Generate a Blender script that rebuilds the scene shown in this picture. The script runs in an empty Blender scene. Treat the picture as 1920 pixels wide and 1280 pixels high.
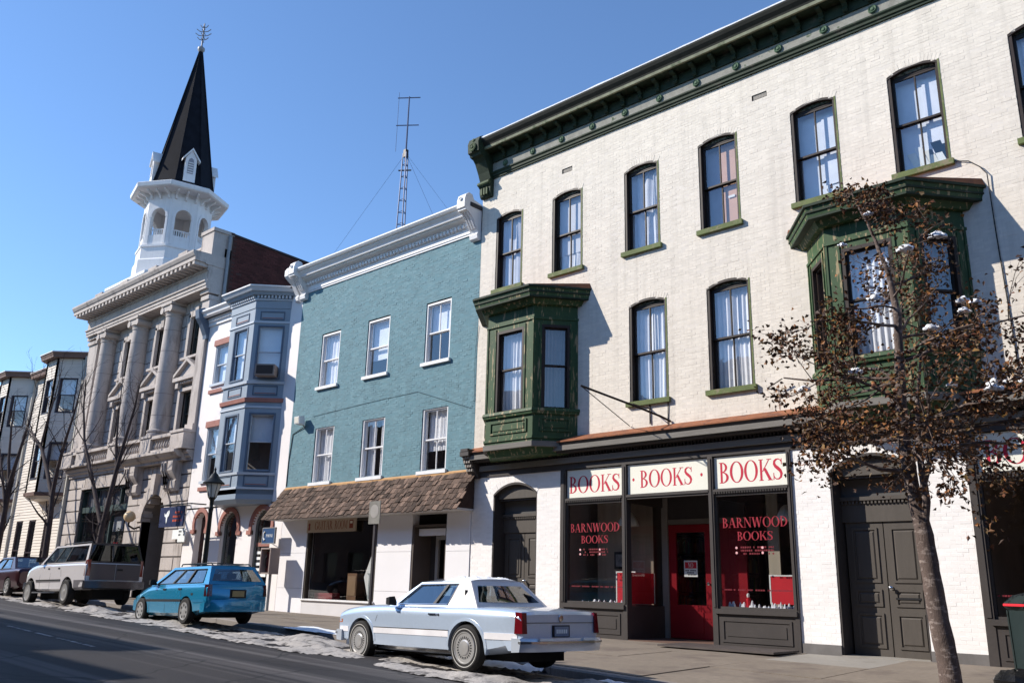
import bpy, math, random
from mathutils import Vector, Matrix, noise
random.seed(7)
S = bpy.context.scene
COL = S.collection
PI = math.pi

# ---------------------------------------------------------------- camera
YAW, PITCH, ROLL = math.radians(43.2656), math.radians(15.77), math.radians(1.4447)
CAM = Vector((0.0, -14.0, 0.875))
fw = Vector((-math.sin(YAW) * math.cos(PITCH), math.cos(YAW) * math.cos(PITCH), math.sin(PITCH)))
rt = Vector((math.cos(YAW), math.sin(YAW), 0))
up = rt.cross(fw)
r2 = rt * math.cos(ROLL) + up * math.sin(ROLL)
u2 = up * math.cos(ROLL) - rt * math.sin(ROLL)
cd = bpy.data.cameras.new('camera')
cam = bpy.data.objects.new('camera', cd)
COL.objects.link(cam)
cam.matrix_world = Matrix(((r2.x, u2.x, -fw.x, CAM.x), (r2.y, u2.y, -fw.y, CAM.y), (r2.z, u2.z, -fw.z, CAM.z), (0, 0, 0, 1)))
cd.sensor_width = 36.0
cd.lens = 36.0 * 1626.86 / 1920.0
cd.clip_start = 0.05
cd.clip_end = 3000
S.camera = cam

# ---------------------------------------------------------------- sky, sun, exposure
SUN_TO = Vector((1.26, 1.0, -1.04)).normalized()          # direction the light travels
w = bpy.data.worlds.new('World')
S.world = w
w.use_nodes = True
nt = w.node_tree
bg = nt.nodes['Background']
sky = nt.nodes.new('ShaderNodeTexSky')
sky.sky_type = 'NISHITA'
sky.sun_disc = False
sky.sun_elevation = math.asin(-SUN_TO.z)
sky.sun_rotation = math.atan2(-SUN_TO.x, -SUN_TO.y)
sky.altitude = 200
sky.air_density = 1.0
sky.dust_density = 0.0
sky.ozone_density = 6.0
bg.inputs['Strength'].default_value = 0.142
nt.links.new(sky.outputs['Color'], bg.inputs['Color'])
sd = bpy.data.lights.new('sun', 'SUN')
sd.energy = 4.2
sd.angle = math.radians(0.5)
sd.color = (1.0, 0.93, 0.83)
sun = bpy.data.objects.new('sun', sd)
COL.objects.link(sun)
sun.location = (-30, -40, 40)
sun.rotation_euler = SUN_TO.to_track_quat('-Z', 'Y').to_euler()
S.view_settings.view_transform = 'Standard'
S.view_settings.look = 'None'
S.view_settings.exposure = 0.62
S.view_settings.gamma = 1.0
S.render.engine = 'CYCLES'
S.cycles.max_bounces = 8
S.cycles.transparent_max_bounces = 16

# ---------------------------------------------------------------- materials
MATS = {}


def mat(name, col, rough=0.75, var=0.12, scale=2.0, bump=0.0, bscale=40.0, metal=0.0, spec=0.28, col2=None, thr=0.6,
        soft=0.06, scale2=4.0, stretch2=(1, 1, 1), vc=False, coat=0.0, fine=0.0, emit=0.0, stretch=(1, 1, 1), streak=0.0):
    if name in MATS:
        return MATS[name]
    m = bpy.data.materials.new(name)
    MATS[name] = m
    m.use_nodes = True
    t = m.node_tree
    N = t.nodes
    L = t.links
    b = N['Principled BSDF']
    b.inputs['Roughness'].default_value = rough
    b.inputs['Metallic'].default_value = metal
    b.inputs['Specular IOR Level'].default_value = spec
    if coat:
        b.inputs['Coat Weight'].default_value = coat
        b.inputs['Coat Roughness'].default_value = 0.04
    tc = N.new('ShaderNodeTexCoord')

    def nz(sc, st, detail=5.0):
        mp = N.new('ShaderNodeMapping')
        mp.inputs['Scale'].default_value = st
        L.new(tc.outputs['Object'], mp.inputs['Vector'])
        n = N.new('ShaderNodeTexNoise')
        n.inputs['Scale'].default_value = sc
        n.inputs['Detail'].default_value = detail
        n.inputs['Roughness'].default_value = 0.62
        L.new(mp.outputs['Vector'], n.inputs['Vector'])
        return n.outputs['Fac']

    def mix(fac, a, c, mode='MIX'):
        x = N.new('ShaderNodeMix')
        x.data_type = 'RGBA'
        x.blend_type = mode
        for s, v in ((x.inputs[0], fac), (x.inputs[6], a), (x.inputs[7], c)):
            if hasattr(v, 'node'):
                L.new(v, s)
            elif isinstance(v, (int, float)):
                s.default_value = v
            else:
                s.default_value = (*v[:3], 1)
        return x.outputs[2]

    def ramp(f, a, c):
        r = N.new('ShaderNodeMapRange')
        r.inputs['From Min'].default_value = a
        r.inputs['From Max'].default_value = c
        L.new(f, r.inputs['Value'])
        return r.outputs['Result']
    lo = [max(0, c * (1 - var)) for c in col]
    hi = [min(1, c * (1 + var)) for c in col]
    out = mix(ramp(nz(scale, stretch), 0.3, 0.7), lo, hi)
    if fine:
        out = mix(ramp(nz(scale * 14, stretch), 0.35, 0.75), out, [c * (1 - fine) for c in col])
    if streak:      # rain marks drawn down the wall
        out = mix(ramp(nz(2.2, (2.6, 2.6, 0.14), 6.0), 0.48, 0.78), out, [c * (1 - streak) for c in col])
    if vc:
        m['vc'] = 1
        a = N.new('ShaderNodeAttribute')
        a.attribute_name = 'tone'
        out = mix(1.0, out, a.outputs['Color'], 'MULTIPLY')
    if col2:
        f2 = ramp(nz(scale2, stretch2, 8.0), thr - soft, thr + soft)
        out = mix(f2, out, col2)
    L.new(out, b.inputs['Base Color'])
    if bump:
        bp = N.new('ShaderNodeBump')
        bp.inputs['Strength'].default_value = bump
        bp.inputs['Distance'].default_value = 0.01
        L.new(nz(bscale, stretch), bp.inputs['Height'])
        L.new(bp.outputs['Normal'], b.inputs['Normal'])
    if emit:
        b.inputs['Emission Strength'].default_value = emit
        b.inputs['Emission Color'].default_value = (*col, 1)
    return m


def glass(name, tint, refl=0.9, ior=1.55, rough=0.0, wobble=0.0):
    if name in MATS:
        return MATS[name]
    m = bpy.data.materials.new(name)
    MATS[name] = m
    m.use_nodes = True
    t = m.node_tree
    N = t.nodes
    L = t.links
    N.remove(N['Principled BSDF'])
    tr = N.new('ShaderNodeBsdfTransparent')
    tr.inputs['Color'].default_value = (*tint, 1)
    gl = N.new('ShaderNodeBsdfGlossy')
    gl.inputs['Color'].default_value = (refl, refl, refl, 1)
    gl.inputs['Roughness'].default_value = rough
    fr = N.new('ShaderNodeLayerWeight')          # facing term is the same from both sides of the pane
    f0 = ((ior - 1) / (ior + 1)) ** 2 * 1.6
    pw = N.new('ShaderNodeMath')
    pw.operation = 'POWER'
    pw.inputs[1].default_value = 4.0
    fr.inputs['Blend'].default_value = 0.5
    L.new(fr.outputs['Facing'], pw.inputs[0])
    ma = N.new('ShaderNodeMath')
    ma.operation = 'MULTIPLY_ADD'
    ma.inputs[1].default_value = 1 - f0
    ma.inputs[2].default_value = f0
    L.new(pw.outputs[0], ma.inputs[0])
    mx = N.new('ShaderNodeMixShader')
    L.new(ma.outputs[0], mx.inputs['Fac'])
    L.new(tr.outputs['BSDF'], mx.inputs[1])
    L.new(gl.outputs['BSDF'], mx.inputs[2])
    L.new(mx.outputs['Shader'], N['Material Output'].inputs['Surface'])
    if wobble:
        tc = N.new('ShaderNodeTexCoord')
        n = N.new('ShaderNodeTexNoise')
        n.inputs['Scale'].default_value = 2.2
        L.new(tc.outputs['Object'], n.inputs['Vector'])
        bp = N.new('ShaderNodeBump')
        bp.inputs['Strength'].default_value = wobble
        bp.inputs['Distance'].default_value = 0.05
        L.new(n.outputs['Fac'], bp.inputs['Height'])
        L.new(bp.outputs['Normal'], gl.inputs['Normal'])
        L.new(bp.outputs['Normal'], fr.inputs['Normal'])
    return m


# ---------------------------------------------------------------- mesh builder
class MB:
    def __init__(self):
        self.v = []
        self.f = []
        self.tone = None

    def add(self, pts, faces, tone=None):
        o = len(self.v)
        self.v += [tuple(p) for p in pts]
        self.f += [tuple(i + o for i in f) for f in faces]
        if tone is not None:
            if self.tone is None:
                self.tone = {}
            for k in range(len(self.f) - len(faces), len(self.f)):
                self.tone[k] = tone
        return self

    def poly(self, pts, tone=None):
        return self.add(pts, [tuple(range(len(pts)))], tone)

    def box(self, x0, x1, y0, y1, z0, z1, tone=None):
        p = [(x0, y0, z0), (x1, y0, z0), (x1, y1, z0), (x0, y1, z0), (x0, y0, z1), (x1, y0, z1), (x1, y1, z1), (x0, y1, z1)]
        return self.add(p, [(3, 2, 1, 0), (4, 5, 6, 7), (0, 1, 5, 4), (1, 2, 6, 5), (2, 3, 7, 6), (3, 0, 4, 7)], tone)

    def brick(self, x0, x1, y0, y1, z0, z1, tone=None, ch=0.004):
        # front face (at y0) with a worn chamfer, sides to y1, no back
        p = [(x0, y1, z0), (x1, y1, z0), (x1, y1, z1), (x0, y1, z1),
             (x0 + ch, y0, z0 + ch), (x1 - ch, y0, z0 + ch), (x1 - ch, y0, z1 - ch), (x0 + ch, y0, z1 - ch)]
        return self.add(p, [(4, 5, 6, 7), (0, 1, 5, 4), (1, 2, 6, 5), (2, 3, 7, 6), (3, 0, 4, 7)], tone)

    def prism(self, poly, axis, a, b):
        # poly in the two other axes (order x,y,z without axis), extruded along axis
        n = len(poly)

        def P(q, t):
            if axis == 'x':
                return (t, q[0], q[1])
            if axis == 'y':
                return (q[0], t, q[1])
            return (q[0], q[1], t)
        pts = [P(q, a) for q in poly] + [P(q, b) for q in poly]
        fs = [tuple(range(n)), tuple(range(2 * n - 1, n - 1, -1))]
        fs += [(i, (i + 1) % n, n + (i + 1) % n, n + i) for i in range(n)]
        return self.add(pts, fs)

    def loft(self, rings, closed=True, caps=True):
        n = len(rings[0])
        pts = [p for r in rings for p in r]
        fs = []
        for k in range(len(rings) - 1):
            for i in range(n if closed else n - 1):
                j = (i + 1) % n
                fs.append((k * n + i, k * n + j, (k + 1) * n + j, (k + 1) * n + i))
        if caps and closed:
            fs.append(tuple(range(n - 1, -1, -1)))
            fs.append(tuple(range((len(rings) - 1) * n, len(rings) * n)))
        return self.add(pts, fs)

    def lathe(self, prof, n, c=(0, 0, 0), axis='z', caps=True):
        rings = []
        for r, h in prof:
            ring = []
            for i in range(n):
                a = 2 * PI * i / n
                if axis == 'z':
                    ring.append((c[0] + r * math.cos(a), c[1] + r * math.sin(a), c[2] + h))
                elif axis == 'y':
                    ring.append((c[0] + r * math.cos(a), c[1] + h, c[2] - r * math.sin(a)))
                else:
                    ring.append((c[0] + h, c[1] + r * math.cos(a), c[2] + r * math.sin(a)))
            rings.append(ring)
        return self.loft(rings, True, caps)

    def tube(self, pts, rad, n=6, caps=True):
        pts = [Vector(p) for p in pts]
        if not hasattr(rad, '__len__'):
            rad = [rad] * len(pts)
        rings = []
        ref = None
        for i, p in enumerate(pts):
            d = (pts[min(i + 1, len(pts) - 1)] - pts[max(i - 1, 0)])
            if d.length < 1e-9:
                d = Vector((0, 0, 1))
            d.normalize()
            if ref is None:
                ref = Vector((0, 0, 1)) if abs(d.z) < 0.9 else Vector((1, 0, 0))
            a = ref - d * ref.dot(d)
            if a.length < 1e-6:
                a = d.orthogonal()
            a.normalize()
            ref = a
            b = d.cross(a)
            rings.append([p + (a * math.cos(2 * PI * k / n) + b * math.sin(2 * PI * k / n)) * rad[i] for k in range(n)])
        return self.loft(rings, True, caps)

    def mesh(self, name, m, smooth=None):
        me = bpy.data.meshes.new(name)
        me.from_pydata(self.v, [], self.f)
        if m:
            me.materials.append(m)
        if self.tone is None and m and m.get('vc'):
            self.tone = {}
        if self.tone is not None:
            at = me.attributes.new('tone', 'FLOAT_COLOR', 'FACE')
            for k in range(len(self.f)):
                t = self.tone.get(k, 1.0)
                if not hasattr(t, '__len__'):
                    t = (t, t, t)
                at.data[k].color = (*t, 1)
        if smooth:
            me.polygons.foreach_set('use_smooth', [True] * len(me.polygons))
            me.set_sharp_from_angle(angle=math.radians(smooth))
        me.update()
        return me

    def build(self, name, m, parent=None, smooth=None, fix=False):
        if fix:
            import bmesh
            me = self.mesh(name, m, smooth)
            bm = bmesh.new()
            bm.from_mesh(me)
            bmesh.ops.recalc_face_normals(bm, faces=bm.faces)
            bm.to_mesh(me)
            bm.free()
        else:
            me = self.mesh(name, m, smooth)
        return put(name, me, parent)


def put(name, me, parent=None, loc=None):
    o = bpy.data.objects.new(name, me)
    COL.objects.link(o)
    if loc:
        o.location = loc
    if parent:
        o.parent = parent
        if parent.type == 'EMPTY' and not parent.get('_local'):
            o.matrix_parent_inverse = Matrix.Translation(-parent.location)
    return o


def thing(name, label, cat, loc=(0, 0, 0), group=None, local=False, rot=None):
    o = bpy.data.objects.new(name, None)
    COL.objects.link(o)
    o.location = loc
    o.empty_display_size = 0.3
    if rot:
        o.rotation_euler = rot
    if local:
        o['_local'] = 1
    tag(o, label, cat, group)
    return o


def tag(o, label, cat, group=None):
    o['label'] = label
    o['category'] = cat
    if group:
        o['group'] = group
    return o


def kind(o, k):
    o['kind'] = k
    return o


def copy_tree(o, parent=None):
    c = o.copy()
    COL.objects.link(c)
    if parent:
        c.parent = parent
        c.matrix_parent_inverse = o.matrix_parent_inverse.copy()
    for ch in list(o.children):
        copy_tree(ch, c)
    return c


def prof_x(name, prof, x0, x1, m, parent, smooth=None):
    # closed (y,z) outline extruded along x
    return MB().prism(prof, 'x', x0, x1).build(name, m, parent, smooth, fix=True)
# ---------------------------------------------------------------- palette
CREAM = mat('cream_painted_brick', (0.755, 0.69, 0.60), 0.85, 0.06, 0.5, 0.25, 22, vc=True, fine=0.08, stretch=(1, 1, 2.2), col2=(0.50, 0.43, 0.37), thr=0.715, soft=0.05, scale2=5, stretch2=(1, 1, 2.0), streak=0.24)
CREAMJ = mat('cream_joint', (0.715, 0.655, 0.58), 0.9, 0.08, 1.2, fine=0.1)
WHITEB = mat('white_painted_brick', (0.84, 0.81, 0.79), 0.8, 0.04, 0.8, 0.1, 50, vc=True, col2=(0.46, 0.30, 0.23), thr=0.745, soft=0.02, scale2=7)
WHITEJ = mat('white_joint', (0.82, 0.79, 0.77), 0.9, 0.04)
TEAL = mat('teal_painted_brick', (0.150, 0.262, 0.300), 0.8, 0.09, 0.6, 0.15, 50, vc=True, fine=0.06, col2=(0.12, 0.215, 0.25), thr=0.62, soft=0.12, scale2=1.2, stretch2=(1.6, 1.6, .5), streak=0.22)
TEALJ = mat('teal_joint', (0.138, 0.245, 0.282), 0.9, 0.1)
WHITE = mat('white_trim_paint', (0.80, 0.79, 0.79), 0.55, 0.05, 3, fine=0.06, streak=0.14)
WALLW = mat('white_render_wall', (0.82, 0.79, 0.77), 0.75, 0.04, 0.7, 0.12, 70)
BLUEW = mat('pinkish_white_wall', (0.80, 0.755, 0.735), 0.75, 0.05, 0.7, 0.12, 70)
PANELW = mat('white_store_panel', (0.80, 0.785, 0.80), 0.4, 0.03, 0.9)
BLACKW = mat('dark_window_paint', (0.028, 0.018, 0.014), 0.5, 0.2, 5)
GREEN = mat('weathered_green_paint', (0.038, 0.080, 0.031), 0.6, 0.2, 1.5, 0.2, 50, fine=0.12, col2=(0.30, 0.235, 0.13), thr=0.585, soft=0.02, scale2=4, stretch2=(4, 4, .6), streak=.3)
GREENC = mat('cornice_green_paint', (0.018, 0.032, 0.018), 0.7, 0.25, 4, 0.3, 50, col2=(0.055, 0.056, 0.042), thr=0.62, soft=0.05, scale2=5)
FRIEZE = mat('cornice_grey_green', (0.26, 0.255, 0.225), 0.8, 0.22, 6, 0.5, 45, col2=(0.06, 0.09, 0.05), thr=0.63, soft=0.04, scale2=6)
GREENS = mat('green_sill', (0.115, 0.145, 0.05), 0.7, 0.25, 4, col2=(0.22, 0.19, 0.12), thr=0.6, scale2=7)
DARKG = mat('charcoal_shop_paint', (0.058, 0.050, 0.047), 0.5, 0.15, 3, fine=0.12)
GREYB = mat('weathered_grey_board', (0.20, 0.185, 0.165), 0.8, 0.2, 5, stretch=(.4, 1, 6), fine=0.3)
DOORG = mat('brown_grey_door_paint', (0.088, 0.076, 0.066), 0.55, 0.15, 2.5, stretch=(4, 4, .6), fine=0.15)
RUST = mat('rusty_red_tin', (0.30, 0.115, 0.055), 0.8, 0.25, 4, fine=0.2, col2=(0.16, 0.07, 0.045), thr=0.58, scale2=5)
REDP = mat('red_door_paint', (0.26, 0.010, 0.018), 0.35, 0.12, 3)
REDB = mat('red_board', (0.62, 0.02, 0.035), 0.55, 0.06, 3)
REDL = mat('red_lettering', (0.50, 0.018, 0.05), 0.55, 0.08, 5)
REDG = mat('red_glass_lettering', (0.30, 0.014, 0.03), 0.5, 0.08, 5)
SIGNC = mat('cream_sign_board', (0.80, 0.79, 0.70), 0.6, 0.03, 3, fine=0.04)
GLASS = glass('window_glass', (0.95, 0.96, 0.97), 0.95, 1.85, wobble=0.05)
GLASSD = glass('shop_glass', (0.82, 0.82, 0.82), 0.9, 1.6, wobble=0.01)
CGLASS = glass('car_glass', (0.34, 0.42, 0.48), 0.95, 2.0)
CGLASSD = glass('car_glass_dark', (0.03, 0.028, 0.035), 0.9, 1.5)
CURT = mat('white_curtain_cloth', (0.78, 0.78, 0.80), 0.9, 0.05, 8)
BLIND = mat('pale_blind', (0.76, 0.80, 0.86), 0.8, 0.05, 3)
PEACH = mat('peach_blind', (0.66, 0.42, 0.30), 0.8, 0.06, 3)
ROOM = mat('dim_room', (0.10, 0.09, 0.085), 0.9, 0.2, 2)
ROOMG = mat('shop_room_wall', (0.34, 0.28, 0.22), 0.9, 0.2, 1)
SHOPD = mat('shop_dark', (0.05, 0.045, 0.045), 0.9, 0.2, 1)
SNOW = mat('clean_snow', (0.86, 0.88, 0.92), 0.6, 0.04, 4, 0.5, 40)
SLUSH = mat('dirty_slush', (0.44, 0.41, 0.385), 0.75, 0.25, 3, 0.9, 30, fine=0.3, col2=(0.12, 0.11, 0.105), thr=0.57, soft=0.06, scale2=6)
STONE = mat('bank_limestone', (0.50, 0.445, 0.41), 0.85, 0.14, 1.2, 0.35, 35, vc=True, fine=0.14, col2=(0.22, 0.19, 0.175), thr=0.62, soft=0.09, scale2=1.8, stretch2=(1.6, 1.6, .4))
BRICKR = mat('dark_red_brick', (0.085, 0.028, 0.024), 0.9, 0.2, 1.5, 0.3, 50, vc=True)
BRICKJ = mat('red_brick_joint', (0.075, 0.04, 0.035), 0.9)
ROOFT = mat('dark_roofing', (0.05, 0.048, 0.05), 0.9, 0.2, 1)
SPIRE = mat('dark_slate_spire', (0.012, 0.013, 0.018), 0.7, 0.25, 2, 0.3, 30, spec=0.06)
COPPER = mat('pale_spire_edge', (0.13, 0.145, 0.13), 0.7, 0.2, 3)
BAYB = mat('slate_blue_paint', (0.27, 0.325, 0.385), 0.5, 0.06, 2, fine=0.05)
BAYD = mat('dark_slate_blue_paint', (0.10, 0.135, 0.19), 0.5, 0.08, 2)
BAYL = mat('light_blue_trim', (0.50, 0.545, 0.60), 0.5, 0.05, 2)
TERRA = mat('terracotta_paint', (0.34, 0.145, 0.115), 0.7, 0.15, 3)
SIDING = mat('cream_clapboard', (0.70, 0.63, 0.55), 0.7, 0.06, 1.0, vc=True)
SIDTR = mat('brown_eave_paint', (0.17, 0.105, 0.085), 0.65, 0.15, 3)
SHING = mat('weathered_cedar_shake', (0.105, 0.070, 0.053), 0.9, 0.3, 6, 0.6, 60, stretch=(6, 1, 1), fine=0.3, vc=True)
SHING2 = mat('pale_cedar_shake', (0.20, 0.145, 0.11), 0.9, 0.25, 6, 0.6, 60, stretch=(6, 1, 1), fine=0.3)
SHING3 = mat('dark_cedar_shake', (0.06, 0.037, 0.03), 0.9, 0.3, 6, 0.6, 60, stretch=(6, 1, 1), fine=0.3)
TANW = mat('tan_wood_strip', (0.48, 0.28, 0.13), 0.8, 0.15, 4)
ASPH = None
CONC = mat('sidewalk_concrete', (0.235, 0.195, 0.155), 0.9, 0.14, 0.9, 0.3, 60, fine=0.18, col2=(0.15, 0.12, 0.10), thr=0.60, soft=0.08, scale2=1.3)
CONCL = mat('pale_concrete', (0.31, 0.285, 0.25), 0.9, 0.10, 1.2, 0.2, 60, fine=0.12, col2=(0.2, 0.18, 0.15), thr=0.62, soft=0.08, scale2=1.3)
KERB = mat('kerb_stone', (0.26, 0.23, 0.21), 0.9, 0.2, 2, 0.3, 50, fine=0.2)
BASEG = mat('grey_plinth_paint', (0.15, 0.14, 0.135), 0.8, 0.2, 3, col2=(0.45, 0.38, 0.32), thr=0.66, soft=0.03, scale2=4)
BARK = mat('grey_brown_bark', (0.125, 0.092, 0.08), 0.9, 0.35, 9, 1.0, 60, stretch=(1, 1, .5), fine=.3, col2=(0.24, 0.195, 0.175), thr=0.58, soft=.04, scale2=11, stretch2=(1, 1, 2.2))
BARKD = mat('dark_bark', (0.06, 0.045, 0.045), 0.9, 0.3, 6, 0.6, 40)
LEAF = mat('rust_brown_leaf', (0.115, 0.058, 0.030), 0.6, 0.25, 3, vc=True, spec=0.3)
TYRE = mat('tyre_rubber', (0.018, 0.017, 0.017), 0.85, 0.2, 8)
CHROME = mat('chrome_trim', (0.62, 0.62, 0.63), 0.18, 0.03, 3, metal=1.0)
ALLOY = mat('silver_wheel_metal', (0.50, 0.49, 0.48), 0.35, 0.08, 6, metal=0.7)
BLACKP = mat('black_plastic', (0.014, 0.014, 0.016), 0.5, 0.2, 5)
UNDER = mat('dark_underbody', (0.01, 0.01, 0.01), 0.95)
INTER = mat('grey_upholstery', (0.06, 0.06, 0.065), 0.9, 0.2, 6)
TAIL = mat('red_lamp_lens', (0.15, 0.006, 0.012), 0.15, 0.1, 5, coat=1.0)
PLATE = mat('number_plate', (0.60, 0.62, 0.64), 0.5, 0.08, 8)
PAPER = mat('white_paper', (0.80, 0.82, 0.80), 0.7, 0.03)
IRON = mat('black_iron', (0.012, 0.014, 0.013), 0.45, 0.2, 4)
STEEL = mat('grey_steel', (0.26, 0.26, 0.27), 0.5, 0.1, 4, metal=0.6)
FROST = mat('frosted_lamp_glass', (0.75, 0.72, 0.62), 0.3, 0.05)
NAVY = mat('navy_sign_paint', (0.012, 0.02, 0.075), 0.45, 0.15, 2)
PHBLUE = mat('phone_sign_blue', (0.025, 0.07, 0.17), 0.4, 0.1, 2)
ORANGE = mat('orange_lettering', (0.48, 0.07, 0.03), 0.6, 0.1)
MASTM = mat('galvanised_mast', (0.08, 0.10, 0.17), 0.5, 0.15, 4, metal=0.3)
WIRE = mat('cable_black', (0.02, 0.02, 0.022), 0.7)
BIN = mat('dark_green_bin', (0.012, 0.022, 0.022), 0.5, 0.2, 3)
BAGM = mat('black_bin_bag', (0.010, 0.010, 0.011), 0.22, 0.2, 5, 0.9, 14)
# ---------------------------------------------------------------- ground
def ky(x):            # kerb line
    return -5.1 - 0.035 * x


def zb(x):            # foot of the facades
    if x > -10:
        return -0.03
    if x > -20:
        return -0.03 + (-10 - x) * 0.008
    return 0.05 + (-20 - x) * 0.013


def zr(x, y):         # road surface
    t = ky(x) - y
    d = max(0.0, 1 - t / 1.3)
    return -0.30 - 0.025 * x - 0.11 * d * d


def zk(x):            # top of the kerb
    return -0.30 - 0.025 * x


def zs(x, y):         # sidewalk surface
    k = ky(x)
    f = (y - k) / (0.0 - k)
    return zk(x) + (zb(x) - zk(x)) * f


def asphalt():
    m = bpy.data.materials.new('wet_asphalt')
    m.use_nodes = True
    t = m.node_tree
    N, L = t.nodes, t.links
    b = N['Principled BSDF']
    b.inputs['Specular IOR Level'].default_value = 0.3
    tc = N.new('ShaderNodeTexCoord')

    def nz(sc, st, rz=0.0, det=6):
        mp = N.new('ShaderNodeMapping')
        mp.inputs['Scale'].default_value = st
        mp.inputs['Rotation'].default_value = (0, 0, rz)
        L.new(tc.outputs['Object'], mp.inputs['Vector'])
        n = N.new('ShaderNodeTexNoise')
        n.inputs['Scale'].default_value = sc
        n.inputs['Detail'].default_value = det
        L.new(mp.outputs['Vector'], n.inputs['Vector'])
        return n.outputs['Fac']

    def rng(f, a, c, lo=0.0, hi=1.0):
        r = N.new('ShaderNodeMapRange')
        for k, v in (('From Min', a), ('From Max', c), ('To Min', lo), ('To Max', hi)):
            r.inputs[k].default_value = v
        L.new(f, r.inputs['Value'])
        return r.outputs['Result']

    def mix(f, a, c):
        x = N.new('ShaderNodeMix')
        x.data_type = 'RGBA'
        for s, v in ((x.inputs[0], f), (x.inputs[6], a), (x.inputs[7], c)):
            if hasattr(v, 'node'):
                L.new(v, s)
            else:
                s.default_value = (*v, 1)
        return x.outputs[2]
    a = math.atan(0.035)
    fine = nz(60, (1, 1, 1))
    c1 = mix(rng(fine, .3, .75), (0.013, 0.011, 0.013), (0.027, 0.024, 0.026))
    streak = nz(1.0, (0.03, 2.6, 1), a, 5)         # salt lines drawn out along the street
    c2 = mix(rng(streak, .54, .70, 0, 0.9), c1, (0.12, 0.11, 0.11))
    patch = nz(0.35, (0.35, 1, 1), a, 5)
    c3 = mix(rng(patch, .5, .7, 0, 0.5), c2, (0.065, 0.06, 0.061))
    vo = N.new('ShaderNodeTexVoronoi')
    vo.feature = 'DISTANCE_TO_EDGE'
    vo.inputs['Scale'].default_value = 0.55
    wp = N.new('ShaderNodeMixRGB')
    wp.blend_type = 'ADD'
    wp.inputs['Fac'].default_value = 0.35
    L.new(tc.outputs['Object'], wp.inputs['Color1'])
    nn = N.new('ShaderNodeTexNoise')
    nn.inputs['Scale'].default_value = 1.6
    L.new(tc.outputs['Object'], nn.inputs['Vector'])
    L.new(nn.outputs['Color'], wp.inputs['Color2'])
    L.new(wp.outputs['Color'], vo.inputs['Vector'])
    c3 = mix(rng(vo.outputs['Distance'], 0.004, 0.014, 0.75, 0.0), c3, (0.006, 0.006, 0.007))
    L.new(c3, b.inputs['Base Color'])
    L.new(rng(patch, .35, .65, 0.62, 0.9), b.inputs['Roughness'])
    bp = N.new('ShaderNodeBump')
    bp.inputs['Strength'].default_value = 0.5
    bp.inputs['Distance'].default_value = 0.01
    L.new(fine, bp.inputs['Height'])
    L.new(bp.outputs['Normal'], b.inputs['Normal'])
    return m


ASPH = asphalt()
m_ = MB()
xs = [-90, -80, -70, -60] + [-50 + 1.0 * i for i in range(66)] + [20, 26, 34]
ts = [0.0, 0.2, 0.4, 0.6, 0.8, 1.05, 1.3, 2.2, 4, 7, 11, 15]
n_ = len(ts)
m_.v = [(x, ky(x) - t, zr(x, ky(x) - t)) for x in xs for t in ts]
m_.f = [(i * n_ + j, (i + 1) * n_ + j, (i + 1) * n_ + j + 1, i * n_ + j + 1)[::-1] for i in range(len(xs) - 1) for j in range(n_ - 1)]
kind(m_.build('road', ASPH, None, 30), 'structure')
# earth out to the horizon, well under everything
g_ = MB()
g_.poly([(-2500, -2500, -2.2), (2500, -2500, -2.2), (2500, 2500, -2.2), (-2500, 2500, -2.2)])
kind(g_.build('ground', mat('bare_winter_ground', (0.16, 0.14, 0.12), 0.95, 0.2, 0.02)), 'structure')
g_ = MB()     # the lots the houses stand on
for i in range(len(xs) - 1):
    a_, b_ = xs[i], xs[i + 1]
    g_.poly([(a_, ky(a_) + .1, min(zk(a_), zb(a_)) - .12), (b_, ky(b_) + .1, min(zk(b_), zb(b_)) - .12), (b_, 60, zb(b_) - .12), (a_, 60, zb(a_) - .12)])
kind(g_.build('lot', mat('gravel_lot', (0.2, 0.18, 0.16), 0.95, 0.2, 0.5)), 'structure')

# worn lane line
ll = MB()
for x0, x1 in ((-15.6, -12.0),):
    k = 16
    for i in range(k):
        if i in (5, 9):
            continue
        a_, b_ = x0 + (x1 - x0) * i / k, x0 + (x1 - x0) * (i + 1) / k
        ya, yb = ky(a_) - 4.3, ky(b_) - 4.3
        ll.poly([(a_, ya - .03, zr(a_, ya) + .004), (b_, yb - .03, zr(b_, yb) + .004), (b_, yb + .03, zr(b_, yb) + .004), (a_, ya + .03, zr(a_, ya) + .004)])
kind(ll.build('lane_line', mat('worn_white_line', (0.33, 0.32, 0.31), 0.8, 0.3, 6, col2=(0.06, 0.055, 0.055), thr=0.5, soft=0.06, scale2=9)), 'structure')

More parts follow.
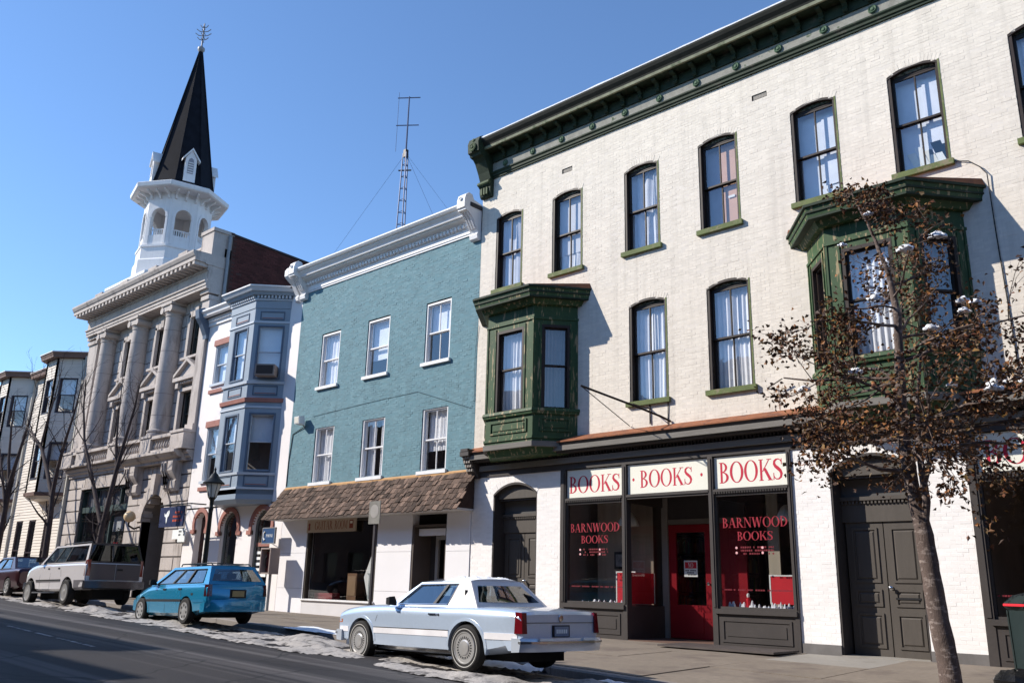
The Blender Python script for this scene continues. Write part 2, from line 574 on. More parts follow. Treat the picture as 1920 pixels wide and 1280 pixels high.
# sidewalk: slabs and kerb stones, each its own piece
sw = MB()
for i in range(len(xs) - 1):
    a_, b_ = xs[i], xs[i + 1]
    if a_ < -81 or b_ > 30:
        continue
    sw.poly([(a_, ky(a_) + .1, zk(a_) - .05), (b_, ky(b_) + .1, zk(b_) - .05), (b_, 0.5, zb(b_) - .05), (a_, 0.5, zb(a_) - .05)])
sidewalk = kind(sw.build('sidewalk', mat('joint_sand', (0.07, 0.06, 0.055), 0.95)), 'structure')
rng_ = random.Random(3)
x = 6.0
row_f = (0.0, 0.36, 0.68, 1.0)
while x > -52:
    wd = 1.55 + rng_.uniform(-.12, .12)
    xa, xb = x - wd + .008, x - .008
    for r in range(3):
        fa, fb = row_f[r], row_f[r + 1]
        q = []
        for X in (xa, xb):
            k = ky(X) + .17
            for f in (fa, fb):
                y = k + (0.02 - k) * f
                q.append((X, y + (.008 if f == fa else -.008), zs(X, y) + 0.0))
        dz = rng_.uniform(-.004, .006)
        A, B, C_, D_ = q[0], q[2], q[3], q[1]
        top = [(p[0], p[1], p[2] + dz + rng_.uniform(-.003, .003)) for p in (A, B, C_, D_)]
        bot = [(p[0], p[1], p[2] - .09) for p in (A, B, C_, D_)]
        mb = MB().add(bot + top, [(4, 5, 6, 7), (0, 1, 5, 4), (1, 2, 6, 5), (2, 3, 7, 6), (3, 0, 4, 7)])
        mb.build('paving_slab', CONCL if (r == 2 and -6.1 < x - .8 < -4.2) else CONC, sidewalk)
    x -= wd
x = 6.0
while x > -60:
    wd = 2.3
    xa, xb = x - wd + .006, x - .006
    ring = []
    for X in (xa, xb):
        k = ky(X)
        ring.append([(X, k, zk(X) - .3), (X, k, zk(X) - .02), (X, k + .02, zk(X)), (X, k + .16, zk(X) + .002), (X, k + .16, zk(X) - .3)])
    MB().loft(ring).build('kerb_stone', KERB, sidewalk, fix=True)
    x -= wd
MB().box(-8.7, -6.6, -1.0, -0.12, -0.02, 0.012).build('cellar_hatch', mat('iron_plate', (0.085, 0.07, 0.065), 0.6, 0.2, 4), sidewalk)


# slush thrown up along the parked cars, snow at the kerb
def patchy(name, x0, x1, tfun, step, h, thr, m, seed, label, surf, sc=1.3):
    mb = MB()
    nx = int((x1 - x0) / step)
    nt_ = int(tfun(x0)[2] / step)
    idx = {}

    def vert(i, j):
        if (i, j) not in idx:
            x = x0 + i * step
            c, s, wdt = tfun(x)
            t = c + j * step
            y = ky(x) - t
            e = min(j, nt_ - j) / max(1, nt_ * .5)
            n = noise.fractal(Vector((x * sc * .7, t * sc * 1.6, seed)), 1.0, 2.1, 5) * .5 + .5
            n2 = noise.noise(Vector((x * 9, t * 9, seed + 5))) + .6 * noise.noise(Vector((x * 21, t * 21, seed + 7)))
            zz = max(0, (n - thr)) * h * 4 * min(1, e * 2.2) + n2 * h * .22 + .002
            idx[(i, j)] = (len(mb.v), n * min(1, e * 3.0 + .35))
            mb.v.append((x, y, surf(x, y) + zz))
        return idx[(i, j)]
    for i in range(nx):
        for j in range(nt_):
            q = [vert(i, j), vert(i + 1, j), vert(i + 1, j + 1), vert(i, j + 1)]
            if sum(k[1] for k in q) / 4 > thr:
                mb.f.append(tuple(k[0] for k in q)[::-1])
    o = mb.build(name, m, None, 60)
    kind(o, 'stuff')
    tag(o, label, 'snow')
    return o


patchy('slush', -46, -4.6, lambda x: (.7, 0, 1.65), 0.045, 0.045, 0.41, SLUSH, 1.0, 'grey slush lying along the road side of the parked cars', zr)
patchy('kerb_snow', -14.4, -10.6, lambda x: (-.6, 0, .7), 0.05, 0.022, 0.32, SNOW, 4.0, 'strip of clean snow at the kerb between blue wagon and pale coupe', lambda x, y: zs(x, y) + .002)
patchy('gutter_snow', -10.6, -7.6, lambda x: (.25, 0, .5), 0.05, 0.09, 0.44, SNOW, 9.0, 'patchy snow lying under the pale blue coupe', zr)
patchy('gutter_snow', -6.9, -5.0, lambda x: (.1, 0, .5), 0.05, 0.06, 0.47, SNOW, 11.0, 'small snow patches in the gutter behind the pale blue coupe', zr)
# ---------------------------------------------------------------- brickwork with real joints
def brick_wall(parent, x0, x1, z0, z1, holes, m, mj, y=0.0, bl=0.165, bh=0.058, j=0.004, seed=1, tone=(.9, 1.05), rough=0.0008, left_over=True):
    rn = random.Random(seed)
    B, K = MB(), MB()
    B.tone = {}
    nrow = max(1, round((z1 - z0) / bh))
    bh = (z1 - z0) / nrow
    for r in range(nrow):
        a, b = z0 + r * bh, z0 + (r + 1) * bh
        zm = (a + b) / 2
        iv = [(x0, x1)]
        for hole in holes:
            h = hole(zm)
            if not h:
                continue
            nv = []
            for p, q in iv:
                if h[1] <= p or h[0] >= q:
                    nv.append((p, q))
                else:
                    if h[0] > p:
                        nv.append((p, h[0]))
                    if h[1] < q:
                        nv.append((h[1], q))
            iv = nv
        off = (r % 2) * bl * .5
        for p, q in iv:
            K.poly([(p, y + .0012, a), (q, y + .0012, a), (q, y + .0012, b), (p, y + .0012, b)])
            k = math.floor((p - x0 - off) / bl)
            while True:
                s, e = x0 + off + k * bl, x0 + off + (k + 1) * bl
                k += 1
                if s >= q:
                    break
                s, e = max(s, p), min(e, q)
                if e - s < .02:
                    continue
                d = rn.gauss(0, rough)
                B.brick(s + j * .5, e - j * .5, y + d, y + .003, a + j * .5 + rn.uniform(-.0015, .0015), b - j * .5 + rn.uniform(-.0015, .0015), rn.uniform(*tone), .002)
    o = B.build('brickwork', m, parent)
    kind(o, 'stuff')
    K.build('mortar_joints', mj, parent)
    return o


def rect(x0, x1, z0, z1):
    return lambda z: (x0, x1) if z0 < z < z1 else None


def arch(x0, x1, z0, zs_, rise):
    w_ = (x1 - x0) / 2
    R = (w_ * w_ + rise * rise) / (2 * rise)
    zc = zs_ + rise - R

    def h(z):
        if z < z0 or z > zs_ + rise:
            return None
        if z <= zs_:
            return (x0, x1)
        q = math.sqrt(max(0, R * R - (z - zc) ** 2))
        return ((x0 + x1) / 2 - min(q, w_), (x0 + x1) / 2 + min(q, w_))
    return h


def arc_pts(x0, x1, zs_, rise, n=12):
    w_ = (x1 - x0) / 2
    R = (w_ * w_ + rise * rise) / (2 * rise)
    zc = zs_ + rise - R
    a = math.asin(min(1, w_ / R))
    if rise > w_:
        a = PI - a
    return [((x0 + x1) / 2 + R * math.sin(-a + 2 * a * i / n), zc + R * math.cos(-a + 2 * a * i / n)) for i in range(n + 1)]


def curtain(parent, x0, x1, y, z0, z1, m, folds=7, amp=.018, seed=0, pinch=0.0, name='curtain'):
    rn = random.Random(seed)
    nx, nz_ = folds * 6, 8
    mb = MB()
    ph = rn.uniform(0, 6)
    for i in range(nx + 1):
        for k in range(nz_ + 1):
            u, v = i / nx, k / nz_
            pz = 1 - pinch * (1 - v)
            xx = (x0 + x1) / 2 + (u - .5) * (x1 - x0) * pz
            mb.v.append((xx, y + amp * math.sin(u * folds * 2 * PI + ph + .5 * math.sin(v * 5 + ph)) + .3 * amp * math.sin(u * 17 + ph), z0 + (z1 - z0) * v))
    w_ = nz_ + 1
    mb.f = [(i * w_ + k, (i + 1) * w_ + k, (i + 1) * w_ + k + 1, i * w_ + k + 1) for i in range(nx) for k in range(nz_)]
    return mb.build(name, m, parent, 80)


def pane(parent, x0, x1, y, z0, z1, m=None, name='pane'):
    return MB().poly([(x0, y, z0), (x1, y, z0), (x1, y, z1), (x0, y, z1)]).build(name, m or GLASS, parent)


def brick_arch(b, x0, x1, zs_, rise, m, t=.115, seed=0):
    rq = random.Random(seed)
    w_ = (x1 - x0) / 2
    R = (w_ * w_ + rise * rise) / (2 * rise)
    zc, xc = zs_ + rise - R, (x0 + x1) / 2
    a = math.asin(w_ / R)
    n = max(8, int(2 * a * (R + t / 2) / .062))
    mb = MB()
    mb.tone = {}
    for k in range(n):
        p, q = -a + 2 * a * (k + .06) / n, -a + 2 * a * (k + .94) / n
        y = -.0035 + rq.gauss(0, .001)
        f = [(xc + r * math.sin(g), zc + r * math.cos(g)) for r, g in ((R - .002, p), (R - .002, q), (R + t, q), (R + t, p))]
        mb.add([(X, y, Z) for X, Z in f] + [(X, .05, Z) for X, Z in f], [(0, 1, 2, 3)[::-1], (0, 4, 5, 1), (1, 5, 6, 2), (2, 6, 7, 3), (3, 7, 4, 0)], rq.uniform(.93, 1.03))
    kind(mb.build('brick_arch', m, b, fix=True), 'stuff')
    ring = [(xc + r * math.sin(g), zc + r * math.cos(g)) for r, gs in ((R - .001, [-a + 2 * a * k / 12 for k in range(13)]), (R + t - .001, [a - 2 * a * k / 12 for k in range(13)])) for g in gs]
    mb = MB()
    for k in range(12):
        q = [ring[k], ring[k + 1], ring[24 - k], ring[25 - k]]
        mb.poly([(X, -.0012, Z) for X, Z in q])
    mb.build('arch_joint', m, b)


def old_window(b, x0, x1, z0, zs_, rise, inside, seed=0):
    """tall segment-headed sash window of the cream brick house: two panes over two"""
    d = .14
    fr = MB()
    j = .055
    fr.box(x0 - .0, x0 + j, .012, d + .06, z0, zs_ + .02)
    fr.box(x1 - j, x1, .012, d + .06, z0, zs_ + .02)
    top = arc_pts(x0, x1, zs_, rise)
    # arched head board
    hd = [(x0 + .0, zs_ - .05)] + [(p[0], p[1]) for p in top] + [(x1, zs_ - .05)]
    fr.prism(hd, 'y', .085, d + .06)
    # raised arch moulding on the head
    n = len(top)
    rings = []
    for k, p in enumerate(top):
        rings.append([(p[0], .002, p[1] - .003), (p[0], .002, p[1] - .045), (p[0], .09, p[1] - .045), (p[0], .09, p[1])])
    fr.loft(rings)
    wn = fr.build('window', BLACKW, b, fix=True)
    orn = MB()
    orn.prism([(x0 + .1, zs_ - .012)] + [(p[0] * .8 + (x0 + x1) * .1, (p[1] - zs_) * .55 + zs_ - .0) for p in top] + [(x1 - .1, zs_ - .012)], 'y', .07, .085)
    orn.build('head_panel', mat('carved_head_board', (0.17, 0.15, 0.11), 0.8, 0.4, 16, col2=(0.03, 0.04, 0.02), thr=.5, scale2=22), wn, fix=True)
    MB().box(x1 - .02, x1 + .012, -.006, .03, z0, zs_ + .02).build('edge_bead', GREENS, wn)
    # sashes
    a, c = x0 + j, x1 - j
    zt = zs_ - .05
    zm = (z0 + zt) / 2
    xm = (a + c) / 2
    for (p, q, yy, nm) in ((zm, zt, d - .03, 'upper_sash'), (z0 + .01, zm + .03, d + .015, 'lower_sash')):
        s = MB()
        t = .035
        s.box(a, a + t, yy - .02, yy + .02, p, q)
        s.box(c - t, c, yy - .02, yy + .02, p, q)
        s.box(a + t, c - t, yy - .02, yy + .02, q - t, q)
        s.box(a + t, c - t, yy - .021, yy + .02, p, p + t)
        s.box(xm - .011, xm + .011, yy - .018, yy + .018, p + t, q - t)
        so = s.build(nm, BLACKW, wn)
        pane(wn, a + t, xm - .011, yy, p + t, q - t)
        pane(wn, xm + .011, c - t, yy, p + t, q - t)
    sl = MB()
    sl.box(x0 - .06, x1 + .06, -.075, .012, z0 - .095, z0 + .0)
    sl.box(x0 + .001, x1 - .001, .0125, .2, z0 - .06, z0 + .012)
    sl.build('sill', GREENS, wn)
    yy = d + .065
    if inside == 'curtains':
        curtain(wn, a, xm + .01, yy, z0 + .02, zt, CURT, 4, .016, seed, .0)
        curtain(wn, xm + .0, c, yy + .01, z0 + .02, zt, CURT, 4, .016, seed + 5, .0)
    elif inside == 'peach':
        MB().box(xm - .03, c, yy, yy + .01, z0, zt).build('blind', PEACH, wn)
        MB().box(a, xm - .04, yy + .05, yy + .06, z0, zt).build('curtain', mat('grey_net', (0.40, 0.40, 0.46), .9), wn)
        MB().box(xm + .1, xm + .24, yy - .02, yy - .012, z0 + .62, z0 + .67).build('sticker', PAPER, wn)
    elif inside == 'halfblind':
        MB().box(a, c, yy, yy + .01, z0 + .45, zt).build('blind', mat('grey_white_blind', (.66, .67, .70), .8, .05), wn)
        curtain(wn, a, c, yy + .02, z0 + .02, z0 + .5, CURT, 4, .012, seed)
    elif inside == 'drape':
        curtain(wn, a, c - .12, yy + .02, z0 + .02, zt, mat('net_cloth', (0.70, 0.71, 0.75), .9), 3, .02, seed)
        curtain(wn, c - .2, c, yy, z0 + .02, zt - .1, CURT, 2, .02, seed + 3, .4)
    elif inside == 'net':
        curtain(wn, a, c, yy, z0 + .02, zt, mat('net_cloth', (0.64, 0.66, 0.72), .9), 3, .02, seed)
    elif inside in ('blue', 'books'):
        MB().box(a - .02, c + .02, yy + .04, yy + .05, z0 - .02, zt + .05).build('blind', BLIND, wn)
        MB().box(xm + .06, c - .05, yy + .02, yy + .025, z0 + .3, zt - .12).build('sheet_of_paper', mat('pale_sheet', (0.76, 0.80, 0.88), .8), wn)
        if inside == 'books':
            for k, (bx, bw, bt, bc) in enumerate(((.08, .13, .42, SIGNC), (.2, .12, .5, PAPER), (.33, .14, .40, SIGNC), (.46, .16, .52, PAPER), (.58, .1, .44, SIGNC))):
                mb = MB()
                x_ = a + bx
                mb.add([(x_ + .14, yy + .02, z0 + .02), (x_ + .14 + bw, yy + .02, z0 + .02), (x_ + .14 + bw, yy + .06, z0 + .02), (x_ + .14, yy + .06, z0 + .02),
                        (x_, yy + .02, z0 + bt), (x_ + bw, yy + .02, z0 + bt), (x_ + bw, yy + .06, z0 + bt), (x_, yy + .06, z0 + bt)],
                       [(3, 2, 1, 0), (4, 5, 6, 7), (0, 1, 5, 4), (1, 2, 6, 5), (2, 3, 7, 6), (3, 0, 4, 7)])
                mb.build('leaning_book', bc, wn)
    return wn


cream = thing('cream_brick_house', 'three storey cream painted brick house with green cornice above the bookshop', 'building', (-6, 0, 0))
XL, XR = -14.3, 6.0
W3 = [(-13.79, -12.93, 'net'), (-12.0, -11.13, 'halfblind'), (-9.98, -9.11, 'drape'), (-8.16, -7.30, 'peach'), (-6.19, -5.33, 'blue'), (-4.41, -3.56, 'books'), (-2.52, -1.67, 'curtains'), (-.7, .15, 'curtains'), (1.2, 2.05, 'net')]
W2 = [(-9.90, -9.00, 'curtains'), (-8.09, -7.19, 'curtains'), (-1.9, -1.0, 'curtains'), (0, .9, 'curtains')]
BAYS = [(-13.86, -11.24), (-6.05, -3.48)]
hol = [arch(a, b, 7.67, 9.52, .10) for a, b, _ in W3] + [arch(a, b, 4.46, 6.47, .10) for a, b, _ in W2]
hol += [rect(a + .05, b - .05, 3.8, 6.9) for a, b in BAYS]
VENTS = [(-11.72, -11.42, 10.08), (-6.93, -6.62, 10.08)]
hol += [rect(a, b, z, z + .11) for a, b, z in VENTS]
brick_wall(cream, XL, XR, 3.62, 10.70, hol, CREAM, CREAMJ, seed=2, tone=(.93, 1.03))
for i, (a, b, k) in enumerate(W3):
    brick_arch(cream, a, b, 9.52, .10, CREAM, seed=i)
    old_window(cream, a, b, 7.67, 9.52, .10, k, i)
for i, (a, b, k) in enumerate(W2):
    brick_arch(cream, a, b, 6.47, .10, CREAM, seed=i + 30)
    old_window(cream, a, b, 4.46, 6.47, .10, k, i + 20)
for a, b, z in VENTS:
    mb = MB()
    for k in range(5):
        mb.box(a + .02, b - .02, .02, .03, z + .008 + k * .021, z + .02 + k * .021)
    for k in range(9):
        mb.box(a + .02 + k * .032, a + .026 + k * .032, .021, .029, z, z + .11)
    mb.build('vent_grille', mat('vent_iron', (0.45, 0.41, 0.36), .8), cream)
# shell behind the facade: dim rooms, flat roof, party walls
sh = MB()
sh.box(XL + .02, XR, 0.75, 0.8, 3.6, 11.0)
sh.box(XL + .02, XL + .1, .02, 12, -.3, 11.0)
sh.box(XR - .1, XR, .02, 12, -.3, 11.0)
sh.box(XL + .02, XR, 11.9, 12, -.3, 11.0)
sh.box(XL + .1, XR - .1, .01, .75, 7.0, 7.2)
sh.box(XL + .1, XR - .1, .01, .75, 3.6, 3.75)
sh.build('inner_wall', ROOM, cream)
MB().box(XL, XR, .03, 12, 11.0, 11.08).build('roof', ROOFT, cream)
for x_ in (-12.45, -10.5, -8.6, -6.8, -4.8, -3.0, -1.2, 1):
    MB().box(x_, x_ + .06, .06, .75, 3.76, 10.98).build('partition', ROOM, cream)

# --- main cornice
x0c, x1c = -13.93, XR
prof_x('bed_mould', [(0.01, 10.64), (-.04, 10.64), (-.04, 10.68), (-.065, 10.69), (-.065, 10.735), (-.095, 10.77), (-.095, 10.80), (.01, 10.81)], x0c, x1c, GREENC, cream)
prof_x('frieze', [(0.01, 10.811), (-.05, 10.811), (-.05, 11.05), (.01, 11.05)], x0c, x1c, FRIEZE, cream)
prof_x('bracket_band', [(0.01, 11.05), (-.085, 11.05), (-.085, 11.08), (-.07, 11.09), (-.07, 11.31), (.01, 11.31)], x0c, x1c, GREENC, cream)
prof_x('soffit', [(0.01, 11.31), (-.345, 11.31), (-.345, 11.34), (0.01, 11.36)], x0c, x1c, GREENC, cream)
prof_x('corona_strip', [(-.33, 11.305), (-.375, 11.305), (-.39, 11.36), (-.33, 11.36)], x0c, x1c, mat('pale_green_strip', (0.24, 0.25, 0.17), .7, .25, 5, col2=(.06, .09, .04), thr=.62, scale2=4), cream)
prof_x('gutter_cyma', [(-.33, 11.36), (-.385, 11.36), (-.40, 11.40), (-.46, 11.47), (-.49, 11.53), (-.49, 11.56), (-.3, 11.56), (-.1, 11.45), (0, 11.37)], x0c, x1c, mat('cornice_black_green', (0.018, 0.020, 0.016), .75, .3, 5), cream)
sn = MB()
rn = random.Random(4)
rings = []
x = x0c
while x < x1c:
    h = .025 + .015 * noise.noise(Vector((x * 1.7, 0, 3)))
    rings.append([(x, -.50, 11.562), (x, -.505, 11.562 + h), (x, -.35, 11.572 + h), (x, -.2, 11.53)])
    x += .2
sn.loft(rings)
sn.build('gutter_snow_line', SNOW, cream, 60, fix=True)
brk = MB()
brk.prism([(-.07, 11.07), (-.12, 11.07), (-.15, 11.11), (-.12, 11.17), (-.17, 11.23), (-.28, 11.26), (-.30, 11.308), (-.07, 11.308)], 'x', 0, .09)
bm_ = brk.mesh('cornice_bracket', GREENC)
x = -13.55
k = 0
while x < XR - .2:
    put('cornice_bracket', bm_, cream, (x, 0, 0))
    x += .45
ros = MB()
ros.lathe([(.075, 0), (.085, -.015), (.065, -.04), (.04, -.025), (.028, -.045), (.001, -.05)], 14, (0, 0, 0), 'y')
rm = ros.mesh('rosette', mat('rosette_green', (0.07, 0.12, 0.075), .7, .3, 8), 40)
x = -13.5
while x < XR - .2:
    put('rosette', rm, cream, (x, -.05, 10.925))
    x += .9
# left end console of the cornice
eb = MB()
eb.prism([(0.01, 10.18), (-.05, 10.16), (-.10, 10.2), (-.13, 10.30), (-.13, 10.42), (-.16, 10.44), (-.2, 10.50), (-.18, 10.58), (-.13, 10.62), (-.20, 10.80), (-.32, 11.04), (-.40, 11.12), (-.50, 11.14), (-.52, 11.20), (-.58, 11.22), (-.60, 11.46), (-.55, 11.60), (-.45, 11.66), (-.33, 11.60), (0.01, 11.55)], 'x', -14.3, -13.93)
ebo = eb.build('end_console', GREENC, cream, fix=True)
eb = MB()
eb.lathe([(.10, 0), (.12, -.02), (.09, -.035), (.05, -.02), (.03, -.045), (.001, -.05)], 16, (-14.115, -.60, 11.34), 'y')
eb.lathe([(.045, 0), (.05, -.02), (.02, -.035), (.001, -.035)], 12, (-14.115, -.575, 11.53), 'y')
for k in (-1, 0, 1):
    eb.box(-14.14 + k * .09, -14.09 + k * .09, -.165, -.13, 10.22, 10.4)
eb.tube([(-14.31, -.17, 10.52), (-13.92, -.17, 10.52)], .05, 10)
kind(eb.build('console_ornament', mat('console_green', (0.06, 0.085, 0.04), .7, .35, 6), ebo, fix=True), 'stuff')


# --- oriel bays
def oriel(b, xa, xb, z0, z1, d, c, idx):
    fl, frr = xa + c, xb - c
    P = [(xa, 0), (fl, -d), (frr, -d), (xb, 0)]
    body = []

    def poly_ring(off, z, dz=0):
        return [(xa - off, 0.05, z), (xa - off, 0, z), (fl - off * .42, -d - off, z), (frr + off * .42, -d - off, z), (xb + off, 0, z), (xb + off, .05, z)]

    def slab(name, za, zb_, off, m, off2=None, parent=None):
        o2 = off if off2 is None else off2
        return MB().loft([poly_ring(off, za), poly_ring(o2, zb_)]).build(name, m, parent or root, fix=True)
    root = None
    sk = MB()
    # skirt and base
    sk.loft([poly_ring(-.12, z0 - .16), poly_ring(-.03, z0), poly_ring(0, z0 + .001), poly_ring(0, z0 + .78)])
    root = sk.build('oriel_bay', GREEN, b, fix=True)
    slab('base_mould', z0 - .02, z0 + .09, .035, GREYB)
    slab('skirt_rail', z0 + .15, z0 + .20, .03, GREEN)
    slab('skirt_rail', z0 + .66, z0 + .72, .045, GREEN, .06)
    slab('sill_course', z0 + .72, z0 + .78, .075, GREEN, .06)
    slab('head_frieze', z1 - .30, z1 + .02, .0, GREEN)
    slab('head_mould', z1 - .32, z1 - .27, .03, GREEN)
    zA, zB = z0 + .78, z1 - .30
    faces = [((xa, 0), (fl, -d)), ((fl, -d), (frr, -d)), ((frr, -d), (xb, 0))]
    for fi, (p, q) in enumerate(faces):
        p, q = Vector((p[0], p[1], 0)), Vector((q[0], q[1], 0))
        u = (q - p)
        Lw = u.length
        u.normalize()
        nrm = Vector((u.y, -u.x, 0))

        def loc(s, dep, z):
            r = p + u * s + nrm * dep
            return (r.x, r.y, z)

        def lbox(mb, s0, s1, d0, d1, za, zb_):
            pts = [loc(s0, d0, za), loc(s1, d0, za), loc(s1, d1, za), loc(s0, d1, za), loc(s0, d0, zb_), loc(s1, d0, zb_), loc(s1, d1, zb_), loc(s0, d1, zb_)]
            mb.add(pts, [(0, 1, 2, 3), (7, 6, 5, 4), (4, 5, 1, 0), (5, 6, 2, 1), (6, 7, 3, 2), (7, 4, 0, 3)])
        wx = Lw * .5
        hw = .40 if fi == 1 else min(.30, Lw * .5 - .16)
        za, zb_ = zA + .02, zB - .13
        # wall round the window
        wl = MB()
        lbox(wl, 0, wx - hw, -.09, 0, zA, zB)
        lbox(wl, wx + hw, Lw, -.09, 0, zA, zB)
        lbox(wl, wx - hw, wx + hw, -.09, 0, zb_, zB)
        lbox(wl, wx - hw, wx + hw, -.09, 0, zA, za)
        lbox(wl, wx - hw - .055, wx - hw - .02, 0, .02, zA + .02, zb_ + .06)
        lbox(wl, wx + hw + .02, wx + hw + .055, 0, .02, zA + .02, zb_ + .06)
        lbox(wl, .0, .035, 0, .018, zA, zB)
        lbox(wl, Lw - .035, Lw, 0, .018, zA, zB)
        wl.build('bay_wall', GREEN, root)
        # skirt panel
        pn = MB()
        t = .035
        s0, s1, q0, q1 = .16, Lw - .16, z0 + .30, z0 + .58
        if s1 - s0 > .2:
            for a0, a1, b0, b1 in ((s0, s1, q1 - t, q1), (s0, s1, q0, q0 + t), (s0, s0 + t, q0 + t, q1 - t), (s1 - t, s1, q0 + t, q1 - t)):
                lbox(pn, a0, a1, .001, .025, b0, b1)
            lbox(pn, s0 + .08, s1 - .08, .001, .016, q0 + .08, q1 - .08)
            pn.build('skirt_panel', GREEN, root)
        # window: frame, two sashes, curtain
        wf = MB()
        j = .05
        lbox(wf, wx - hw, wx - hw + j, -.16, .004, za, zb_)
        lbox(wf, wx + hw - j, wx + hw, -.16, .004, za, zb_)
        lbox(wf, wx - hw + j, wx + hw - j, -.16, .004, zb_ - .06, zb_)
        wn = wf.build('window', BLACKW, root)
        zm = (za + zb_) / 2
        for aa, bb, dd, nm in ((zm, zb_ - .06, -.08, 'upper_sash'), (za, zm + .03, -.11, 'lower_sash')):
            s = MB()
            t = .035
            lbox(s, wx - hw + j, wx - hw + j + t, dd - .02, dd + .02, aa, bb)
            lbox(s, wx + hw - j - t, wx + hw - j, dd - .02, dd + .02, aa, bb)
            lbox(s, wx - hw + j + t, wx + hw - j - t, dd - .02, dd + .02, bb - t, bb)
            lbox(s, wx - hw + j + t, wx + hw - j - t, dd - .021, dd + .02, aa, aa + t)
            s.build(nm, BLACKW, wn)
            MB().poly([loc(wx - hw + j + t, dd, aa + t), loc(wx + hw - j - t, dd, aa + t), loc(wx + hw - j - t, dd, bb - t), loc(wx - hw + j + t, dd, bb - t)]).build('pane', GLASS, wn)
        cu = MB()
        nx = 42
        for i in range(nx + 1):
            for kz in range(9):
                s_ = i / nx
                v = kz / 8
                gap = .04 * (1 - v) * (1 if idx == 0 else .3)
                xx = wx - hw + j + (2 * hw - 2 * j) * s_
                cu.v.append(loc(xx, -.19 + .018 * math.sin(s_ * 44 + fi * 2 + .6 * math.sin(v * 4)) - gap * abs(math.sin(s_ * PI * 2)), za + (zb_ - .06 - za) * v))
        cu.f = [(i * 9 + k, (i + 1) * 9 + k, (i + 1) * 9 + k + 1, i * 9 + k + 1) for i in range(nx) for k in range(8)]
        cu.build('curtain', CURT if fi == 1 else mat('shaded_side_curtain', (.26, .235, .24), .9, .1, 6), wn, 80)  # side curtains greyed in colour to stand for shade on the canted faces
        # dark backing so nobody looks through the bay
    MB().box(xa + .1, xb - .1, .3, .32, z0, z1).build('back_screen', ROOM, root)
    # hood
    slab('hood_bed', z1 - .0, z1 + .10, .10, GREEN, .17)
    slab('hood_soffit', z1 + .10, z1 + .135, .30, GREENC)
    slab('hood_fascia', z1 + .135, z1 + .30, .30, GREEN, .34)
    slab('hood_fascia_rib', z1 + .20, z1 + .235, .335, GREENC)
    slab('hood_lip', z1 + .30, z1 + .345, .375, GREENC)
    MB().loft([poly_ring(.37, z1 + .345), [(xa - .33, .02, z1 + .47), (xa - .33, .0, z1 + .47), (fl - .05, -.1, z1 + .45), (frr + .05, -.1, z1 + .45), (xb + .33, 0, z1 + .47), (xb + .33, .02, z1 + .47)]]).build('hood_roof', RUST, root, fix=True)
    return root


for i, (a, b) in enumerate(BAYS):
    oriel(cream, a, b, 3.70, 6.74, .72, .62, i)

# --- shop cornice
sc = [(-14.32, XR)]
prof_x('tin_flashing', [(.0, 3.93), (-.02, 3.93), (-.33, 3.80), (-.36, 3.79), (-.36, 3.765), (0, 3.765)], -14.3, XR, RUST, cream)
prof_x('cornice_shadow_board', [(.02, 3.56), (-.26, 3.56), (-.30, 3.70), (-.33, 3.765), (.02, 3.765)], -14.28, XR, DARKG, cream)
prof_x('cornice_fascia', [(-.30, 3.60), (-.335, 3.60), (-.335, 3.70), (-.30, 3.70)], -14.1, XR, GREYB, cream)
prof_x('lower_fascia', [(.02, 3.37), (-.10, 3.37), (-.10, 3.48), (.02, 3.48)], -14.0, XR, GREYB, cream)
prof_x('frieze_board', [(.12, 3.24), (-.03, 3.24), (-.03, 3.60), (.12, 3.60)], -14.25, XR, DARKG, cream)
dn = MB()
x = -14.2
while x < XR:
    dn.box(x, x + .035, -.075, -.03, 3.50, 3.555)
    x += .075
kind(dn.build('dentil_course', DARKG, cream), 'stuff')
eb = MB()
eb.prism([(0.0, 3.22), (-.09, 3.22), (-.11, 3.30), (-.16, 3.36), (-.2, 3.46), (-.30, 3.58), (-.33, 3.68), (-.42, 3.70), (-.42, 3.80), (0, 3.82)], 'x', -14.33, -14.05)
eb.box(-14.3, -14.07, -.43, -.02, 3.80, 3.86)
ec = eb.build('shop_end_console', DARKG, cream, fix=True)
eb = MB()
for k in range(4):
    for q in range(3):
        eb.box(-14.30 + q * .075, -14.255 + q * .075, -.36 + k * .045, -.31 + k * .05, 3.64 - k * .09, 3.70 - k * .09)
kind(eb.build('console_beads', mat('bead_grey', (0.3, .27, .24), .8), ec), 'stuff')

# --- ground floor piers
PIERS = [(-14.3, -13.62), (-12.33, -11.66), (-6.60, -5.95), (-4.62, -3.85)]
DOOR1, DOOR2 = (-13.62, -12.33), (-5.95, -4.62)
hol = [arch(DOOR1[0], DOOR1[1], -.1, 2.84, .24), arch(DOOR2[0], DOOR2[1], -.1, 2.84, .24)]
brick_wall(cream, -14.3, -11.66, .12, 3.26, [hol[0]], WHITEB, WHITEJ, seed=8, tone=(.95, 1.03), rough=.0009)
brick_wall(cream, -6.60, -3.85, .12, 3.26, [hol[1]], WHITEB, WHITEJ, seed=9, tone=(.95, 1.03), rough=.0009)
for a, b in PIERS:
    MB().box(a + .002, b - .002, -.02, .1, -.2, .12).build('plinth', BASEG, cream)


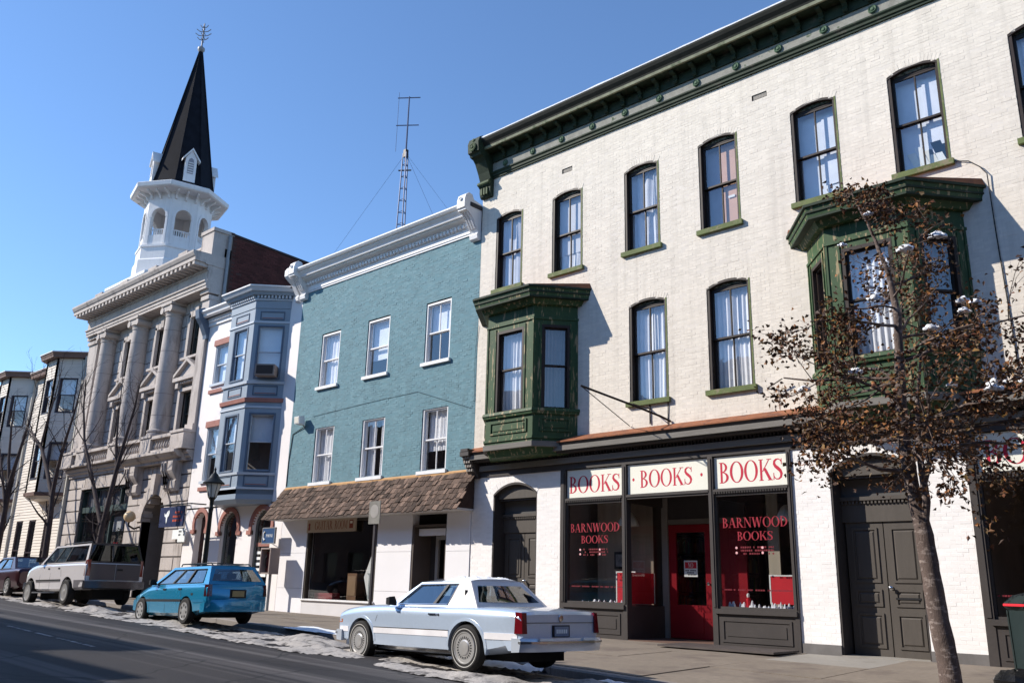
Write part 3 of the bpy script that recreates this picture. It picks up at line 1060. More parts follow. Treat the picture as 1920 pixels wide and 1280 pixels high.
def entry_door(b, x0, x1, num):
    d = .42
    fr = MB()
    # plastered reveal
    fr.box(x0 - .0, x0 + .03, .01, d, -.05, 2.86)
    fr.box(x1 - .03, x1, .01, d, -.05, 2.86)
    top = arc_pts(x0, x1, 2.84, .24)
    rings = [[(p[0], -.005, p[1] - .003), (p[0], -.005, p[1] - .05), (p[0], d, p[1] - .05), (p[0], d, p[1] - .003)] for p in top]
    fr.loft(rings)
    fr.prism([(x0, 2.70)] + top + [(x1, 2.70)], 'y', d - .08, d)
    o = fr.build('doorway', DARKG, b, fix=True)
    # arched board with the house number
    MB().prism([(x0 + .05, 2.74)] + [(p[0], p[1] - .04) for p in top[1:-1]] + [(x1 - .05, 2.74)], 'y', .10, .14).build('arch_board', DOORG, o, fix=True)
    MB().box(x0 + .03, x1 - .03, .142, .17, 2.70, 2.76).build('arch_rail', DARKG, o)
    tr = MB()
    tr.box(x0 + .03, x1 - .03, d - .1, d + .0, 2.02, 2.10)
    tr.box(x0 + .03, x1 - .03, d - .15, d + .0, 2.36, 2.42)
    k = x0 + .05
    while k < x1 - .06:
        tr.box(k, k + .03, d - .135, d - .1, 2.31, 2.36)
        k += .06
    tr.box(x0 + .03, x1 - .03, d - .1, d, 2.10, 2.36)
    tr.build('door_head', DOORG, o)
    pane(o, x0 + .03, x1 - .03, d - .06, 2.42, 2.72, mat('transom_glass_board', (0.11, .105, .10), .35, .1, 2), 'transom_light')
    xm = (x0 + x1) / 2
    for s, (a, c) in enumerate(((x0 + .06, xm - .008), (xm + .008, x1 - .06))):
        lf = MB()
        y0 = d - .07
        lf.box(a, c, y0, y0 + .05, -.02, 2.03)
        leaf = lf.build('door_leaf', DOORG, o)
        for (q0, q1) in ((.10, .62), (.72, .98), (1.08, 1.93)):
            p = MB()
            a0, c0 = a + .09, c - .09
            t = .035
            p.box(a0, c0, y0 - .018, y0 - .001, q1 - t, q1)
            p.box(a0, c0, y0 - .018, y0 - .001, q0, q0 + t)
            p.box(a0, a0 + t, y0 - .018, y0 - .001, q0 + t, q1 - t)
            p.box(c0 - t, c0, y0 - .018, y0 - .001, q0 + t, q1 - t)
            # raised and fielded centre
            f0, f1, g0, g1 = a0 + .055, c0 - .055, q0 + .055, q1 - .055
            if g1 - g0 > .06:
                e = .02
                p.add([(f0, y0 - .001, g0), (f1, y0 - .001, g0), (f1, y0 - .001, g1), (f0, y0 - .001, g1),
                       (f0 + e, y0 - .014, g0 + e), (f1 - e, y0 - .014, g0 + e), (f1 - e, y0 - .014, g1 - e), (f0 + e, y0 - .014, g1 - e)],
                      [(4, 5, 6, 7), (0, 1, 5, 4), (1, 2, 6, 5), (2, 3, 7, 6), (3, 0, 4, 7)])
            p.build('door_panel', DOORG, leaf)
        if s == 1:
            kb = MB()
            kb.lathe([(.028, 0), (.028, -.012), (.012, -.015), (.012, -.04), (.032, -.055), (.034, -.075), (.018, -.09), (.001, -.092)], 12, (a + .05, y0, 1.0), 'y')
            kb.build('door_knob', CHROME, leaf, 40)
            MB().box(a + .1, c - .12, y0 - .024, y0 - .019, .83, .86).build('letter_slot', BLACKP, leaf)
    MB().box(x0 + .0, x1, -.02, d + .1, -.2, -.02).build('door_step', CONCL, o)
    bk = MB()
    bk.box(x0 - .1, x1 + .1, d + .2, d + .22, -.1, 3.2)
    bk.build('back_board', SHOPD, o)
    return o


brick_arch(cream, *DOOR1, 2.84, .24, WHITEB, .14, 50)
brick_arch(cream, *DOOR2, 2.84, .24, WHITEB, .14, 51)
entry_door(cream, *DOOR1, '')
entry_door(cream, *DOOR2, '')
# ---------------------------------------------------------------- serif capitals, drawn stroke by stroke
def _ring(cx, cy, ro, so, ri, si, a0=0, a1=2 * PI, n=28):
    q = []
    for k in range(n):
        a, b = a0 + (a1 - a0) * k / n, a0 + (a1 - a0) * (k + 1) / n
        q.append([(cx + ro * math.cos(a), cy + so * math.sin(a)), (cx + ro * math.cos(b), cy + so * math.sin(b)),
                  (cx + ri * math.cos(b), cy + si * math.sin(b)), (cx + ri * math.cos(a), cy + si * math.sin(a))])
    return q


def _bar(x0, x1, y0, y1):
    return [[(x0, y0), (x1, y0), (x1, y1), (x0, y1)]]


def _dia(p, q, wd):
    return [[(p[0] - wd / 2, p[1]), (p[0] + wd / 2, p[1]), (q[0] + wd / 2, q[1]), (q[0] - wd / 2, q[1])]]


def _path(pts, wd):
    out = []
    L_, R_ = [], []
    for i, p in enumerate(pts):
        a, b = pts[max(0, i - 1)], pts[min(len(pts) - 1, i + 1)]
        d = Vector((b[0] - a[0], b[1] - a[1])).normalized()
        n = Vector((-d.y, d.x)) * wd[i] / 2
        L_.append((p[0] + n.x, p[1] + n.y))
        R_.append((p[0] - n.x, p[1] - n.y))
    for i in range(len(pts) - 1):
        out.append([L_[i], L_[i + 1], R_[i + 1], R_[i]])
    return out


def _stem(x, w_=.13, y0=0, y1=1, s=.07):
    return [_bar(x, x + w_, y0, y1), _bar(x - s, x + w_ + s, y0, y0 + .035), _bar(x - s, x + w_ + s, y1 - .035, y1)]


_S = [(.53, .78), (.47, .90), (.35, .965), (.22, .94), (.125, .86), (.11, .74), (.18, .63), (.31, .53), (.44, .42), (.50, .28), (.46, .13), (.34, .04), (.2, .04), (.10, .12), (.055, .25)]
GLYPH = {
    'B': (.66, lambda: _stem(.1) + [_ring(.2, .755, .33, .245, .19, .205, -PI / 2, PI / 2, 14), _ring(.2, .27, .40, .27, .25, .23, -PI / 2, PI / 2, 14)]),
    'O': (.86, lambda: [_ring(.43, .5, .41, .515, .26, .475)]),
    'K': (.82, lambda: _stem(.1) + [_dia((.25, .42), (.64, .98), .06), _dia((.68, .02), (.36, .58), .17), _bar(.5, .78, .965, 1), _bar(.53, .84, 0, .035)]),
    'S': (.62, lambda: [_path(_S, [.03, .05, .05, .09, .13, .15, .16, .17, .16, .15, .12, .07, .05, .05, .03]), _bar(.50, .545, .70, .98), _bar(.04, .085, .02, .33)]),
    'A': (.84, lambda: [_dia((.12, 0), (.40, 1), .05), _dia((.68, 0), (.42, 1), .15), _bar(.22, .6, .32, .36), _bar(.0, .25, 0, .035), _bar(.54, .84, 0, .035)]),
    'R': (.78, lambda: _stem(.1) + [_ring(.2, .745, .35, .255, .2, .215, -PI / 2, PI / 2, 14), _dia((.64, 0), (.34, .5), .15), _bar(.55, .78, 0, .035)]),
    'N': (.84, lambda: [_bar(.12, .16, 0, 1), _bar(.68, .72, 0, 1), _dia((.70, 0), (.17, 1), .15), _bar(.02, .26, 0, .035), _bar(.0, .2, .965, 1), _bar(.58, .82, .965, 1)]),
    'W': (1.12, lambda: [_dia((.33, 0), (.14, 1), .14), _dia((.33, 0), (.55, 1), .05), _dia((.76, 0), (.57, 1), .14), _dia((.76, 0), (.98, 1), .05), _bar(.02, .28, .965, 1), _bar(.86, 1.1, .965, 1)]),
    'D': (.80, lambda: _stem(.1) + [_ring(.2, .5, .54, .5, .38, .46, -PI / 2, PI / 2, 18)]),
    '.': (.34, lambda: [_ring(.17, .5, .075, .085, .001, .001)]),
    ' ': (.34, lambda: []),
    'E': (.66, lambda: _stem(.1) + [_bar(.2, .56, .965, 1), _bar(.2, .58, 0, .035), _bar(.2, .46, .49, .52)]),
    'I': (.34, lambda: _stem(.1)),
    'G': (.84, lambda: [_ring(.43, .5, .41, .515, .26, .475, .6, 2 * PI - .2), _bar(.62, .76, .08, .45)]),
    'U': (.8, lambda: [_bar(.1, .24, .3, 1), _bar(.62, .67, .3, 1), _ring(.385, .31, .285, .31, .15, .27, PI, 2 * PI, 14)]),
    'T': (.72, lambda: _stem(.29)[:2] + [_bar(.02, .70, .95, 1)]),
    'M': (1.0, lambda: [_bar(.1, .15, 0, 1), _bar(.76, .9, 0, 1), _dia((.46, .1), (.16, 1), .14), _dia((.46, .1), (.78, 1), .05)]),
    'P': (.7, lambda: _stem(.1) + [_ring(.2, .73, .36, .27, .21, .23, -PI / 2, PI / 2, 14)]),
    'H': (.84, lambda: _stem(.1) + _stem(.62) + [_bar(.2, .65, .49, .53)]),
}


def text_w(s):
    return sum(GLYPH[c][0] for c in s)


def letters(s, x0, x1, z0, z1, y, m, parent, name='lettering', slab=.0, gap=.0):
    """capitals filling x0..x1, z0..z1 in the plane y (facing -y)"""
    mb = MB()
    tw = text_w(s)
    k = (x1 - x0) / tw
    x = x0
    e = 0
    for c in s:
        gw, fn = GLYPH[c]
        h = z1 - z0
        for strokes in fn():
            e += 1
            yy = y - (e % 7) * .00025
            for q in strokes:
                mb.poly([(x + p[0] * k, yy, z0 + p[1] * h) for p in q])
        x += gw * k
    o = mb.build(name, m, parent)
    return o


def small_print(parent, x0, x1, z0, z1, y, m, rows, seed=1, name='small_print'):
    rn = random.Random(seed)
    mb = MB()
    h = (z1 - z0) / rows
    for r in range(rows):
        x = x0
        while x < x1 - .01:
            wd = rn.uniform(.3, .8) * h
            if rn.random() < .8:
                mb.box(x, min(x1, x + wd), y, y + .001, z1 - (r + .8) * h, z1 - (r + .25) * h)
            x += wd + .2 * h
    return kind(mb.build(name, m, parent), 'stuff')


# ---------------------------------------------------------------- bookshop front
def shopfront(b, X, lettered=True):
    """X: eight x values of posts: l0 l1 | m0 m1 | n0 n1 | r0 r1"""
    l0, l1, m0, m1, n0, n1, q0, q1 = X
    for a, c in ((l0, l1), (m0, m1), (n0, n1), (q0, q1)):
        p = MB()
        p.box(a, c, -.035, .12, -.03, 3.25)
        p.box(a + .03, c - .03, -.05, -.035, .62, 3.2)
        p.build('shop_post', DARKG, b)
    for i, (a, c) in enumerate(((l1, m0), (m1, n0), (n1, q0))):
        t = MB()
        t.box(a, c, -.02, .12, 2.56, 2.655)
        t.box(a, c, -.045, -.02, 2.60, 2.64)
        tb = t.build('transom_bar', DARKG, b)
        if i != 1:
            dn = MB()
            x = a + .01
            while x < c - .03:
                dn.box(x, x + .025, -.04, -.021, 2.565, 2.598)
                x += .05
            kind(dn.build('transom_dentils', DARKG, tb), 'stuff')
        sg = MB()
        sg.box(a + .012, c - .012, .02, .06, 2.66, 3.225)
        so = sg.build('sign_board', SIGNC, b)
        if lettered:
            wd = c - a
            if i == 1:
                letters('BOOKS', a + .29, c - .34, 2.77, 3.10, .0195, REDL, so)
                for sx in (a + .13, c - .17):
                    letters('.', sx - .045, sx + .07, 2.75, 3.12, .0195, REDL, so, 'bullet')
            elif i == 0:
                letters('BOOKS', a + .06, c - .07, 2.75, 3.09, .0195, REDL, so)
            else:
                letters('BOOKS', a + .10, c - .08, 2.75, 3.12, .0195, REDL, so)
        else:
            letters('BOOKS', a + .10, c - .08, 2.75, 3.12, .0195, REDL, so)
        if i == 1:
            continue
        fr = MB()
        fr.box(a, a + .03, 0, .09, .60, 2.56)
        fr.box(c - .03, c, 0, .09, .60, 2.56)
        fr.box(a + .03, c - .03, 0, .09, 2.52, 2.559)
        fr.box(a + .03, c - .03, 0, .09, .601, .64)
        wn = fr.build('shop_window', DARKG, b)
        pane(wn, a + .03, c - .03, .05, .64, 2.52, GLASSD)
        bk = MB()
        bk.box(a - .04, c + .04, -.07, .14, .52, .60)
        bk.box(a, c, -.02, .1, -.12, .519)
        bk.box(a + .07, c - .07, -.035, -.02, .40, .44)
        bk.box(a + .07, c - .07, -.035, -.02, .06, .10)
        bk.box(a + .07, a + .11, -.035, -.02, .10, .40)
        bk.box(c - .11, c - .07, -.035, -.02, .10, .40)
        bk.box(a + .17, c - .17, -.03, -.02, .16, .34)
        bk.build('bulkhead', DARKG, b)
        y = .047
        if lettered:
            xm = (a + c) / 2 + (.02 if i else -.02)
            letters('BARNWOOD', xm - .62, xm + .62, 1.97, 2.14, y, REDG, wn, 'window_lettering')
            letters('BOOKS', xm - .34, xm + .34, 1.75, 1.90, y, REDG, wn, 'window_lettering')
            small_print(wn, xm - .28, xm + .34, 1.50, 1.66, y, mat('dim_red_print', (.16, .01, .02), .6), 3, 5 + i)
            small_print(wn, a + .06, c - .06, .90, .945, y, mat('dim_red_print', (.16, .01, .02), .6), 1, 9 + i)
            mb = MB()
            for q in (xm - .36, xm + .13):
                for dz in (0, .085):
                    mb.poly([(q + .022 * math.cos(2 * PI * k / 10), y - .0005, 1.54 + dz + .022 * math.sin(2 * PI * k / 10)) for k in range(10)])
            mb.build('bullet_marks', mat('pink_white_mark', (.75, .4, .42), .6), wn)
        else:
            letters('BOOKS', a + .75, c + .3, 1.95, 2.12, y, REDG, wn, 'window_lettering')
            small_print(wn, a + .06, c - .06, .90, .945, y, mat('dim_red_print', (.16, .01, .02), .6), 1, 9 + i)
        # display deck with cotton wool and small village pieces
        dk = MB()
        dk.box(a, c, .1, 1.0, .50, .60)
        deck = dk.build('display_deck', DARKG, b)
        rn = random.Random(31 + i)
        cot = MB()
        x = a + .08
        while x < c - .08:
            h = rn.uniform(.04, .1) * (1.5 if i else .8)
            r = rn.uniform(.02, .045)
            cot.lathe([(r, .6), (r * .9, .6 + h * .5), (r * .35, .6 + h), (.001, .6 + h * 1.1)], 6, (x, .14 + rn.uniform(0, .15), 0))
            x += rn.uniform(.04, .09)
        kind(cot.build('cotton_snow', SNOW, deck, 50), 'stuff')
    # the room
    rm = MB()
    x0, x1 = l0 - .3, q1 + .3
    rm.poly([(x0, 5, -.05), (x1, 5, -.05), (x1, 5, 3.3), (x0, 5, 3.3)])
    rm.poly([(x0, .1, -.05), (x0, 5, -.05), (x0, 5, 3.3), (x0, .1, 3.3)])
    rm.poly([(x1, .1, -.05), (x1, 5, -.05), (x1, 5, 3.3), (x1, .1, 3.3)])
    rm.poly([(x0, .1, 2.9), (x1, .1, 2.9), (x1, 5, 2.9), (x0, 5, 2.9)])
    rm.build('shop_room', ROOMG, b)
    # floor runs in level from the door sill, entrance tiles out to the street
    MB().box(x0, x1, .101, 5, -.16, -.02).build('shop_floor', mat('shop_floor_boards', (.12, .075, .05), .7, .2, 3), b)


shopfront(cream, (-11.66, -11.53, -10.10, -10.00, -8.19, -8.09, -6.67, -6.60))
shopfront(cream, (-3.85, -3.72, -2.05, -1.95, -.2, -.1, 1.3, 1.4), False)


# recessed entrance of the bookshop
def angled(mb, p, q, th, z0, z1):
    p, q = Vector((*p, 0)), Vector((*q, 0))
    u = (q - p).normalized()
    n = Vector((-u.y, u.x, 0)) * th
    r = [(p.x, p.y), (q.x, q.y), (q.x + n.x, q.y + n.y), (p.x + n.x, p.y + n.y)]
    mb.loft([[(a, b, z0) for a, b in r], [(a, b, z1) for a, b in r]])


EY = 1.25
en = MB()
en.box(-10.06, -10.0, .12, EY, -.02, .58)
ent = en.build('shop_entrance', DARKG, cream, fix=True)
MB().box(-10.06, -10.0, .12, EY, 2.50, 2.9).build('entrance_panel', DARKG, ent)
MB().box(-8.19, -8.13, .12, EY, -.02, .58).build('entrance_panel', DARKG, ent)
MB().box(-8.19, -8.13, .12, EY, 2.50, 2.9).build('entrance_panel', DARKG, ent)
MB().poly([(-10.03, .14, .58), (-10.03, EY, .58), (-10.03, EY, 2.5), (-10.03, .14, 2.5)]).build('pane', GLASSD, ent)
MB().poly([(-8.16, EY, .58), (-8.16, .14, .58), (-8.16, .14, 2.5), (-8.16, EY, 2.5)]).build('pane', GLASSD, ent)
MB().box(-10.04, -9.90, EY - .02, EY + .1, -.02, 2.9).build('entrance_post', mat('grey_entrance_post', (.26, .245, .23), .6), ent)
MB().box(-9.90, -8.19, EY, EY + .08, 2.16, 2.26).build('entrance_rail', GREYB, ent)
MB().box(-9.90, -8.19, EY + .02, EY + .06, 2.26, 2.9).build('transom_light', SHOPD, ent)
MB().box(-8.90, -8.19, EY + .01, EY + .07, .0, 2.16).build('door_jamb', REDP, ent)
dr = MB()
dr.box(-9.89, -9.73, EY + .01, EY + .07, .0, 2.15)
dr.box(-9.07, -8.91, EY + .01, EY + .07, .0, 2.15)
dr.box(-9.73, -9.07, EY + .01, EY + .07, 2.0, 2.15)
dr.box(-9.73, -9.07, EY + .01, EY + .07, .0, .62)
dr.box(-9.66, -9.14, EY - .005, EY + .01, .1, .5)
rd = dr.build('red_door', REDP, ent)
pane(rd, -9.73, -9.07, EY + .04, .62, 2.0, GLASSD)
ns = MB().box(-9.56, -9.26, EY + .03, EY + .035, 1.15, 1.46).build('door_notice', PAPER, rd)
MB().box(-9.54, -9.28, EY + .027, EY + .0295, 1.31, 1.43).build('notice_red_band', REDB, ns)
letters('NO', -9.47, -9.35, 1.325, 1.415, EY + .026, PAPER, ns)
small_print(ns, -9.53, -9.29, 1.17, 1.29, EY + .029, BLACKP, 3, 3)
MB().lathe([(.02, 0), (.02, -.03), (.035, -.05), (.03, -.07), (.001, -.075)], 10, (-8.98, EY + .01, 1.02), 'y').build('door_knob', CHROME, rd, 40)
MB().box(-10.0, -8.19, -.03, EY + .02, -.10, -.015).build('entrance_floor', mat('entrance_boards', (.14, .085, .065), .8, .2, 3, stretch=(6, 1, 1)), ent)
MB().box(-10.0, -8.19, -.10, -.031, -.14, -.045).build('entrance_sill', CONCL, ent)
# things inside the windows
for x0, x1, y, c_, lab in ((-11.50, -10.78, 1.02, (.46, .39, .30), 'tall beige back panel in the left shop window'), (-10.76, -10.12, 1.04, (.30, .25, .20), 'dull brown back panel beside the beige panel in the left shop window'), (-7.56, -7.34, .9, (.40, .36, .29), 'narrow beige column inside the right shop window')):
    MB().box(x0, x1, y, y + .03, .60, 2.88).build('display_panel', mat('panel_' + lab[:12].replace(' ', '_'), c_, .9, .15, 1.5, stretch=(5, 1, .5)), cream)
for k, (x0, x1, y, z0, z1, lab) in enumerate(((-7.30, -6.74, .42, .70, 1.16, 'red display board with white edge in the right shop window'),
                                             (-10.62, -10.18, .50, .62, 1.20, 'dark red display board in the left shop window'),
                                             (-10.14, -10.12, .25, .62, 1.20, 'red display board behind the side glass of the shop entrance'))):
    bd = tag(MB().box(x0, x1, y, y + (.02 if k < 2 else .8), z0, z1).build('display_board', REDB), lab, 'board')
    if k == 2:
        MB().box(x0, x1 + .004, y + .8, y + .825, z0, z1).build('board_edge', PAPER, bd)
        continue
    e = MB()
    e.box(x0 - .025, x0, y - .004, y + .02, z0, z1 + .025)
    e.box(x0, x1, y - .004, y + .02, z1, z1 + .025)
    e.build('board_edge', PAPER, bd)
pic = tag(MB().box(-10.98, -10.72, .9, .92, 1.28, 1.62).build('framed_picture', BLACKP), 'small dark framed picture hanging in left shop window', 'picture')
MB().box(-10.94, -10.76, .895, .8995, 1.33, 1.57).build('print', mat('old_print', (.25, .25, .25), .6, .5, 12), pic)
for xx, lab in ((-7.0, 'pale glass pendant lamp in the right shop window'), (-10.4, 'dim glass pendant lamp in the left shop window')):
    lp = thing('pendant_lamp', lab, 'lamp', (xx, .6, 2.3))
    mb = MB()
    rings = []
    for r, h in ((.05, 2.38), (.10, 2.34), (.17, 2.22), (.20, 2.12), (.19, 2.10)):
        rings.append([(xx + r * (1 + .08 * math.cos(8 * a)) * math.cos(a), .6 + r * (1 + .08 * math.cos(8 * a)) * math.sin(a), h) for a in [2 * PI * k / 32 for k in range(32)]])
    mb.loft(rings, True, False)
    mb.build('glass_shade', FROST, lp, 60)
    MB().tube([(xx, .6, 2.38), (xx, .6, 2.88)], .008).build('cord', WIRE, lp)
nb = thing('nutcracker_figure', 'small red and white figure among the cotton snow', 'figure', (-7.62, .2, .6))
MB().lathe([(.03, .6), (.035, .64), (.03, .72), (.04, .76), (.03, .8), (.001, .8)], 10, (-7.62, .2, 0)).build('coat', REDB, nb, 40)
MB().lathe([(.02, .8), (.028, .83), (.02, .86), (.001, .87)], 10, (-7.62, .2, 0)).build('head', PAPER, nb, 40)
# shelves deep inside
for k, x0 in enumerate((-11.4, -10.2, -8.2, -7.4)):
    sf = thing('bookcase', ('tall', 'second', 'third', 'last')[k] + ' dark bookcase deep inside the bookshop', 'bookcase', (x0 + .5, 3.8, 0))
    mb = MB()
    mb.box(x0, x0 + .04, 3.7, 4, 0, 2.2)
    mb.box(x0 + .96, x0 + 1, 3.7, 4, 0, 2.2)
    for q in range(6):
        mb.box(x0 + .04, x0 + .96, 3.7, 4, q * .42, q * .42 + .03)
    mb.build('carcass', mat('brown_shelf', (.1, .06, .04), .7), sf)
    rn = random.Random(k)
    bk = MB()
    bk.tone = {}
    for q in range(5):
        x = x0 + .06
        while x < x0 + .9:
            wdt = rn.uniform(.02, .05)
            bk.box(x, x + wdt, 3.74, 3.95, q * .42 + .03, q * .42 + .03 + rn.uniform(.22, .34), (rn.uniform(.2, 1), rn.uniform(.2, .8), rn.uniform(.2, .7)))
            x += wdt + .002
    kind(bk.build('books', mat('book_spines', (.4, .35, .3), .7, vc=True), sf), 'stuff')

# iron sign bracket and stays on the cream wall, wires
ib = thing('sign_bracket', 'rusty iron sign arm jutting from the cream wall over the shop cornice', 'bracket', (-8.6, 0, 4.0))
MB().tube([(-8.95, -.02, 3.98), (-9.06, -.16, 4.06), (-9.35, -.5, 4.22), (-10.0, -1.45, 4.56)], .022, 8).build('arm', BLACKW, ib)
MB().tube([(-9.42, -.0, 4.28), (-9.42, -.6, 4.28)], .012, 6).tube([(-9.42, -.02, 3.98), (-9.42, -.02, 4.36)], .014, 6).build('stay', BLACKW, ib)
hk = thing('wall_hook', 'small rusty iron hook beside the right second floor window sill', 'hook', (-6.9, 0, 4.4))
MB().tube([(-6.95, 0, 4.36), (-6.78, -.12, 4.38), (-6.6, -.13, 4.46)], .012, 6).build('arm', BLACKW, hk)
MB().tube([(-6.75, -.01, 4.38), (-6.75, -.012, 4.25), (-6.74, -.008, 3.95)], .004, 5).build('rust_wire', RUST, hk)
for pts, lab in (([(-3.5, -.02, 7.62), (-3.3, -.03, 7.55), (-3.15, -.04, 7.4), (-3.06, -.04, 7.25), (-3.05, -.02, 6.2), (-3.02, -.015, 5.0), (-3.0, -.015, 3.95)], 'black cable hanging down the cream wall right of the second oriel'),
                 ([(-10.02, -1.4, 4.56), (-9.9, -.02, 3.99)], 'thin wire under the iron sign arm'),
                 ([(-9.0, -.015, 4.36), (-9.02, -.012, 3.95)], 'thin wire dropping beside the left curtained window sill'),
                 ([(-14.28, -.02, 6.9), (-14.36, -.02, 6.2), (-14.33, -.02, 5.1), (-14.45, -.015, 4.9), (-16.4, -.012, 5.55), (-18.2, -.012, 5.52), (-20.2, -.012, 5.45), (-20.9, -.012, 5.42)], 'thin cable draped along the teal brick wall between window rows')):
    tag(MB().tube(pts, .005 if 'teal' in lab else .009, 5).build('wall_cable', mat('teal_cable', (.06, .1, .12), .7) if 'teal' in lab else WIRE), lab, 'cable')
# ---------------------------------------------------------------- teal house
teal = thing('teal_brick_house', 'teal painted brick house with white cornice and shingled shop awning', 'building', (-18, 0, 0))
TX0, TX1 = -22.0, -14.302
TW = [(-20.80, -19.90), (-18.64, -17.69), (-16.23, -15.29)]
hol = [rect(a, b, 6.25, 7.82) for a, b in TW] + [rect(a + .06, b + .05, 3.52, 5.08) for a, b in TW]
brick_wall(teal, TX0, TX1, 3.25, 9.36, hol, TEAL, TEALJ, seed=5, tone=(.88, 1.1), rough=.002)


def sash_window(b, x0, x1, z0, z1, y=0.0, m=None, inside='curtain', seed=0, muntin=True, reveal=.10, sill=True, half=None, trim=.05):
    m = m or WHITE
    d = reveal
    fr = MB()
    fr.box(x0 + .001, x0 + trim, y + .02, y + d + .07, z0, z1 - .001)
    fr.box(x1 - trim, x1 - .001, y + .02, y + d + .07, z0, z1 - .001)
    fr.box(x0 + trim, x1 - trim, y + .02, y + d + .07, z1 - trim, z1 - .001)
    wn = fr.build('window', m, b)
    a, c = x0 + trim, x1 - trim
    zt = z1 - trim
    zm = (z0 + zt) / 2
    xm = (a + c) / 2
    for (p, q, yy, nm) in ((zm, zt, y + d - .02, 'upper_sash'), (z0 + .01, zm + .03, y + d + .02, 'lower_sash')):
        s = MB()
        t = .035
        s.box(a, a + t, yy - .018, yy + .018, p, q)
        s.box(c - t, c, yy - .018, yy + .018, p, q)
        s.box(a + t, c - t, yy - .018, yy + .018, q - t, q)
        s.box(a + t, c - t, yy - .019, yy + .018, p, p + t)
        if muntin:
            s.box(xm - .009, xm + .009, yy - .016, yy + .016, p + t, q - t)
        s.build(nm, m, wn)
        if muntin:
            pane(wn, a + t, xm - .009, yy, p + t, q - t)
            pane(wn, xm + .009, c - t, yy, p + t, q - t)
        else:
            pane(wn, a + t, c - t, yy, p + t, q - t)
    if sill:
        MB().box(x0 - .06, x1 + .06, y - .07, y + d, z0 - .085, z0 - .001).build('sill', m, wn)
    yy = y + d + .1
    zlo = z0 if half is None else zm + half
    if inside == 'curtain':
        curtain(wn, a, c, yy, zlo, zt, CURT, 5, .014, seed)
    elif inside == 'blind':
        MB().box(a, c, yy, yy + .008, zlo, zt).build('blind', BLIND, wn)
    elif inside == 'drapes':
        curtain(wn, a, xm - .1, yy, z0, zt, CURT, 3, .014, seed)
        curtain(wn, xm + .1, c, yy, z0, zt, CURT, 3, .014, seed + 1)
    MB().box(x0, x1, y + .55, y + .56, z0 - .1, z1 + .1).build('dim_room', ROOM, wn)
    return wn


for i, (a, b) in enumerate(TW):
    sash_window(teal, a, b, 6.25, 7.82, inside=('curtain', 'blind', 'blind')[i], seed=i, muntin=(i == 2), half=(None, -.3, .02)[i])
    sash_window(teal, a + .06, b + .05, 3.52, 5.08, inside=('curtain', 'drapes', 'curtain')[i], seed=i + 6, half=(None, None, -.25)[i])
# cornice
prof_x('cornice_frieze', [(.01, 9.32), (-.03, 9.32), (-.03, 9.36), (-.05, 9.37), (-.05, 9.52), (.01, 9.52)], -21.8, -14.55, WHITE, teal)
prof_x('cornice_bed', [(.01, 9.62), (-.10, 9.62), (-.13, 9.66), (-.28, 9.70), (-.28, 9.73), (-.34, 9.735), (-.36, 9.80), (-.42, 9.86), (-.42, 9.885), (-.48, 9.90), (-.52, 9.95), (-.52, 9.985), (-.4, 10.0), (.01, 10.0)], -21.8, -14.55, WHITE, teal)
prof_x('dentil_band', [(.01, 9.52), (-.07, 9.52), (-.07, 9.62), (.01, 9.62)], -21.8, -14.55, WHITE, teal)
dm = MB().box(0, .07, -.14, -.07, 9.535, 9.618).mesh('dentil', WHITE)
x = -21.78
while x < -14.62:
    put('dentil', dm, teal, (x, 0, 0))
    x += .135
for x0 in (-22.0, -14.60):
    e = MB()
    e.prism([(.01, 9.12), (-.06, 9.10), (-.12, 9.14), (-.14, 9.24), (-.10, 9.30), (-.16, 9.40), (-.30, 9.62), (-.44, 9.74), (-.56, 9.76), (-.56, 9.80), (-.6, 9.82), (-.6, 10.02), (-.56, 10.16), (-.46, 10.24), (-.34, 10.22), (-.28, 10.1), (.01, 10.05)], 'x', x0, x0 + .27)
    eo = e.build('end_console', WHITE, teal, fix=True)
    e = MB()
    for q in range(3):
        e.prism([(-.16, 9.385), (-.19, 9.385), (-.33, 9.60), (-.46, 9.72), (-.46, 9.745), (-.3, 9.625)], 'x', x0 + .03 + q * .085, x0 + .065 + q * .085)
    e.lathe([(.05, 0), (.05, -.03), (.03, -.035), (.03, -.02), (.001, -.02)], 12, (x0 + .135, -.6, 10.05), 'y')
    kind(e.build('console_flutes', WHITE, eo, fix=True), 'stuff')
e = MB()
e.prism([(.01, 9.1), (-.12, 9.14), (-.14, 9.24), (-.10, 9.30), (-.30, 9.62), (-.5, 9.76), (-.56, 9.82), (-.56, 10.0), (-.5, 10.1), (-.4, 10.13), (.01, 10.0)], 'x', -22.27, -22.1)
e.build('end_console', WHITE, teal, fix=True)
# body
sh = MB()
sh.box(TX0, TX1, .56, 11, 3.3, 9.9)
sh.box(TX0, TX0 + .1, .01, .56, 3.3, 9.9)
sh.build('inner_wall', ROOM, teal)
MB().box(TX0, TX1, -.4, 11, 9.9, 10.0).build('roof', ROOFT, teal)
sh = MB()
sh.box(-20.7, -14.35, 4.0, 4.1, -.1, 3.3)
sh.box(-20.7, -20.6, .2, 4.0, -.1, 3.3)
sh.box(-14.45, -14.35, .3, 4.0, -.1, 3.3)
sh.box(-20.6, -14.45, .25, 4.0, 2.62, 2.7)
sh.build('guitar_shop_room', SHOPD, teal)
MB().box(-20.6, -14.45, .25, 4.0, -.1, -.0).build('shop_floor', mat('dark_floor', (.06, .05, .045), .8), teal)
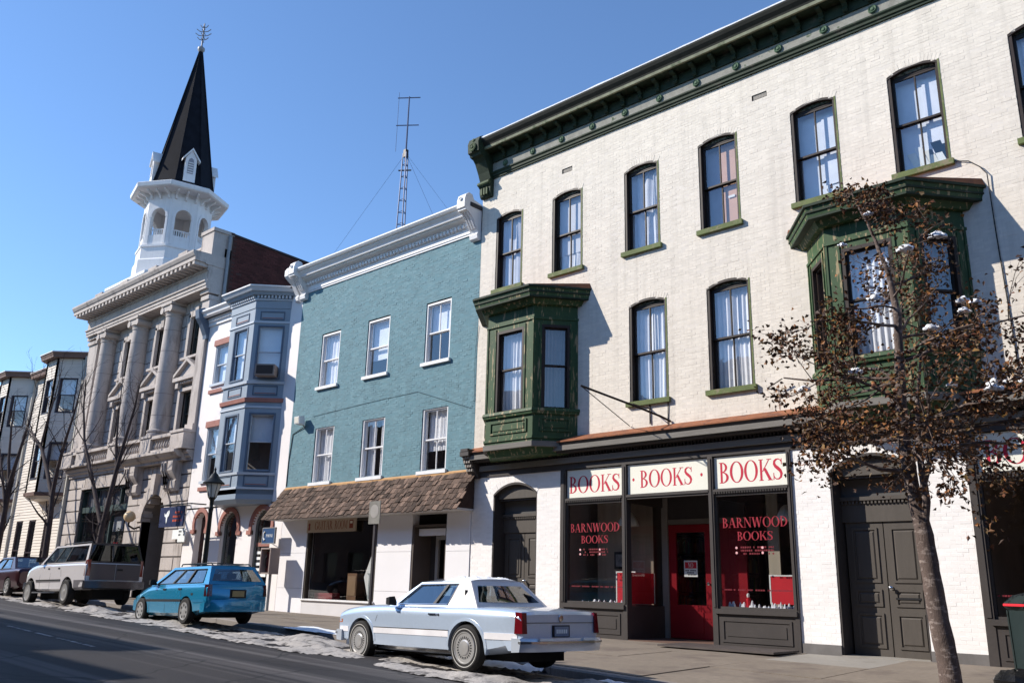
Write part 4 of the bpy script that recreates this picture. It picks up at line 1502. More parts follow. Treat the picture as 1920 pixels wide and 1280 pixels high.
# white panelled ground floor
PX = [(-21.95, -20.68), (-17.62, -16.30), (-15.09, -14.305)]
for a, c in PX:
    z = .02
    for h in (.68, .93, 1.2):
        MB().box(a + .003, c - .003, -.02, .2, z + .003, min(3.25, z + h) - .003).build('wall_panel', PANELW, teal)
        z += h
MB().box(-21.95, -14.305, -.012, .18, 2.50, 3.26).build('fascia_band', PANELW, teal)
MB().box(-20.68, -17.62, -.018, .2, .02, .40).build('stall_riser', mat('greyish_panel', (.62, .60, .60), .6, .04), teal)
MB().box(-20.74, -17.60, -.07, .2, .40, .44).build('window_sill', WHITE, teal)
gw = MB()
gw.box(-20.68, -20.62, .0, .14, .44, 2.5)
gw.box(-17.70, -17.62, .0, .14, .44, 2.5)
gw.box(-20.62, -17.70, .0, .14, 2.44, 2.499)
gwo = gw.build('shop_window', mat('bronze_frame', (.06, .05, .04), .4, .1, 3), teal)
pane(gwo, -20.62, -17.70, .07, .44, 2.44, GLASSD)
gs = MB().box(-20.66, -18.50, -.055, -.013, 2.16, 2.52)
gso = tag(gs.build('shop_sign', mat('tan_sign_board', (.50, .40, .30), .7, .06, 3)), 'tan guitar room sign board under the shingled awning', 'sign')
OUTL = mat('brown_red_letters', (.26, .06, .04), .7)
letters('GUITAR', -20.3, -19.48, 2.23, 2.45, -.0555, OUTL, gso)
letters('ROOM', -19.40, -18.84, 2.23, 2.45, -.0555, OUTL, gso)
MB().box(-18.76, -18.60, -.058, -.0552, 2.24, 2.45).build('sign_emblem', OUTL, gso)
MB().box(-18.73, -18.63, -.060, -.0582, 2.36, 2.42).build('sign_emblem', SIGNC, gso)
MB().prism([(-20.6, 2.25), (-20.56, 2.20), (-20.5, 2.25), (-20.52, 2.33), (-20.5, 2.38), (-20.55, 2.42), (-20.6, 2.37), (-20.58, 2.32)], 'y', -.058, -.0552).build('sign_emblem', OUTL, gso)
# doorway
dw = MB()
dw.box(-16.30, -16.24, -.005, .6, .02, 2.25)
dw.box(-15.13, -15.09, -.005, .6, .02, 2.25)
dw.box(-16.24, -15.13, -.005, .6, 2.2, 2.25)
dwo = dw.build('doorway', mat('dark_reveal', (.10, .08, .07), .6), teal)
MB().box(-16.18, -15.15, .10, .2, 2.0, 2.16).build('roller_box', PANELW, dwo)
af = MB()
af.box(-16.06, -15.97, .55, .62, .02, 2.02)
af.box(-15.24, -15.17, .55, .62, .02, 2.02)
af.box(-15.97, -15.24, .55, .62, 1.93, 2.02)
af.box(-15.97, -15.24, .55, .62, .02, .14)
af.box(-15.97, -15.24, .55, .62, .95, 1.02)
afo = af.build('glazed_door', mat('aluminium_frame', (.55, .54, .53), .4, .05, metal=.3), dwo)
pane(afo, -15.97, -15.24, .58, .14, .95, GLASSD)
pane(afo, -15.97, -15.24, .58, 1.02, 1.93, GLASSD)
pn = MB().box(-15.72, -15.32, .56, .568, 1.42, 1.72).build('door_notice', PAPER, afo)
MB().box(-15.69, -15.35, .557, .5595, 1.50, 1.62).build('notice_band', mat('orange_paper', (.7, .2, .08), .6), pn)
MB().box(-15.69, -15.35, .557, .5595, 1.63, 1.71).build('notice_band', BLACKP, pn)
MB().box(-16.24, -16.06, .55, .62, .02, 2.2).build('side_panel', SHOPD, dwo)
MB().box(-16.3, -15.09, -.05, .6, -.1, .02).build('door_step', CONCL, teal)
# shop interior bits
gt = thing('guitar', 'tan acoustic guitar hanging in the guitar shop window', 'guitar', (-18.1, .4, 1.6))
pts = []
for k in range(28):
    a = 2 * PI * k / 28
    r = .17 + .035 * math.cos(2 * a) - .02 * math.sin(a)
    pts.append((-18.12 + r * math.cos(a) * 1.0, 1.55 + r * math.sin(a) * 1.25))
MB().prism(pts, 'y', .38, .46).build('body', mat('guitar_wood', (.34, .14, .055), .35), gt, fix=True)
MB().box(-18.15, -18.09, .37, .40, 1.75, 2.2).build('neck', BLACKW, gt)
MB().lathe([(.05, 0), (.001, -.001)], 14, (-18.12, .379, 1.58), 'y').build('sound_hole', BLACKP, gt)
dm2 = thing('diamond_display', 'white diamond shaped guitar display standing in the guitar shop window', 'display', (-18.0, .2, .5))
MB().prism([(-18.28, 1.02), (-18.02, 1.56), (-17.78, 1.05), (-17.94, .46), (-18.06, .46)], 'y', .16, .19).build('board', PAPER, dm2, fix=True)
gg = MB()
gg.prism([(-18.16, 1.12), (-17.9, 1.12), (-17.98, 1.06), (-17.96, .5), (-18.0, .5), (-18.02, 1.0), (-18.04, .5), (-18.09, .5), (-18.07, 1.06)], 'y', .152, .159)
gg.build('emblem', mat('grey_print', (.32, .36, .36), .6), dm2, fix=True)
bx = thing('amplifier', 'brown amplifier box standing in the guitar shop window', 'amplifier', (-19.3, .8, .44))
MB().box(-19.55, -19.15, .6, .9, .0, 1.12).build('cabinet', mat('brown_tolex', (.20, .11, .06), .7), bx)
MB().box(-19.52, -19.18, .59, .6, .55, 1.05).build('grille_cloth', mat('tan_cloth', (.30, .2, .12), .9), bx)
rc = tag(MB().box(-20.5, -19.7, .25, .5, .44, .60).build('guitar_case', mat('dull_red_cloth', (.22, .03, .035), .8, .3, 6)), 'low dull red guitar case lying on the guitar shop window floor', 'case')

# shingled awning
AX0, AX1, AY, AZ0, AZ1 = -21.95, -14.2, -.62, 2.55, 3.42
aw = thing('shingle_awning', 'cedar shingle pent awning above the guitar shop', 'awning', (-18, -.3, 2.5))
MB().prism([(-.02, AZ0), (AY + .03, AZ0), (-.02, AZ1 - .03)], 'x', AX0 + .02, AX1 - .02).build('awning_frame', SHING3, aw, fix=True)
MB().box(AX0 + .02, AX1 - .02, AY - .0, -.022, AZ0 - .05, AZ0 - .004).build('soffit', mat('pale_soffit', (.55, .52, .5), .7), aw)
prof_x('top_strip', [(-.003, AZ1 - .02), (-.06, AZ1 - .05), (-.06, AZ1 - .0), (-.003, AZ1 + .04)], AX0, AX1, TANW, aw)
sl = Vector((0, AY - 0.0, AZ0 - AZ1))
nrm = Vector((0, sl.z, -sl.y)).normalized()
if nrm.z < 0:
    nrm = -nrm
rn = random.Random(12)
rows = 7
hsh = sl.length / rows
items = []
for r in range(rows):
    x = AX0 - .02 + rn.uniform(-.1, 0)
    while x < AX1 + .02:
        wd = rn.choice((.07, .09, .11, .13, .15))
        tn = rn.choice((.55, .75, .9, 1.0, 1.2, 1.2, 1.5, 2.1))
        base = Vector((x, -.02, AZ1 - .03)) + sl * (r / rows) + nrm * (.014 + rn.uniform(0, .018)) + sl.normalized() * rn.uniform(-.025, .02)
        items.append((base, wd, tn, (rn.uniform(-.04, .04), rn.uniform(-.01, .01), rn.uniform(-.02, .02))))
        x += wd
items.sort(key=lambda q: -q[0].x)
smesh = {}


def shingle(wd, tn):
    u = sl.normalized()
    p0, q = Vector((0, 0, 0)), u * (hsh * 1.35)
    e = Vector((wd - .008, 0, 0))
    pts = [p0, p0 + e, q + e, q]
    top = [pts[0] + nrm * .005, pts[1] + nrm * .005, pts[2] + nrm * .022, pts[3] + nrm * .022]
    return pts + top, [(4, 5, 6, 7), (0, 1, 5, 4), (1, 2, 6, 5), (2, 3, 7, 6), (3, 0, 4, 7)]


rest = MB()
rest.tone = {}
for k, (base, wd, tn, rt_) in enumerate(items):
    pts, fs = shingle(wd, tn)
    if k < 300:
        if (wd, tn) not in smesh:
            smesh[(wd, tn)] = MB().add(pts, fs, tn).mesh('shingle', SHING)
        put('shingle', smesh[(wd, tn)], aw, base).rotation_euler = rt_
    else:
        rest.add([base + p for p in pts], fs, tn)
kind(rest.build('shingles', SHING, aw), 'stuff')
fl = thing('flood_lamp', 'white box flood lamp fixed at the left edge of the teal wall', 'lamp', (-21.2, -.1, 5.2))
MB().prism([(-.28, 5.22), (-.30, 5.42), (-.12, 5.46), (-.08, 5.20)], 'x', -21.42, -21.18).build('housing', WHITE, fl, fix=True)
MB().prism([(-.302, 5.40), (-.286, 5.24), (-.288, 5.24), (-.304, 5.40)], 'x', -21.40, -21.2).build('lens', FROST, fl, fix=True)
MB().tube([(-21.3, -.1, 5.25), (-21.3, 0, 5.15)], .02).build('arm', STEEL, fl)
fx = tag(MB().tube([(-21.3, -.03, 5.15), (-21.5, -.02, 5.1), (-21.85, -.015, 5.0), (-21.95, -.012, 4.2), (-21.95, -.012, 3.5)], .012, 5).build('lamp_cable', WIRE), 'dark cable running down from the flood lamp', 'cable')

# roof mast
an = thing('antenna_mast', 'tall guyed lattice antenna mast on the teal house roof', 'antenna', (-20.4, 2.3, 10.0))
ax, ay = -20.35, 2.3


def mast_leg(dx, dy):
    return MB().tube([(ax + dx, ay + dy, 9.9), (ax + dx * .5, ay + dy * .5, 14.5)], .02, 6)


for dx, dy in ((-.17, -.1), (.17, -.1), (0, .18)):
    mast_leg(dx, dy).build('mast_leg', MASTM, an)
z = 10.3
while z < 14.4:
    f = 1 - .5 * (z - 9.9) / 4.6
    c = [(ax - .17 * f, ay - .1 * f, z), (ax + .17 * f, ay - .1 * f, z), (ax, ay + .18 * f, z)]
    MB().tube([c[0], c[1]], .011, 5).tube([c[1], c[2]], .011, 5).tube([c[2], c[0]], .011, 5).build('rung', MASTM, an)
    z += .42
MB().tube([(ax, ay, 14.2), (ax, ay, 16.6)], [.03, .022], 8).build('pole', MASTM, an)
MB().box(ax - .06, ax + .06, ay - .06, ay + .06, 14.35, 14.62).build('collar', BLACKW, an)
MB().tube([(ax - .2, ay - .1, 13.9), (ax + .2, ay + .1, 13.86)], .026, 6).build('crossbar', BLACKW, an)
for z in (15.52, 16.55):
    MB().tube([(ax - .35, ay - .2, z + .04), (ax + .33, ay + .2, z - .02)], .02, 6).build('crossbar', MASTM, an)
MB().tube([(ax - .32, ay - .18, 16.8), (ax - .32, ay - .18, 14.6)], .007, 5).build('whip', MASTM, an)
for q in ((-34, 5.5, 10.6), (-19.2, 4.5, 10), (-20, 9, 10)):
    MB().tube([(ax, ay, 14.5), ((ax + q[0]) / 2, (ay + q[1]) / 2, (14.5 + q[2]) / 2 - .2), q], .0045, 4).build('guy_wire', MASTM, an)
# ---------------------------------------------------------------- narrow house with slate blue bay
blue = thing('blue_bay_house', 'narrow pinkish white house with two storey slate blue bay window', 'building', (-24.8, 0, 0))
BX0, BX1 = -27.75, -22.0


def wall_grid(name, x0, x1, z0, z1, holes, m, parent, y=0.0, th=.25):
    """flat wall with rectangular holes, made of butted boxes"""
    xs_ = sorted({x0, x1} | {h[0] for h in holes} | {h[1] for h in holes})
    mb = MB()
    for i in range(len(xs_) - 1):
        a, b = xs_[i], xs_[i + 1]
        cut = sorted([(h[2], h[3]) for h in holes if h[0] <= a + 1e-6 and h[1] >= b - 1e-6])
        z = z0
        for p, q in cut:
            if p > z:
                mb.box(a, b, y, y + th, z, p)
            z = max(z, q)
        if z < z1:
            mb.box(a, b, y, y + th, z, z1)
    return mb.build(name, m, parent)


LW = [(-27.08, -26.22, 7.2, 8.55), (-27.0, -26.22, 3.95, 5.72)]
wall_grid('front_wall', BX0, BX1 - .0, 3.05, 9.6, LW + [(-25.5, -22.75, 3.3, 9.3)], BLUEW, blue)
for i, (a, b, p, q) in enumerate(LW):
    sash_window(blue, a, b, p, q, m=BAYL, inside='blind', seed=i, muntin=False, half=(None, .0)[i])
    MB().box(a - .08, b + .08, -.05, .0, q + .0, q + .20).build('lintel', TERRA, blue)
    MB().box(a - .10, b + .10, -.06, -.001, p - .32, p - .2).build('string_course', TERRA, blue)
sh = MB()
sh.box(BX0, BX1, .6, 10, 0, 9.6)
sh.build('inner_wall', ROOM, blue)
MB().box(BX0, BX1, -.2, 10, 9.6, 9.68).build('roof', ROOFT, blue)


def canted(b, xa, xb, d, c, z0, z1, storeys, mt, md, ml, name='bay_window', glass_m=None, base_taper=True):
    fl, fr = xa + c, xb - c

    def ring(off, z):
        return [(xa - off, 0.02, z), (xa - off, -.001, z), (fl - off * .42, -d - off, z), (fr + off * .42, -d - off, z), (xb + off, -.001, z), (xb + off, .02, z)]
    root = MB().loft([ring(-.1, z0 - .12), ring(-.0, z0), ring(0, z0 + .3)]).build(name, mt, b, fix=True)

    def slab(nm, za, zb_, off, m, off2=None):
        return MB().loft([ring(off, za), ring(off if off2 is None else off2, zb_)]).build(nm, m, root, fix=True)
    faces = [((xa, 0), (fl, -d)), ((fl, -d), (fr, -d)), ((fr, -d), (xb, 0))]
    for st in storeys:
        zA, zB, wz0, wz1 = st['z0'], st['z1'], st['w0'], st['w1']
        for fi, (p, q) in enumerate(faces):
            p, q = Vector((*p, 0)), Vector((*q, 0))
            u = q - p
            Lw = u.length
            u.normalize()
            nr = Vector((u.y, -u.x, 0))

            def loc(s, dep, z):
                r = p + u * s + nr * dep
                return (r.x, r.y, z)

            def lb(mb, s0, s1, d0, d1, za, zb_):
                pts = [loc(s0, d0, za), loc(s1, d0, za), loc(s1, d1, za), loc(s0, d1, za), loc(s0, d0, zb_), loc(s1, d0, zb_), loc(s1, d1, zb_), loc(s0, d1, zb_)]
                mb.add(pts, [(0, 1, 2, 3), (7, 6, 5, 4), (4, 5, 1, 0), (5, 6, 2, 1), (6, 7, 3, 2), (7, 4, 0, 3)])
            hw = min(st.get('hw', .42), Lw / 2 - .14)
            cx = Lw / 2
            wl = MB()
            lb(wl, 0, cx - hw, -.08, 0, zA, zB)
            lb(wl, cx + hw, Lw, -.08, 0, zA, zB)
            lb(wl, cx - hw, cx + hw, -.08, 0, zA, wz0)
            lb(wl, cx - hw, cx + hw, -.08, 0, wz1, zB)
            wl.build('bay_wall', mt, root)
            if st.get('panel'):
                for za, zb_ in st['panel']:
                    pn = MB()
                    t = .03
                    s0, s1 = cx - hw + .03, cx + hw - .03
                    lb(pn, s0, s1, .001, .02, zb_ - t, zb_)
                    lb(pn, s0, s1, .001, .02, za, za + t)
                    lb(pn, s0, s0 + t, .001, .02, za + t, zb_ - t)
                    lb(pn, s1 - t, s1, .001, .02, za + t, zb_ - t)
                    po = pn.build('bay_panel', md, root)
                    tb = MB()
                    lb(tb, s0 + .06, s1 - .06, .001, .012, za + .055, za + .075)
                    tb.build('panel_line', TERRA if mt is BAYB else md, po)
            wf = MB()
            t = .05
            lb(wf, cx - hw, cx - hw + t, -.14, .015, wz0, wz1)
            lb(wf, cx + hw - t, cx + hw, -.14, .015, wz0, wz1)
            lb(wf, cx - hw + t, cx + hw - t, -.14, .015, wz1 - t, wz1)
            lb(wf, cx - hw + t, cx + hw - t, -.14, .03, wz0, wz0 + t)
            wn = wf.build('window', md, root)
            zm = (wz0 + wz1) / 2
            for aa, bb, dd, nm in ((zm, wz1 - t, -.06, 'upper_sash'), (wz0 + t, zm + .03, -.09, 'lower_sash')):
                s = MB()
                lb(s, cx - hw + t, cx - hw + t + .03, dd - .015, dd + .015, aa, bb)
                lb(s, cx + hw - t - .03, cx + hw - t, dd - .015, dd + .015, aa, bb)
                lb(s, cx - hw + t + .03, cx + hw - t - .03, dd - .015, dd + .015, bb - .03, bb)
                lb(s, cx - hw + t + .03, cx + hw - t - .03, dd - .016, dd + .015, aa, aa + .03)
                s.build(nm, ml, wn)
                MB().poly([loc(cx - hw + t + .03, dd, aa + .03), loc(cx + hw - t - .03, dd, aa + .03), loc(cx + hw - t - .03, dd, bb - .03), loc(cx - hw + t + .03, dd, bb - .03)]).build('pane', GLASS, wn)
            bl = MB()
            lb(bl, cx - hw + .02, cx + hw - .02, -.2, -.19, (wz0 if st.get('full') else zm + .02), wz1)
            bl.build('blind', BLIND, wn)
        for (za, zb_, off, m, o2) in st['bands']:
            slab('bay_moulding', za, zb_, off, m, o2)
    MB().box(xa + .15, xb - .15, .3, .32, z0, z1).build('back_screen', ROOM, root)
    return root, slab, ring


bb, slab_b, ring_b = canted(blue, -25.65, -22.62, .75, .80, 3.15, 9.45, [
    dict(z0=3.45, z1=6.05, w0=3.95, w1=5.72, panel=[(3.52, 3.85)], hw=.40, bands=[(3.30, 3.45, .0, BAYB, None), (3.44, 3.50, .03, BAYL, None), (3.86, 3.93, .04, BAYL, .05), (5.86, 5.92, .03, BAYL, None), (6.04, 6.16, .05, TERRA, .07)]),
    dict(z0=6.16, z1=9.0, w0=6.75, w1=8.45, panel=[(6.25, 6.55), (8.62, 8.90)], hw=.42, full=True, bands=[(6.60, 6.68, .05, BAYL, .06), (8.52, 8.58, .03, BAYL, None), (9.0, 9.25, .02, BAYB, None)]),
], BAYB, BAYD, BAYL)
slab_b('bay_cornice', 9.25, 9.30, .06, BAYL)
slab_b('bay_cornice', 9.40, 9.50, .16, BAYB, .22)
slab_b('bay_cornice', 9.50, 9.62, .26, BAYL, .34)
slab_b('bay_cornice', 9.62, 9.66, .36, WHITE)
slab_b('bay_cornice', 9.30, 9.40, .03, BAYB)
# dentils round the bay, each one a block
for (p, q) in (((-25.65, 0), (-24.85, -.75)), ((-24.85, -.75), (-23.42, -.75)), ((-23.42, -.75), (-22.62, 0))):
    p, q = Vector((*p, 0)), Vector((*q, 0))
    u = q - p
    Ld = u.length
    u.normalize()
    nr = Vector((u.y, -u.x, 0))
    s = .04
    while s < Ld - .05:
        a = p + u * s + nr * .03
        b = p + u * (s + .05) + nr * .03
        r = [(a.x, a.y), (b.x, b.y), (b.x + nr.x * .08, b.y + nr.y * .08), (a.x + nr.x * .08, a.y + nr.y * .08)]
        MB().loft([[(X, Y, 9.31) for X, Y in r], [(X, Y, 9.395) for X, Y in r]]).build('dentil', BAYL, bb, fix=True)
        s += .11
# left stretch of roof cornice
prof_x('house_cornice', [(.0, 9.35), (-.06, 9.35), (-.06, 9.55), (-.14, 9.6), (-.30, 9.66), (-.32, 9.74), (-.40, 9.80), (-.40, 9.86), (0, 9.9)], -27.7, -25.6, WHITE, blue)
x = -27.6
while x < -25.9:
    MB().box(x, x + .05, -.13, -.06, 9.47, 9.545).build('dentil', WHITE, blue)
    x += .11
MB().prism([(.0, 8.9), (-.1, 8.92), (-.12, 9.05), (-.3, 9.4), (-.45, 9.6), (-.5, 9.9), (-.3, 10.0), (0, 9.95)], 'x', -27.95, -27.70).build('end_console', BAYD, blue, fix=True)
ac = thing('window_air_conditioner', 'brown window air conditioner in the slate blue bay', 'air conditioner', (-22.9, -.55, 6.75))
u = Vector((.80, .75, 0)).normalized()
nr = Vector((u.y, -u.x, 0))
c0 = Vector((-23.42, -.75, 0)) + u * .28 + nr * .0


def rbox(name, s0, s1, d0, d1, z0, z1, m, par):
    a, b = c0 + u * s0, c0 + u * s1
    r = [a + nr * d0, b + nr * d0, b + nr * d1, a + nr * d1]
    return MB().loft([[(k.x, k.y, z0) for k in r], [(k.x, k.y, z1) for k in r]]).build(name, m, par, fix=True)


rbox('case', 0, .58, -.1, .36, 6.80, 7.14, mat('tan_metal', (.28, .22, .19), .5), ac)
rbox('grille', .04, .54, .361, .37, 6.84, 7.10, mat('dark_grille', (.05, .035, .03), .6), ac)
# ground floor: arched openings with terracotta surrounds
GA = [(-27.02, -26.38, 2.4, .55), (-25.40, -24.42, 2.3, .60), (-23.58, -22.55, 2.3, .60)]
gh = [arch(a, b, -.2, zs_, r) for a, b, zs_, r in GA]
gb = MB()
gb.tone = {}
nrow = 44
for r in range(nrow):
    a, b = -.1 + r * (3.2 / nrow), -.1 + (r + 1) * (3.2 / nrow)
    iv = [(BX0, BX1)]
    for h in gh:
        q = h((a + b) / 2)
        if q:
            iv = [z for (p, s) in iv for z in ((p, min(s, q[0])), (max(p, q[1]), s)) if z[1] - z[0] > .001]
    for p, s in iv:
        gb.box(p, s, 0, .25, a, b, 1.0)
gb.build('ground_wall', BLUEW, blue)
for i, (a, b, zs_, r) in enumerate(GA):
    top = arc_pts(a - .0, b + .0, zs_, r, 16)
    out = arc_pts(a - .14, b + .14, zs_, r + .14, 16)
    rg = [[(p[0], -.04, p[1]), (q[0], -.04, q[1]), (q[0], .05, q[1]), (p[0], .05, p[1])] for p, q in zip(top, out)]
    sur = MB().loft(rg)
    sur.box(a - .24, a + .0, -.05, .05, zs_ - .12, zs_)
    sur.box(b + .0, b + .24, -.05, .05, zs_ - .12, zs_)
    so = sur.build('arch_surround', TERRA, blue, fix=True)
    if i == 0:
        MB().prism([(a, -.05)] + top + [(b, -.05)], 'y', .2, .25).build('door_leaf', mat('dark_maroon_door', (.05, .012, .012), .4), so, fix=True)
    else:
        fr = MB()
        fr.loft([[(p[0], .12, p[1]), (p[0] * .86 + (a + b) * .07, .12, zs_ + (p[1] - zs_) * .86), (p[0] * .86 + (a + b) * .07, .2, zs_ + (p[1] - zs_) * .86), (p[0], .2, p[1])] for p in top])
        fr.box(a, a + .08, .12, .2, .5, zs_)
        fr.box(b - .08, b, .12, .2, .5, zs_)
        fr.box(a + .08, b - .08, .12, .2, .5, .6)
        fo = fr.build('arched_window', mat('grey_green_frame', (.14, .15, .14), .5), so, fix=True)
        MB().prism([(a + .08, .6)] + [(p[0] * .86 + (a + b) * .07, zs_ + (p[1] - zs_) * .86) for p in top] + [(b - .08, .6)], 'y', .16, .162).build('pane', GLASSD, fo, fix=True)
        if i == 1:
            mb = MB()
            rn = random.Random(5)
            x = a + .1
            while x < b - .12:
                wd = rn.choice((.05, .07, .09))
                mb.box(x, x + wd, .15, .153, 1.14, 1.32)
                x += wd + .02
            kind(mb.build('window_lettering', PAPER, fo), 'stuff')
        else:
            for k in range(5):
                MB().box(a + .14, b - .3, .148, .152, 1.62 - k * .16, 1.70 - k * .16).build('white_label', PAPER, fo)
            MB().box(a + .08, b - .1, .146, .15, 1.84, 1.95).build('red_label', TERRA, fo)
        MB().box(a - .05, b + .05, .7, .72, 0, 3).build('dim_room', SHOPD, fo)

# pay phone and its sign
ph = thing('pay_phone', 'pay phone in a small metal shell on a post beside the white wall', 'phone', (-21.75, -.45, 0))
MB().tube([(-21.72, -.40, zs(-21.7, -.4)), (-21.72, -.40, 1.1)], .04, 8).build('post', STEEL, ph)
s_ = MB()
s_.box(-21.96, -21.92, -.62, -.32, 1.05, 1.75)
s_.box(-21.50, -21.46, -.62, -.32, 1.05, 1.75)
s_.box(-21.92, -21.50, -.62, -.32, 1.71, 1.75)
s_.box(-21.92, -21.50, -.36, -.32, 1.05, 1.71)
s_.box(-21.92, -21.50, -.60, -.36, 1.05, 1.09)
s_.build('shell', mat('brown_grey_shell', (.30, .24, .22), .5), ph)
s_ = MB()
s_.box(-21.86, -21.58, -.48, -.361, 1.12, 1.64)
s_.build('phone_box', mat('dark_red_phone', (.12, .03, .03), .4), ph)
MB().tube([(-21.80, -.50, 1.22), (-21.83, -.53, 1.30), (-21.83, -.53, 1.46), (-21.80, -.50, 1.54)], [.03, .02, .02, .03], 8).build('handset', BLACKP, ph)
ps = thing('phone_sign', 'blue square phone sign on a bracket above the pay phone', 'sign', (-22.1, -.3, 2.0))
MB().box(-22.42, -21.82, -.33, -.29, 1.90, 2.30).build('panel', PHBLUE, ps)
f_ = MB()
f_.box(-22.45, -21.79, -.335, -.285, 2.301, 2.325)
f_.box(-22.45, -21.79, -.335, -.285, 1.875, 1.899)
f_.box(-22.45, -22.421, -.335, -.285, 1.899, 2.301)
f_.box(-21.819, -21.79, -.335, -.285, 1.899, 2.301)
f_.build('frame', STEEL, ps)
MB().tube([(-22.30, -.335, 2.22), (-22.36, -.335, 2.16), (-22.36, -.335, 2.04), (-22.30, -.335, 1.98)], [.03, .018, .018, .03], 6).build('handset_symbol', PAPER, ps)
letters('PHONE', -22.24, -21.88, 2.06, 2.14, -.332, PAPER, ps)
MB().tube([(-22.45, -.31, 2.1), (-22.9, -.05, 2.1)], .012, 5).build('arm', STEEL, ps)

# ---------------------------------------------------------------- limestone bank
bank = thing('limestone_bank', 'grey limestone bank with tall columns, balustrade and heavy dentil cornice', 'building', (-33, 0, 0))
KX0, KX1 = -38.2, -27.78
rn = random.Random(21)


def block_wall(x0, x1, z0, z1, holes, h=.40, y=0.0, th=.35, lmin=.7, lmax=1.2, nm='stone_block', g=.012):
    rows_ = max(1, round((z1 - z0) / h))
    h = (z1 - z0) / rows_
    for r in range(rows_):
        a, b = z0 + r * h, z0 + (r + 1) * h
        iv = [(x0, x1)]
        for hl in holes:
            q = hl((a + b) / 2)
            if q:
                iv = [z for (p, s) in iv for z in ((p, min(s, q[0])), (max(p, q[1]), s)) if z[1] - z[0] > .03]
        for p, s in iv:
            x = p
            while x < s - .01:
                L_ = rn.uniform(lmin, lmax)
                if s - x - L_ < lmin * .6:
                    L_ = s - x
                e = min(s, x + L_)
                mb = MB()
                mb.tone = {}
                mb.brick(x + g / 2, e - g / 2, y + rn.uniform(-.004, .004), y + th, a + g / 2, b - g / 2, rn.uniform(.9, 1.07), .012)
                mb.build(nm, STONE, bank)
                x = e


SHOPW = (-36.75, -32.35, .75, 4.2)
ARCHD = (-31.0, -29.2, 2.78, .90)
block_wall(KX0, KX1, .2, 4.72, [rect(*SHOPW[:2], SHOPW[2], SHOPW[3]), arch(ARCHD[0], ARCHD[1], -.1, ARCHD[2], ARCHD[3])], .45, g=.03)
MB().box(KX0 + .01, KX1 - .01, .1, .33, .1, 4.75).build('block_core', mat('stone_joint', (.16, .14, .13), .9), bank) if False else None
bk_ = wall_grid('wall_core', KX0 + .02, KX1 - .02, .1, 4.72, [(SHOPW[0], SHOPW[1], .75, 4.2), (ARCHD[0], ARCHD[1], -.1, 3.7)], mat('stone_joint', (.16, .14, .13), .9), bank, .03, .3)
# voussoirs and keystone
top = arc_pts(ARCHD[0], ARCHD[1], ARCHD[2], ARCHD[3], 11)
ou = arc_pts(ARCHD[0] - .38, ARCHD[1] + .38, ARCHD[2], ARCHD[3] + .36, 11)
for k in range(11):
    p, q, r, s = top[k], top[k + 1], ou[k + 1], ou[k]
    y0 = -.05 if k != 5 else -.2
    ext = 0 if k != 5 else .35
    mb = MB()
    mb.tone = {}
    mb.add([(p[0] + .008, y0, p[1]), (q[0] - .008, y0, q[1]), (r[0] - .008, y0, r[1] + ext), (s[0] + .008, y0, s[1] + ext), (p[0] + .008, .3, p[1]), (q[0] - .008, .3, q[1]), (r[0] - .008, .3, r[1] + ext), (s[0] + .008, .3, s[1] + ext)],
           [(0, 1, 2, 3), (7, 6, 5, 4), (4, 5, 1, 0), (5, 6, 2, 1), (6, 7, 3, 2), (7, 4, 0, 3)], rn.uniform(.9, 1.05))
    mb.build('keystone' if k == 5 else 'voussoir', STONE, bank, fix=True)
MB().box(-31.1, -29.1, .9, .95, -.1, 3.8).build('archway_door', mat('dark_door_wood', (.02, .012, .012), .5), bank)
ar = MB()
rg = [[(p[0], .0, p[1]), (p[0], .9, p[1])] for p in [(ARCHD[0], 0)] + top + [(ARCHD[1], 0)]]
ar.loft(rg, False)
ar.build('archway_reveal', mat('dark_stone_reveal', (.20, .18, .17), .9), bank)
# bank shop window
sw_ = MB()
sw_.box(SHOPW[0], SHOPW[1], .1, .25, 3.28, 3.5)
sw_.box(SHOPW[0], SHOPW[1], .1, .25, .75, .95)
for x in (SHOPW[0], -34.6, -33.95, SHOPW[1] - .08):
    sw_.box(x, x + .08, .1, .24, .95, 3.28)
for x in (SHOPW[0], -35.6, -34.4, -33.3, SHOPW[1] - .07):
    sw_.box(x, x + .07, .1, .24, 3.5, 4.12)
sw_.box(SHOPW[0], SHOPW[1], .1, .24, 4.12, 4.2)
swo = sw_.build('shop_window', mat('dark_green_frame', (.03, .05, .045), .5), bank)
for a, b in ((-36.67, -34.6), (-34.52, -33.95), (-33.87, -32.43)):
    pane(swo, a, b, .17, .95, 3.28, GLASSD)
for a, b in ((-36.68, -35.6), (-35.53, -34.4), (-34.33, -33.3), (-33.23, -32.42)):
    pane(swo, a, b, .17, 3.5, 4.12, GLASS)
    MB().box(a, b, .3, .31, 3.5, 4.12).build('transom_blind', mat('dusky_blind', (.17, .17, .19), .8), swo)
MB().box(-36.8, -32.3, 1.6, 1.65, .3, 4.2).build('dim_room', SHOPD, swo)
rn2 = random.Random(8)
